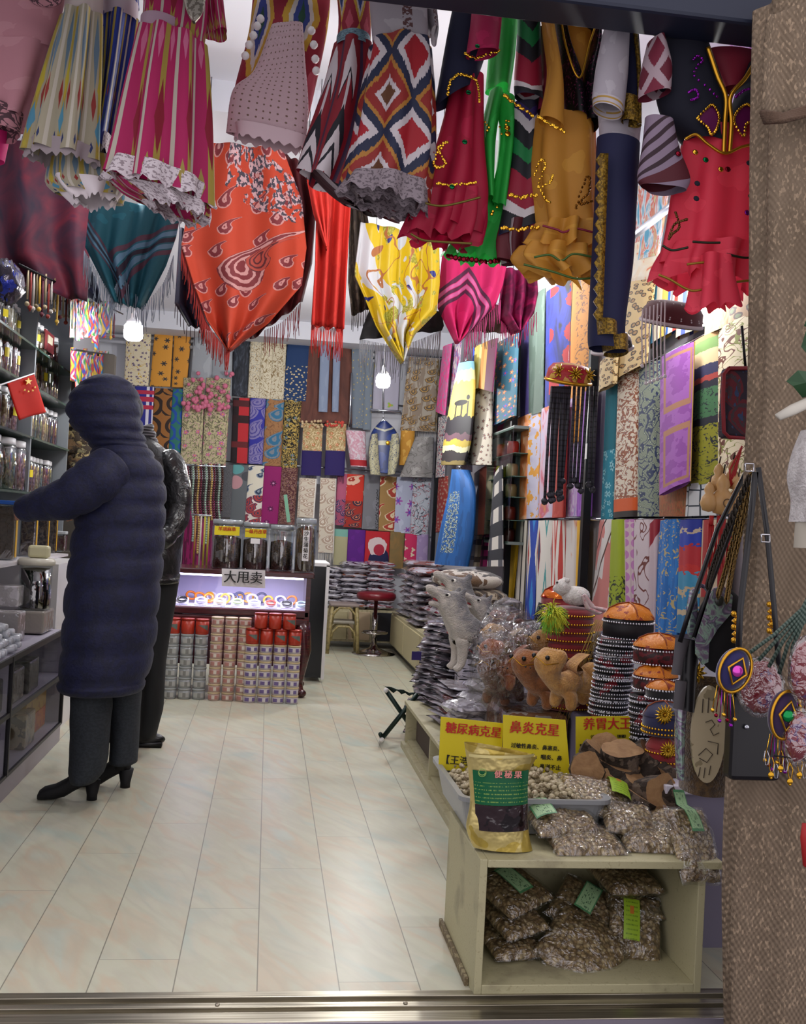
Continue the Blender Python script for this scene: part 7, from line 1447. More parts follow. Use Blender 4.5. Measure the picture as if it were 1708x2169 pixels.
# bagged goods glitter
tag(MB().ball(PY(1130, 1375, 4.3), 1, 26, 14, (.16, .1, .1), nz=.12, seed=9).make('bead_bag', mat('bag_beads', lambda: mix(noise(OB(), 28, 3) > .55, '#8d8a98', mix(noise(OB(), 16, 2) > .52, '#a84a2c', '#5a4438')), .15, bump=.9, bs=30)), 'plastic bag of coloured beads by the veil', 'bag')
# ---------------------------------------------------------------- open box at the shop front
from mathutils import noise as MN
bc = PZ(1003, 2112, 0); bx0, bx1, by0 = bc.x, PZ(1488, 2112, 0).x, bc.y; by1 = by0 + .44; bz = .348
cream = mat('painted_board', lambda: mix(mn(mx((noise(OB(), 7, 5)-.56)*9., 0.), 1.)*.45, mix(noise(OB(), 90, 2) > .66, '#b0aa86', '#a39c79'), '#6d6450'), .5, bump=.1)
t = thing('open_box', 'cream wooden open box on the floor at the shop front', 'box', (bx0+.28, by0+.2, 0))
T = .02
boxo('side_panel', (bx0, by0, 0), (bx0+T, by1, bz), cream, t, .002); boxo('side_panel', (bx1-T, by0, 0), (bx1, by1, bz-T), cream, t, .002)
boxo('bottom_panel', (bx0+T, by0, .0), (bx1-T, by1, .03), cream, t, .002); boxo('back_panel', (bx0+T, by1-.015, .03), (bx1-T, by1, bz-T), cream, t)
boxo('top_panel', (bx0+T, by0-.003, bz-T), (bx1+.045, by1, bz), cream, t, .002); boxo('foot_strip', (bx0-.012, by0+.06, 0), (bx0-.001, by1+.02, .022), mat('worn_board', lambda: mix(noise(OB(), 60, 3) > .55, '#6a5c44', '#94896a'), .7), t, .002)
# bags of nuts
nutc = mat('nuts', lambda: mix(mn(X(vor(vec(*sep(OB())[:3]), 95, 1.).outputs['Distance'])*1.4, 1.)*.9, ramp(sep(X(vor(vec(*sep(OB())[:3]), 95, 1.).outputs['Color']))[0], [(0, '#c0a878'), (.3, '#a48a60'), (.55, '#ccb88c'), (.8, '#8c7450')]), '#55432f'), .55, bump=.6, bs=120)
NT_ = None
clear = film('bag_film', 'f4f4f2', .13, .06, 26, 1.)
lim = mat('lime_label', lambda: over(over(B('#8fb02c'), (ab(UV()[0]-.5) < .36)*(fr(UV()[1]*9.) < .35)*(noise(vec(UV()[0]*60, UV()[1]*9), 1., 1) > .5), '#55721c'), (ab(UV()[0]-.5) < .12)*(ab(UV()[1]-.72) < .1), '#b8702c'), .35)
mintl = mat('mint_label', lambda: over(over(B('#9cc090'), mx(ab(UV()[0]-.5), ab(UV()[1]-.5)) > .44, '#4f8a5c'), (ab(UV()[0]-.5) < .3)*(noise(vec(UV()[0]*16, UV()[1]*12), 1., 2) > .58), '#46684a'), .4)
def nutbag(label, c, w_, d_, h_, rot=(0, 0, 0), card=None, seed=0, cardp=(0, 0), g='bags of dried nuts'):
    t = thing('nut_bag', label, 'bag', c, g); n, k = 42, 30; rnd = random.Random(seed); fx = rnd.random()*9
    def pillow(sc_, off, lump):
        V = []; Fc = []
        for s in (0, 1):
            for i in range(n+1):
                for j in range(k+1):
                    u, v = i/n*2-1, j/k*2-1; e = max(0, (1-abs(u)**3.2)*(1-abs(v)**3.2)); lo = .85 + .3*MN.noise(Vector((u*1.6+fx, v*1.6, s*3.)))
                    z = h_*.5*(e**.5)*lo*(1 if s else -.8); p = Vector((u*w_/2*(1+.04*MN.noise(Vector((v*3, fx, 1.)))), v*d_/2*(1+.04*MN.noise(Vector((u*3, 3., fx)))), z))
                    if lump and 0 < i < n and 0 < j < k:
                        dd = MN.voronoi(p*70 + Vector((fx, 0, 0)))[0][0]; p.z += (.0055 - .011*dd)*(1 if s else -1)*min(1, e*2)
                    else: p.z += (off + .002*MN.noise(p*60))*(1 if s else -1)*min(1, e*3)
                    p.x *= sc_; p.y *= sc_; V.append(p)
        st = (n+1)*(k+1)
        for i in range(n):
            for j in range(k):
                a = i*(k+1)+j; Fc.append((a+1, a+k+2, a+k+1, a)); Fc.append((st+a, st+a+k+1, st+a+k+2, st+a+1))
        return V, Fc
    V, Fc = pillow(.97, 0, True); o = mesh('nuts', V, Fc, nutc, t); o['kind'] = 'stuff'; o.location = (0, 0, 0)
    V, Fc = pillow(1.05, .006, False); o = mesh('film', V, Fc, clear, t); o.location = (0, 0, 0)
    if card:
        cw, cd = w_*.3, d_*.62; V = []; m_ = 6
        for i in range(m_+1):
            for j in range(m_+1):
                x = cardp[0]*w_ + (i/m_-.5)*cw; y = cardp[1]*d_ + (j/m_-.5)*cd; u, v = min(1, abs(x/w_*2)), min(1, abs(y/d_*2)); V.append((x, y, h_*.5*max(0, (1-u**3.2)*(1-v**3.2))**.5*1.08 + .013))
        o = mesh('paper_label', V, [(i*(m_+1)+j, (i+1)*(m_+1)+j, (i+1)*(m_+1)+j+1, i*(m_+1)+j+1) for i in range(m_) for j in range(m_)], card, t, [(i/m_, j/m_) for i in range(m_+1) for j in range(m_+1)]); o.location = (0, 0, 0)
    t.rotation_euler = rot; return t
def onp(x, y, Y, dz=0): p = PY(x, y, Y); p.z += dz; return p
GI = 'bags of nuts inside the open box'; GTp = 'bags of nuts on top of the box'
zi = .032
for l_, x, y, Y, w_, d_, h_, rot, cd, cp in (
    ('lowest bag of nuts at the left inside the box', 1115, 2052, 2.74, .21, .2, .07, (.1, 0, .1), None, 0),
    ('second bag up at the left wall inside the box', 1075, 1990, 2.76, .15, .2, .06, (.12, 0, .2), None, 0),
    ('third bag up at the left wall inside the box', 1085, 1940, 2.77, .14, .19, .055, (.2, -.15, .3), None, 0),
    ('topmost bag at the left inside the box with pale label', 1085, 1885, 2.8, .17, .18, .055, (.3, -.2, .5), mintl, (0, 0)),
    ('big slanting bag of nuts in the middle of the box', 1235, 2010, 2.70, .22, .21, .085, (.55, .45, -.5), None, 0),
    ('bag with a lime label leaning high in the middle of the box', 1235, 1925, 2.80, .17, .17, .05, (.5, .4, -.5), mintl, (0, .1)),
    ('bag with a lime label standing at the right inside the box', 1345, 1965, 2.74, .15, .18, .06, (.95, .15, -.1), lim, (-.15, .05)),
    ('flat bag lying lowest at the right inside the box', 1365, 2030, 2.76, .16, .18, .055, (.15, .05, .1), None, 0),
    ('bag pressed against the top board inside the box', 1325, 1862, 2.80, .17, .18, .06, (.1, 0, .1), None, 0),
    ('second bag under the top board inside the box', 1335, 1905, 2.82, .16, .18, .045, (.2, .1, 0), None, 0)):
    nutbag(l_, onp(x, y, Y), w_, d_, h_, rot, cd, int(x)+3, cp or (0, 0), GI)
for l_, x, y, Y, w_, d_, h_, rot, cd, cp in (
    ('bag of nuts at the front edge of the box top, left', 1235, 1782, 2.66, .2, .17, .06, (.12, 0, .05), None, 0),
    ('bag of nuts at the front edge of the box top, right', 1385, 1778, 2.68, .19, .17, .06, (.12, 0, -.1), None, 0),
    ('bag of nuts with a mint label behind the gold pouch', 1190, 1738, 2.72, .19, .16, .06, (.25, 0, .12), mintl, (-.32, .1)),
    ('bag of nuts in the middle of the heap on the box', 1330, 1735, 2.74, .15, .15, .06, (.3, .1, -.1), None, 0),
    ('topmost bag with a lime label on the heap', 1262, 1690, 2.82, .2, .17, .06, (.35, .12, -.15), lim, (.33, .2)),
    ('bag of nuts hanging over the right corner of the box', 1468, 1790, 2.60, .13, .2, .07, (1.0, .1, .3), mintl, (-.1, .42)),
    ('bag of nuts behind the hanging one at the right', 1430, 1745, 2.74, .15, .14, .05, (.2, 0, -.3), None, 0)):
    nutbag(l_, onp(x, y, Y), w_, d_, h_, rot, cd, int(x), cp or (0, 0), GTp)
# tub with nuts
tubm = mat('grey_tub', '#8d9092', .3, trans=.0); t = thing('storage_tub', 'pale grey plastic tub full of pale nuts on the box', 'tub', PY(1000, 1795, 2.9))
x0, x1, y0, y1, z0, z1 = PY(985, 1700, 2.72).x, .98, 2.73, 3.22, bz+.004, .455
def rr_(a, b_, c, d, z, r=.04, n=5):
    V = []
    for cx_, cy_, s in ((b_-r, d-r, 0), (a+r, d-r, 1), (a+r, c+r, 2), (b_-r, c+r, 3)):
        for i in range(n+1): an = (s + i/n)*PI/2; V.append(Vector((cx_ + r*math.cos(an), cy_ + r*math.sin(an), z)))
    return V
R_ = [rr_(x0+.02, x1-.02, y0+.02, y1-.02, z0), rr_(x0, x1, y0, y1, z1), rr_(x0-.012, x1+.012, y0-.012, y1+.012, z1), rr_(x0-.012, x1+.012, y0-.012, y1+.012, z1-.012)[:], rr_(x0+.004, x1-.004, y0+.004, y1-.004, z1-.001), rr_(x0+.024, x1-.024, y0+.024, y1-.024, z0+.005)]
R_ = [R_[0], rr_(x0, x1, y0, y1, z1-.014), R_[3], R_[2], R_[4], R_[5]]; V = sum(R_, []); m_ = len(R_[0]); Fc = [(i*m_+j, i*m_+(j+1) % m_, (i+1)*m_+(j+1) % m_, (i+1)*m_+j) for i in range(5) for j in range(m_)] + [tuple(range(m_))[::-1], tuple(5*m_+j for j in range(m_))]
mesh('tub_body', V, Fc, tubm, t, None, False)
rr = random.Random(17); q = MB(); nutl = mat('pale_nuts', lambda: mix(noise(OB(), 35, 2) > .5, '#b5a888', mix(noise(OB(), 90, 2) > .5, '#8f8064', '#c4b99c')), .6)
q2 = MB()
for i in range(760):
    x, y = rr.uniform(x0+.02, x1-.02), rr.uniform(y0+.02, y1-.02); cxx = (x-x0)/(x1-x0); z = z1 - .05 + rr.random()*.035 + .035*math.exp(-((cxx-.62)/.25)**2) + .015*math.exp(-((cxx-.15)/.12)**2)
    q.ball((x, y, z), rr.uniform(.007, .0105), 7, 5, (1.35, .9, .85), Matrix.Rotation(rr.uniform(0, 3), 3, 'Z') @ Matrix.Rotation(rr.uniform(-.5, .5), 3, 'Y'), nz=.2, seed=i)
q.box((x0+.03, y0+.03, z0+.01), (x1-.03, y1-.03, z1-.045)); o = q.make('nuts', nutl); tag(o, 'heap of pale nuts filling the grey tub', 'nuts', kind='stuff')
# gold pouch
g0, g1 = PY(985, 1800, 2.64), PY(1125, 1800, 2.64); t = thing('gold_pouch', 'gold foil stand-up pouch with green label and red characters', 'bag', (PY(1055, 1800, 2.64).x, 2.64, bz))
gf = mat('gold_foil2', lambda: mix(noise(OB(), 9, 2) > .5, '#c4ac54', '#d2c07c'), .3, .6, bump=.8, bs=16)
PP = lambda x, y, d=0.: PY(x, y, 2.62 + d)
o = cloth('pouch_body', [(984, 1572), (993, 1640), (996, 1700), (988, 1752), (1002, 1792)], [(1138, 1602), (1120, 1640), (1118, 1700), (1120, 1760), (1128, 1800)], lambda x, y: PY(x, y, 2.62), gf, t, 2, .002, tube=.07, n=NB, nu=50, rise=False)
def face(nm, ys, xs0, xs1, m, d): 
    V = []; U = []; n = 10
    for i, (y, a, b_) in enumerate(zip(ys, xs0, xs1)):
        for j in range(n+1): u = j/n; V.append(PY(lerp(a, b_, u), y, 2.62) + Vector((0, -.038*math.sqrt(max(0, 1-(1.84*(u-.5))**2)) - d - .003, 0))); U.append((u, i/(len(ys)-1)))
    return mesh(nm, V, [(i*(n+1)+j, i*(n+1)+j+1, (i+1)*(n+1)+j+1, (i+1)*(n+1)+j) for i in range(len(ys)-1) for j in range(n)], m, t, U)
face('green_label', (1626, 1660, 1697), (998, 1000, 1003), (1116, 1114, 1114), mat('green_label', lambda: over(B('#0f5c38'), (UV()[1] > .35)*(fr(UV()[1]*9.) < .3)*(noise(vec(UV()[0]*50, UV()[1]*5), 1., 1) > .5), '#7a9a4c'), .3), .004)
face('clear_window', (1698, 1725, 1752), (1003, 1004, 1004), (1114, 1114, 1115), mat('dark_window', lambda: mix(noise(OB(), 18, 3) > .5, '#120c10', '#2a1c20'), .1, bump=.5, bs=20, spec=1.), .003)
for i, ch in enumerate('便秘果'): text('lettering', ch, PY(1056 + i*21, 1641 + i*.5, 2.572), .021, mat('coral_ink%d' % i, '#d88a80', .5), t, (1, 0, 0), (0, 0, 1), .0007, 'CENTER')
MB().tube([PY(1022, 1637, 2.575) + Vector((.010*math.cos(a), 0, .010*math.sin(a))) for a in [2*PI*k/20 for k in range(21)]], .0011, 5, False).tube([PY(1022, 1637, 2.575) + Vector((.008*math.cos(a), 0, .006*math.sin(a))) for a in [PI + PI*k/10 for k in range(11)]], .0014, 5).make('round_emblem', mat('emblem_green', '#8fae5c', .4), t)
face('zip_strip', (1592, 1598), (990, 990), (1128, 1126), mat('pale_gold', '#d8cb8c', .3, .5), .006)
# yellow cards
ycard = mat('yellow_card', '#cdbb16', .5)
def card(lbl, Y, c, title, tsz, lines=(), tilt=0., px0=None):
    (ax, ay), (bx, by), (cx_, cy_), (dx, dy) = c
    A, Bq, C_, D = PY(ax, ay, Y), PY(bx, by, Y), PY(cx_, cy_, Y-.01), PY(dx, dy, Y-.01)
    t = thing('price_card', lbl, 'sign', (C_+D)/2); o = mesh('card', [A, Bq, C_, D], [(3, 2, 1, 0)], ycard, t, None, False); k = o.modifiers.new('t', 'SOLIDIFY'); k.thickness = .003; k.offset = 0
    ex, ez = Bq-A, A-D
    for s, u, v, sz, m_, al, bo in [(title, .5 if px0 is None else px0, .2, tsz, redink, 'CENTER', .0009)] + [l + (blackink, 'LEFT', .00035) for l in lines]:
        text('lettering', s, A + ex*u - (A-D)*v + Vector((0, -.004, 0)), sz, m_, t, ex, ez, bo, al)
    return t
card('yellow card reading 糖尿病克星, leftmost, partly behind the gold pouch', 3.12, [(934, 1518), (1066, 1532), (1062, 1640), (929, 1630)], '糖尿病克星', .036, [('【王浩】糖', .02, .8, .03)], px0=.53)
card('yellow card reading 鼻炎克星, middle and tallest of three', 3.06, [(1066, 1514), (1198, 1525), (1208, 1640), (1066, 1640)], '鼻炎克星', .04, [('过敏性鼻炎、鼻塞炎、', .12, .5, .0165), ('急性鼻炎、咽炎、鼻', .16, .66, .0172), ('干、鼻酸、鼻涕不止', .14, .82, .0172)], px0=.5)
card('yellow card reading 养胃大王 behind the wood slices', 3.2, [(1220, 1518), (1352, 1516), (1356, 1600), (1220, 1604)], '养胃大王', .041, [('（宝砂曲）', .2, .5, .011), ('（新疆）', .62, .5, .011), ('胃寒', .05, .75, .022)])
# sliced roots
barkm = mat('bark', lambda: mix(noise(OB(), 26, 4) > .5, '#2c221a', '#54463a'), .9, bump=1., bs=50); cutm = mat('cut_wood', lambda: mix(noise(OB(), 30, 4, 1.)*.8, '#6c4a2c', '#b08c60'), .8, bump=.3, bs=90)
ri = 0
def slice_(lbl, x, y, Y, r, h, rot):
    global ri
    ri += 1; V = []; Fc = []; n = 22; p = PY(x, y, Y); R3 = Matrix.Rotation(rot[2], 3, 'Z') @ Matrix.Rotation(rot[0], 3, 'X') @ Matrix.Rotation(rot[1], 3, 'Y')
    for i in range(5):
        for j in range(n): a = 2*PI*j/n; q_ = 1 + .38*MN.noise(Vector((math.cos(a)*1.3, math.sin(a)*1.3, ri*3.1 + i*.15))); V.append(p + R3 @ Vector((1.3*r*q_*math.cos(a)*(.96 if i in (0, 4) else 1.02), 1.2*r*q_*math.sin(a), h*(i/4-.5))))
    for i in range(4):
        for j in range(n): Fc.append((i*n+j, i*n+(j+1) % n, (i+1)*n+(j+1) % n, (i+1)*n+j))
    mi = [0]*len(Fc) + [1, 1]; Fc += [tuple(range(n))[::-1], tuple(4*n+j for j in range(n))]
    o = mesh('wood_slice', V, Fc, [barkm, cutm], None, None, False, mi); tag(o, lbl, 'wood', 'sliced roots heaped beside the nuts'); 
for a in (('large pale cut slice on top of the root heap', 1315, 1598, 3.0, .052, .04, (.25, 0, 0)), ('thick slice under the topmost one', 1312, 1630, 2.99, .05, .04, (.15, .1, 0)), ('dark slice lower in the heap', 1322, 1658, 2.97, .048, .035, (.1, -.1, 0)),
          ('slice standing on edge facing the street, pale disc', 1392, 1678, 2.86, .045, .06, (1.3, 0, .2)), ('long chunk leaning at the upper right of the heap', 1362, 1610, 3.05, .05, .07, (.9, .4, .5)), ('split chunk to the right of the pile', 1378, 1640, 3.0, .045, .07, (.7, .6, .8)), ('round slice standing at the left by the card', 1240, 1632, 2.96, .042, .05, (1.35, 0, -.3)),
          ('small gnarled piece behind the round slice', 1268, 1602, 3.05, .045, .05, (.4, .5, 0)), ('gnarled dark root end at the upper left', 1285, 1588, 3.08, .04, .05, (.8, -.6, .3)), ('flat piece at the front of the heap', 1350, 1695, 2.84, .045, .03, (.3, .4, .6)), ('small pale slice behind the lime label', 1275, 1655, 2.95, .035, .035, (.6, -.3, 0)), ('splintered pale chip at the right edge', 1412, 1640, 2.95, .03, .03, (.3, 1., .4)), ('dark chunk at the lower right of the heap', 1420, 1690, 2.86, .04, .05, (1.1, .3, .9)), ('chunk in the middle behind the pale disc', 1350, 1668, 2.93, .045, .05, (.5, .3, .2))): slice_(*a)
tag(boxo('root_tray', (PY(1225, 1700, 2.95).x, 2.84, bz+.003), (PY(1440, 1700, 2.95).x, 3.15, .375), mat('tray_grey', '#6f7270', .4), None, .01), 'low grey tray holding the sliced roots', 'tray')
# ---------------------------------------------------------------- burlap drape at the right edge
def burl():
    x, y, z = sep(OB()); wv = (sn(x*620. + noise(OB(), 3, 3)*26.)*sn(z*360. + noise(OB(), 3, 3)*22.)); st = noise(vec(x*7, y*7, z*2), 2., 4)
    c = mix(mn(mx((st-.45)*5., 0.), 1.)*.5, '#7c6c5a', '#5c4e3e'); return mix((noise(vec(x*150, y*150, z*75), 1., 1) > .6)*(noise(OB(), 4, 2) > .42)*.6, c, '#a8937a')
burm = mat('burlap', burl, .95, bump=.35, bfn=lambda: sn(sep(OB())[0]*620.+noise(OB(), 3, 3)*26.)*sn(sep(OB())[2]*360.))
t = thing('burlap_drape', 'brown burlap drape wrapped around the shop front pillar', 'drape', PY(1640, 2169, 2.32))
cloth('drape', [(1612, 15), (1606, 300), (1604, 600), (1600, 860), (1592, 1010), (1590, 1200), (1572, 1480), (1552, 1650), (1543, 1850), (1543, 2010), (1546, 2220)], [(1960, 0), (1960, 300), (1960, 600), (1960, 860), (1960, 1010), (1960, 1200), (1960, 1480), (1960, 1650), (1960, 1850), (1960, 2010), (1960, 2220)], Pf(2.28), burm, t, 9, .014, tube=.22, n=NB, nu=140, nv=70, rise=False, sw=2.)
cloth('overlap_fold', [(1626, 32), (1616, 130), (1613, 240)], [(1960, -60), (1960, 130), (1960, 225)], Pf(2.13), burm, t, 4, .012, .008, n=NB, nu=60, nv=16, rise=False)
rp = MB()
for k in range(5): rp.tube([PY(1612 + k*2, 238 + k*5, 2.10), PY(1660, 244 + k*3, 2.06 - k*.004), PY(1715, 226 + k*4, 2.05), PY(1960, 222 + k*4, 2.05)], .006, 6)
rp.make('tie_rope', mat('dark_rope', '#5a4638', .9, bump=.6, bs=120), t)
# carpet bag, gourds
t = thing('carpet_bag', 'dark red woven bag with rounded corners beside the drape', 'bag', PY(1570, 930, 2.75))
crp = mat('carpet', lambda: over(over(B(rings('#2a2430', '#5c1f28', '#3e3238', 1.3, 22, 1.3, R=.5)), noise(vec(UV()[0], UV()[1]), 5, 2) > .6, '#2f4060'), X(vor(vec(UV()[0], UV()[1]), 160, 1.).outputs['Distance']) < .1, '#6a5c58'), .95)
o = boxo('bag_body', PY(1534, 926, 2.75), PY(1620, 782, 2.75) + Vector((0, .05, 0)), crp, t, .012); zz = [PY(x, y, 2.745) for x, y in ((1545, 780), (1612, 780), (1615, 780), (1612, 930), (1545, 926), (1534, 915), (1532, 850), (1534, 792), (1545, 780))]
MB().tube(zz, .006, 8, False).make('red_piping', mat('red_cord', '#7c1420', .5), t); MB().tube([PY(1580, 780, 2.77), PY(1572, 690, 2.77)], .004, 6).make('strap', blackm, t)
gm_ = mat('gourd_skin', lambda: mix(noise(OB(), 14, 3) > .55, '#b8905c', '#c49e6c'), .45)
for i, (x, y, r, l_) in enumerate(((1502, 1066, .026, 'leftmost'), (1530, 1066, .036, 'largest, carved'), (1562, 1062, .03, 'rightmost'), (1522, 1026, .026, 'upper left'), (1552, 1018, .026, 'topmost'))):
    p = PY(x, y, 2.86 - .02*(i < 3)); t = thing('gourd', '%s gourd of the bunch hung by a red cord' % l_, 'gourd', p, 'bunch of hanging gourds')
    MB().lathe([(0, -r), (r*.7, -r*.8), (r, 0), (r*.8, r*.7), (r*.45, r*1.1), (r*.6, r*1.5), (r*.45, r*2), (r*.1, r*2.4), (0, r*2.5)], p, 20).make('gourd_body', gm_, t); MB().tube([p + Vector((0, 0, r*2.4)), p + Vector((.004, 0, r*3.2))], .0025, 5).make('stem', barkm, t)
    if i == 1: MB().tube([p + Vector((.012*math.cos(a), -r*.98, .012*math.sin(a))) for a in [k*.5 for k in range(13)]], .0015, 5).make('carving', mat('burnt_line', '#5a4430', .7), t)
q = MB(); rr = random.Random(6)
for k in range(6): q.tube([PY(1548 + rr.uniform(-8, 8), 1030, 2.84), PY(1552 + rr.uniform(-12, 12), 995, 2.84), PY(1572, 945, 2.86)], .003, 5)
tag(q.make('silk_strings', mat('red_silk', '#a01c1c', .6)), 'red cords from which the gourds hang', 'cord')
for i, x in enumerate((1508, 1524, 1550)):
    o = MB().tube([PY(x, 1092, 2.84), PY(x-1, 1112, 2.84)], .007, 8).make('tassel', MATS['red_silk']); fringe('threads', [PY(x-7, 1110, 2.84), PY(x+5, 1112, 2.84)], .13, 16, MATS['red_silk'], o, .003, i); tag(o, 'red tassel under the gourds, %s from the left' % ORD[i], 'tassel', 'red tassels of the gourds')
# ---------------------------------------------------------------- handbags by the drape
strap = mat('black_leather_strap', '#121115', .35); brz = mat('bronze_chain', '#6a5430', .3, .9)
tag(MB().tube([PY(1600, 962, 2.45), PY(1592, 962, 2.4), PY(1590, 985, 2.38)], .009, 8).make('bag_hook', metal), 'dark hook at the drape from which the handbags hang', 'hook')
def band(pts, Y, w_, m, par, nm='strap', th=.003):
    V = []; P_ = [PY(x, y, Y) for x, y in pts]; n = len(P_)
    for i, p in enumerate(P_): d = (P_[min(i+1, n-1)] - P_[max(i-1, 0)]).normalized(); s = d.cross(Vector((0, 1, 0))).normalized()*w_/2; V += [p-s, p+s]
    o = mesh(nm, V, [(2*i, 2*i+1, 2*i+3, 2*i+2) for i in range(n-1)], m, par); k = o.modifiers.new('t', 'SOLIDIFY'); k.thickness = th; return o
def chain(pts, Y, m, par, r=.006, nm='chain'):
    q = MB(); L_ = 0; n = 46
    for i in range(n):
        p = PY(*poly(pts, i/(n-1)), Y); a = (i % 2)*PI/2; q.tube([p + Vector((r*.7*math.cos(b_)*math.cos(a), r*.7*math.cos(b_)*math.sin(a), r*math.sin(b_)*1.3)) for b_ in [2*PI*k/8 for k in range(9)]], r*.28, 4, False)
    return q.make(nm, m, par)
shell = mat('shell_inlay', lambda: ramp(noise(OB(), 26, 3, 1.2), [(.3, '#4c4860'), (.42, '#7a6a80'), (.5, '#8fae9c'), (.56, '#5a5468'), (.66, '#90809a')], False), .2, .3, coat=1.)
t = thing('shoulder_bag', 'black round shoulder bag with iridescent shell flap and long straps', 'bag', PY(1520, 1420, 2.42))
MB().ball(PY(1528, 1335, 2.46), .11, 26, 16, (.62, .3, 1.)).make('bag_body', mat('bag_suede', '#0e0d10', .8), t)
fl_ = [(1512, 1246), (1532, 1240), (1552, 1262), (1548, 1300), (1520, 1332), (1502, 1362), (1500, 1402), (1488, 1408), (1474, 1385), (1474, 1340), (1490, 1290)]
V = [PY(x, y, 2.42) for x, y in fl_]; o = mesh('shell_flap', V, [tuple(range(len(V)))], shell, t, None, False); k = o.modifiers.new('t', 'SOLIDIFY'); k.thickness = .006; k.offset = 0
MB().ball(PY(1525, 1272, 2.412), .013, 14, 8, (1, .4, 1.1)).make('stone_button', mat('dark_stone', '#2a2c28', .2), t)
band([(1588, 985), (1520, 1120), (1462, 1290), (1440, 1360)], 2.44, .012, strap, t); band([(1596, 985), (1550, 1120), (1502, 1250), (1470, 1350)], 2.42, .010, strap, t)
for k in range(1): MB().tube([PY(1486 + 24*math.cos(a), 1300 + 60*math.sin(a), 2.47) for a in [2*PI*i/20 for i in range(21)]], .006, 6).ball(PY(1466, 1300, 2.47), .04, 14, 9, (.4, .2, 1.6)).make('second_flap', shell, t)
t = thing('long_wallet', 'narrow grey flap purse on a black strap over the orange caps', 'bag', PY(1440, 1500, 2.5))
cloth('purse_body', [(1446, 1352), (1442, 1420), (1440, 1502)], [(1482, 1358), (1476, 1420), (1470, 1508)], Pf(2.5), strap, t, 1, .002, tube=.04, n=NB, nu=20, nv=6); cloth('flap', [(1432, 1350), (1428, 1400), (1424, 1428)], [(1462, 1356), (1450, 1400), (1446, 1430)], Pf(2.47), mat('grey_suede', '#4c484c', .7), t, 1, .002, tube=.02, n=NB, nu=20, nv=6)
cloth('pocket', [(1432, 1440), (1428, 1500)], [(1456, 1444), (1450, 1504)], Pf(2.47), MATS['grey_suede'], t, 1, .002, tube=.02, n=NB, nu=20, nv=6)
t = thing('bucket_bag', 'tall brown fur bucket bag with a cream painted oval panel', 'bag', PY(1490, 1685, 2.6)); frb = fur('brown_fur', '#3c2c1c', '#5c4628', 70)
cloth('bag_body', [(1458, 1440), (1448, 1520), (1444, 1600), (1442, 1672)], [(1548, 1440), (1545, 1520), (1545, 1600), (1540, 1678)], Pf(2.58), frb, t, 3, .004, tube=.14, n=NB, nu=50)
cloth('side_trim', [(1440, 1440), (1430, 1540), (1434, 1650)], [(1462, 1440), (1452, 1540), (1448, 1650)], Pf(2.52), shell, t, 1, .002, tube=.03, n=NB, nu=20)
ov = [(1482 + 4, 1452)] ; V = [PY(1500 + 36*math.cos(a) - 12*math.sin(a)*.3, 1555 + 103*math.sin(a), 2.49) for a in [2*PI*i/36 for i in range(36)]]
o = mesh('cream_panel', V, [tuple(range(36))[::-1]], mat('bone_panel', lambda: mix(noise(OB(), 14, 3) > .56, '#b5a88a', '#8f8468'), .3, coat=.5), t, None, False); k = o.modifiers.new('t', 'SOLIDIFY'); k.thickness = .008; k.offset = 0
ln = MB()
for pts in ([(1490, 1480), (1488, 1510)], [(1502, 1478), (1500, 1510)], [(1512, 1480), (1511, 1510)], [(1495, 1530), (1508, 1525), (1515, 1535), (1505, 1545), (1512, 1558), (1524, 1552)], [(1480, 1600), (1496, 1585), (1510, 1598), (1498, 1615), (1482, 1606)], [(1500, 1570), (1522, 1575), (1520, 1598)], [(1484, 1625), (1480, 1645)], [(1494, 1626), (1491, 1648)], [(1506, 1622), (1502, 1642)]): ln.tube([PY(x, y, 2.483) for x, y in pts], .0012, 4)
ln.make('drawn_figures', mat('brown_ink', '#3a3024', .7), t)
beads(PY(1492, 1668, 2.58), .055, 0, 34, goldp, t, .005, nm='gold_bead_rim'); rosette(PY(1475, 1425, 2.5), .03, goldros, t, 10)
t = thing('satchel', 'flat black leather satchel behind the plastic wrapped charms', 'bag', PY(1600, 1650, 2.2))
boxo('bag_body', PY(1548, 1655, 2.16), PY(1664, 1470, 2.16) + Vector((0, .05, 0)), strap, t, .012); MB().ball(PY(1582, 1540, 2.155), .006, 8, 6).make('snap', metal, t)
for pts, w_ in (([(1606, 990), (1625, 1130), (1640, 1290), (1655, 1480)], .012), ([(1600, 1000), (1590, 1100), (1568, 1290), (1560, 1475)], .014)): band(pts, 2.165, w_, strap, t)
for x, y in ((1622, 1140), (1588, 990)): MB().tube([PY(x+a, y+b_, 2.155) for a, b_ in ((-9, -8), (9, -8), (9, 8), (-9, 8), (-9, -8))], .0022, 5, False).make('buckle', mat('bright_buckle', '#c4c4c8', .15, 1.), t)
for i, pts in enumerate(([(1604, 1000), (1598, 1100), (1590, 1220), (1584, 1330)], [(1610, 1000), (1615, 1120), (1612, 1240), (1604, 1330)], [(1590, 1010), (1565, 1100), (1540, 1200), (1522, 1260)], [(1592, 1010), (1572, 1110), (1552, 1200), (1540, 1270)], [(1586, 1015), (1545, 1110), (1515, 1190), (1500, 1240)])):
    tag(chain(pts, 2.30 - .02*i + .03, (brz, mat('dark_chain', '#2c2620', .4, .7))[i in (1, 4)], None, .008), 'bronze chain strap, %s of those hanging from the bag hook' % ORD[i], 'chain', 'chain straps hanging from the bag hook')
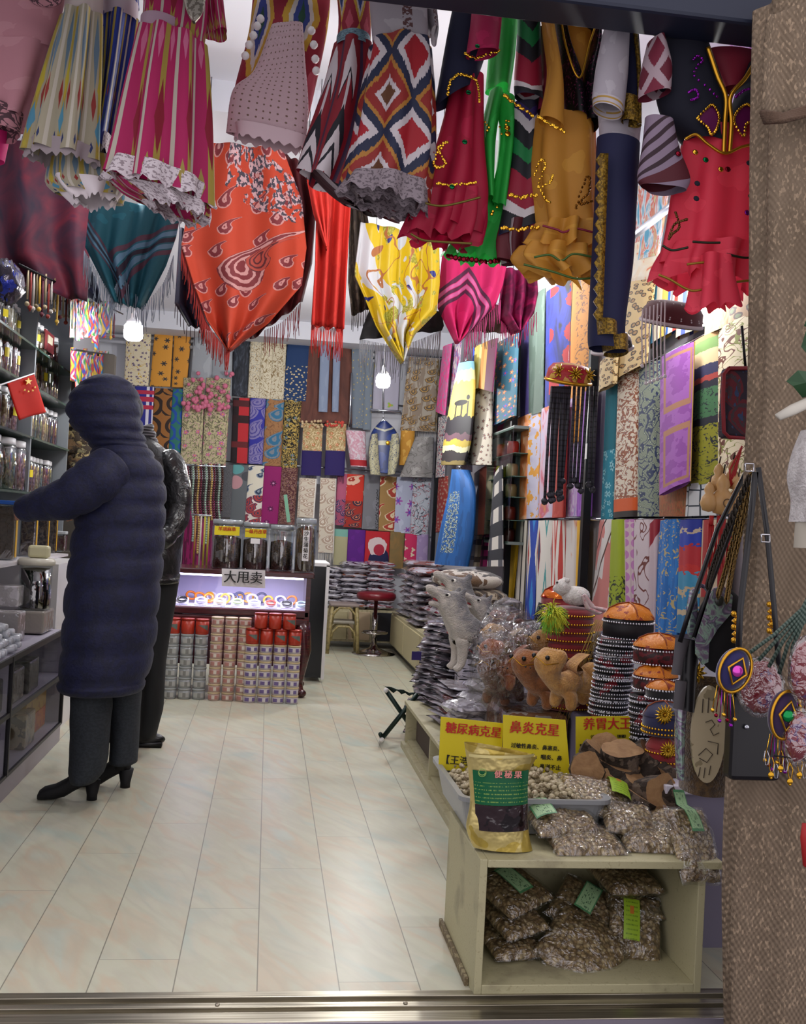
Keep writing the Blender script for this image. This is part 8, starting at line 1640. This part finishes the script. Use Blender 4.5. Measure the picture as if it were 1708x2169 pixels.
for i, (x, y) in enumerate(((1555, 1320), (1630, 1300))):
    q = MB()
    for k in range(5): q.ball(PY(x + (k % 2)*5, y - 20 + k*14, 2.2), .007, 8, 6).tube([PY(x-3, y - 20 + k*14, 2.2), PY(x+8, y - 12 + k*14, 2.2)], .003, 6)
    tag(q.make('gold_charm', gold), 'gold clasp charm, %s, on the bag straps' % ('left' if not i else 'right'), 'charm', 'gold clasp charms')
# wrapped cap charms hanging outside
crk = film('charm_film', 'f0f0f4', .2, .08, 30, 1.)
def diam(lbl, cx_, cy_, w_, h_, rot, gem, base, Y=2.05):
    p = PY(cx_, cy_, Y); t = thing('cap_charm', lbl, 'charm', p, 'cap charms by the drape'); s = Y/F
    R2 = Matrix.Rotation(rot, 3, 'Y'); M = R2
    MB().ball(p, 1, 28, 14, (w_*s/2, .022, h_*s/2), M).make('charm_body', velvet('cv%d' % cx_, base), t)
    pt = lambda k, a: p + R2 @ Vector((k*w_*s/2*math.cos(a), -.024 + .01*(k > .8), k*h_*s/2*math.sin(a)))
    MB().tube([pt(1.0, 2*PI*i/28) for i in range(29)], .0035, 6, False).tube([pt(.62, i*PI/2) for i in range(5)], .003, 6, False).make('gold_braid', gold, t); beads(p, .001, 0, 1, gold, t)
    MB().ball(p + Vector((0, -.024, 0)), .0125, 14, 8, (1, .4, 1)).make('gem', gem, t)
    for k in range(7): o = MB().tube([p + R2 @ Vector(((k-3)*.006, 0, -h_*s*.45)), p + R2 @ Vector(((k-3)*.009, 0, -h_*s*.45)) + Vector((0, 0, -.05 - .008*(k % 3)))], .0011, 4).ball(p + R2 @ Vector(((k-3)*.009, 0, -h_*s*.45)) + Vector((0, 0, -.056 - .008*(k % 3))), .0045, 7, 5).make('bead_fringe', (goldp, rsq, psq)[k % 3], t)
    return t
diam('blue cap charm with pink sequins in a gold diamond', 1552, 1418, 72, 100, .35, mat('pink_gem', '#d84ac0', .15, .6), '#1a1450'); diam('violet cap charm with a green gem in a gold diamond', 1658, 1512, 66, 108, .15, mat('green_gem', '#0a8a44', .12, .6), '#2a0e3c', 1.98); diam('magenta cap charm at the right edge of the photo', 1700, 1420, 50, 90, .0, psq, '#5c1048', 1.98)
for i, (x, y, w_, h_, Y) in enumerate(((1612, 1455, .055, .065, 2.08), (1706, 1420, .035, .07, 1.94), (1690, 1560, .03, .06, 1.96))):
    p = PY(x, y, Y); t = thing('wrapped_charm', 'red charms in clear plastic, %s' % ('big packet between the two diamonds', 'packet at the right photo edge, upper', 'packet at the right photo edge, lower')[i], 'charm', p, 'plastic wrapped charms')
    MB().ball(p, 1, 18, 12, (w_*.85, .02, h_*.85), nz=.1, seed=i).make('contents', mat('rc%d' % i, lambda: mix(noise(OB(), 30, 3) > .56, '#8c1f26', mix(noise(OB(), 60, 2) > .55, '#5c2a6c', '#a8505c')), .4), t); MB().ball(p, 1, 26, 16, (w_, .028, h_), nz=.07, seed=i+4).make('film', crk, t)
for i in range(9):
    x = 1622 + i*10; y = 1590 + (i % 3)*14; Y = 1.97; q = MB().tube([PY(x, y, Y), PY(x-3, y+14, Y), PY(x, y+30, Y), PY(x+6, y+30, Y), PY(x+8, y+12, Y), PY(x+4, y, Y)], .0011, 5)
    if i % 2: q.ball(PY(x+2, y+38, Y), .007, 9, 6, (1, .3, 1)).ball(PY(x+2, y+44, Y), .003, 6, 4)
    tag(q.make('ring_clip', mat('clip_gold' if i % 2 else 'clip_steel', '#c8982c' if i % 2 else '#b4b4b8', .2, 1.)), '%s ring clip, %s from the left below the cap charms' % ('gold coin' if i % 2 else 'steel', ORD[i]), 'clip', 'ring clips below the charms')
for i in range(5): tag(MB().tube([PY(1730, 1235 + i*14, 1.98), PY(1700, 1290 + i*8, 2.0), PY(1640 + i*10, 1345 + i*6, 2.02), PY(1585 + i*22, 1385 + i*14, 2.04)], .0042, 6).make('woven_cord', mat('wc%d' % i, lambda: mix(fr(sep(OB())[0]*120. + sep(OB())[2]*90.) > .5, '#2c4038', '#5a6a60'), .7)), 'dark green woven cord, %s from above, holding the cap charms' % ORD[i], 'cord', 'woven cords of the charms')
tag(MB().tube([PY(1640, 1600, 1.97), PY(1720, 1612, 1.97)], .002, 5).make('charm_wire', blackm), 'thin dark wire from which the ring clips hang', 'wire')
# white hanger with fluffy white coat, leaf
t = thing('hanger', 'white plastic hanger at the right edge of the photo', 'hanger', PY(1690, 870, 1.95)); hm = mat('ivory_plastic', '#b8b4a8', .35)
MB().tube([PY(1648, 884, 1.95), PY(1680, 868, 1.95), PY(1730, 845, 1.95), PY(1790, 880, 1.95)], [.009, .013, .014, .012], 12, flat=.6).make('arm', hm, t); MB().tube([PY(1727, 848, 1.95), PY(1727, 810, 1.95), PY(1735, 790, 1.95)], .003, 6).make('hook', metal, t)
t = thing('coat', 'white fluffy coat sleeve showing at the right edge', 'coat', PY(1720, 1160, 1.95)); cloth('sleeve', [(1705, 910), (1684, 960), (1674, 1010), (1684, 1060), (1680, 1105)], [(1800, 910), (1800, 960), (1800, 1010), (1800, 1060), (1800, 1105)], Pf(1.95), fur('coat_fur', '#aaa4a2', '#c4c0be', 50), t, 3, .008, tube=.1, n=NB, nu=50, nv=30); cloth('cuff', [(1690, 1096), (1686, 1160)], [(1790, 1096), (1790, 1162)], Pf(1.95), mat('cream_knit', '#a8a294', .8), t, 1, .002, tube=.08, n=NB, nv=5)
t = thing('leaf_sprig', 'dark green leaf sprig at the right edge of the photo', 'plant', PY(1730, 820, 2.0)); lf = mat('leaf_green', '#1f4424', .5)
for i, pts in enumerate((((1735, 790), (1690, 785), (1666, 808), (1680, 818), (1700, 842), (1735, 830)), ((1735, 715), (1708, 700), (1698, 735), (1710, 750), (1735, 745)), ((1730, 665), (1712, 668), (1704, 690), (1730, 700)))):
    V = [PY(x, y, 2.0 - .01*(k % 2)) for k, (x, y) in enumerate(pts)]; c = sum(V, Vector())/len(V) + Vector((0, -.012, 0)); n = len(V); o = mesh('leaf', V + [c], [(k, n, (k+1) % n) for k in range(n)], lf, t, None, False); k = o.modifiers.new('t', 'SOLIDIFY'); k.thickness = .002
o = MB().tube([PY(1708, 1745, 1.95), PY(1704, 1775, 1.95), PY(1709, 1830, 1.95), PY(1740, 1850, 1.95)], .008, 8).make('red_strap', MATS['red_silk']); tag(o, 'red strap end at the right edge low on the drape', 'strap')
# ---------------------------------------------------------------- hats hanging in the near bay
def hung(lbl, x, y, Y, r, h, side, under, rim, tiltx=.35, tilty=0., g='hats hanging in the near bay'):
    p = PY(x, y, Y); t = thing('cap', lbl, 'hat', p, g); M = Matrix.Rotation(tiltx, 3, 'X') @ Matrix.Rotation(tilty, 3, 'Y')
    MB().lathe([(r, 0), (r*1.02, h*.2), (r*.98, h*.62), (r*.8, h*.9), (r*.4, h), (0, h*1.02)], p, 40, M).make('cap_shell', side, t); MB().lathe([(r*.97, .002), (r*.93, -.001), (r*.9, h*.5), (0, h*.55)], p, 40, M).make('lining', under, t)
    MB().tube([p + M @ Vector((r*1.02*math.cos(a), r*1.02*math.sin(a), h*.1)) for a in [2*PI*k/40 for k in range(41)]], .006, 6, False).make('rim_band', rim, t)
    return t, p, M
maroon = velvet('maroon_velvet', '#4c0814'); wbd = mat('white_beads', '#c8c0c4', .2)
t, p, M = hung('maroon cap with white bead loops and long bead strands', 1421, 690, 3.0, .092, .075, maroon, maroon, mat('white_rim', '#b8aeb2', .5), .3, .05)
for k in range(16):
    a = -PI + k*PI/8*.95; q = MB(); 
    for i in range(9): s = i/8; q.ball(p + M @ Vector((.093*math.cos(a)*(1-.3*(1-s)), .093*math.sin(a)*(1-.3*(1-s)) - .002, .068 - .045*s)), .0028, 5, 4)
    q.make('bead_loop', wbd, t)
for k in range(7):
    x = 1362 + k*8; MB().tube([PY(x, 655 - k*3, 2.88), PY(x-2, 700, 2.88), PY(x - 1, 770 + (k*37 % 40), 2.88)], .0022, 5).ball(PY(x-1, 775 + (k*37 % 40), 2.88), .006, 7, 5).make('bead_strand', wbd, t)
MB().tube([p + Vector((0, 0, .07)), (p.x, p.y, 3.1)], .0012, 4).make('thread', wbd, t)
t, p, M = hung('white and navy cap with red lining behind the navy trouser leg', 1298, 745, 3.1, .062, .06, mat('white_navy', lambda: mix(noise(OB(), 30, 2) > .55, '#141430', '#b8b0b4'), .6), maroon, MATS['white_rim'], .3, -.25)
MB().tube([p + Vector((0, 0, .05)), (p.x, p.y, 3.1)], .0012, 4).make('thread', wbd, t)
t, p, M = hung('red cap with gold leaves and long black braids', 1203, 812, 3.2, .072, .065, mat('red_gold', lambda: mix(noise(OB(), 18, 2, 1.) > .54, '#a81820', '#c4963c'), .45, bump=.3, bs=60), maroon, gold, .25, .05)
for k in range(3): rosette(p + M @ Vector(((k-1)*.048, -.07 + abs(k-1)*.02, .038)), .026, goldros, t, 9)
MB().tube([p + Vector((0, 0, .06)), (p.x, p.y, 3.1)], .0012, 4).make('thread', wbd, t)
br = mat('black_braid', lambda: mix(fr(sep(OB())[2]*60.) > .25, '#0c0b10', '#2c2a34'), .6)
for k in range(16):
    x = 1170 + k*4.2 + (18 if k > 9 else 0)*(k-9)*.3; y1 = 1062 - (k*13 % 24) - (22 if k > 8 else 0); xe = x - 16 + (k*7 % 9)
    MB().tube([PY(x, 818, 3.14), PY(lerp(x, xe, .5), 920, 3.14 + (k % 3)*.012), PY(xe, y1, 3.14)], .0048, 6).ball(PY(xe, y1, 3.14), .011, 7, 5, nz=.3, seed=k).make('braid', br, t)
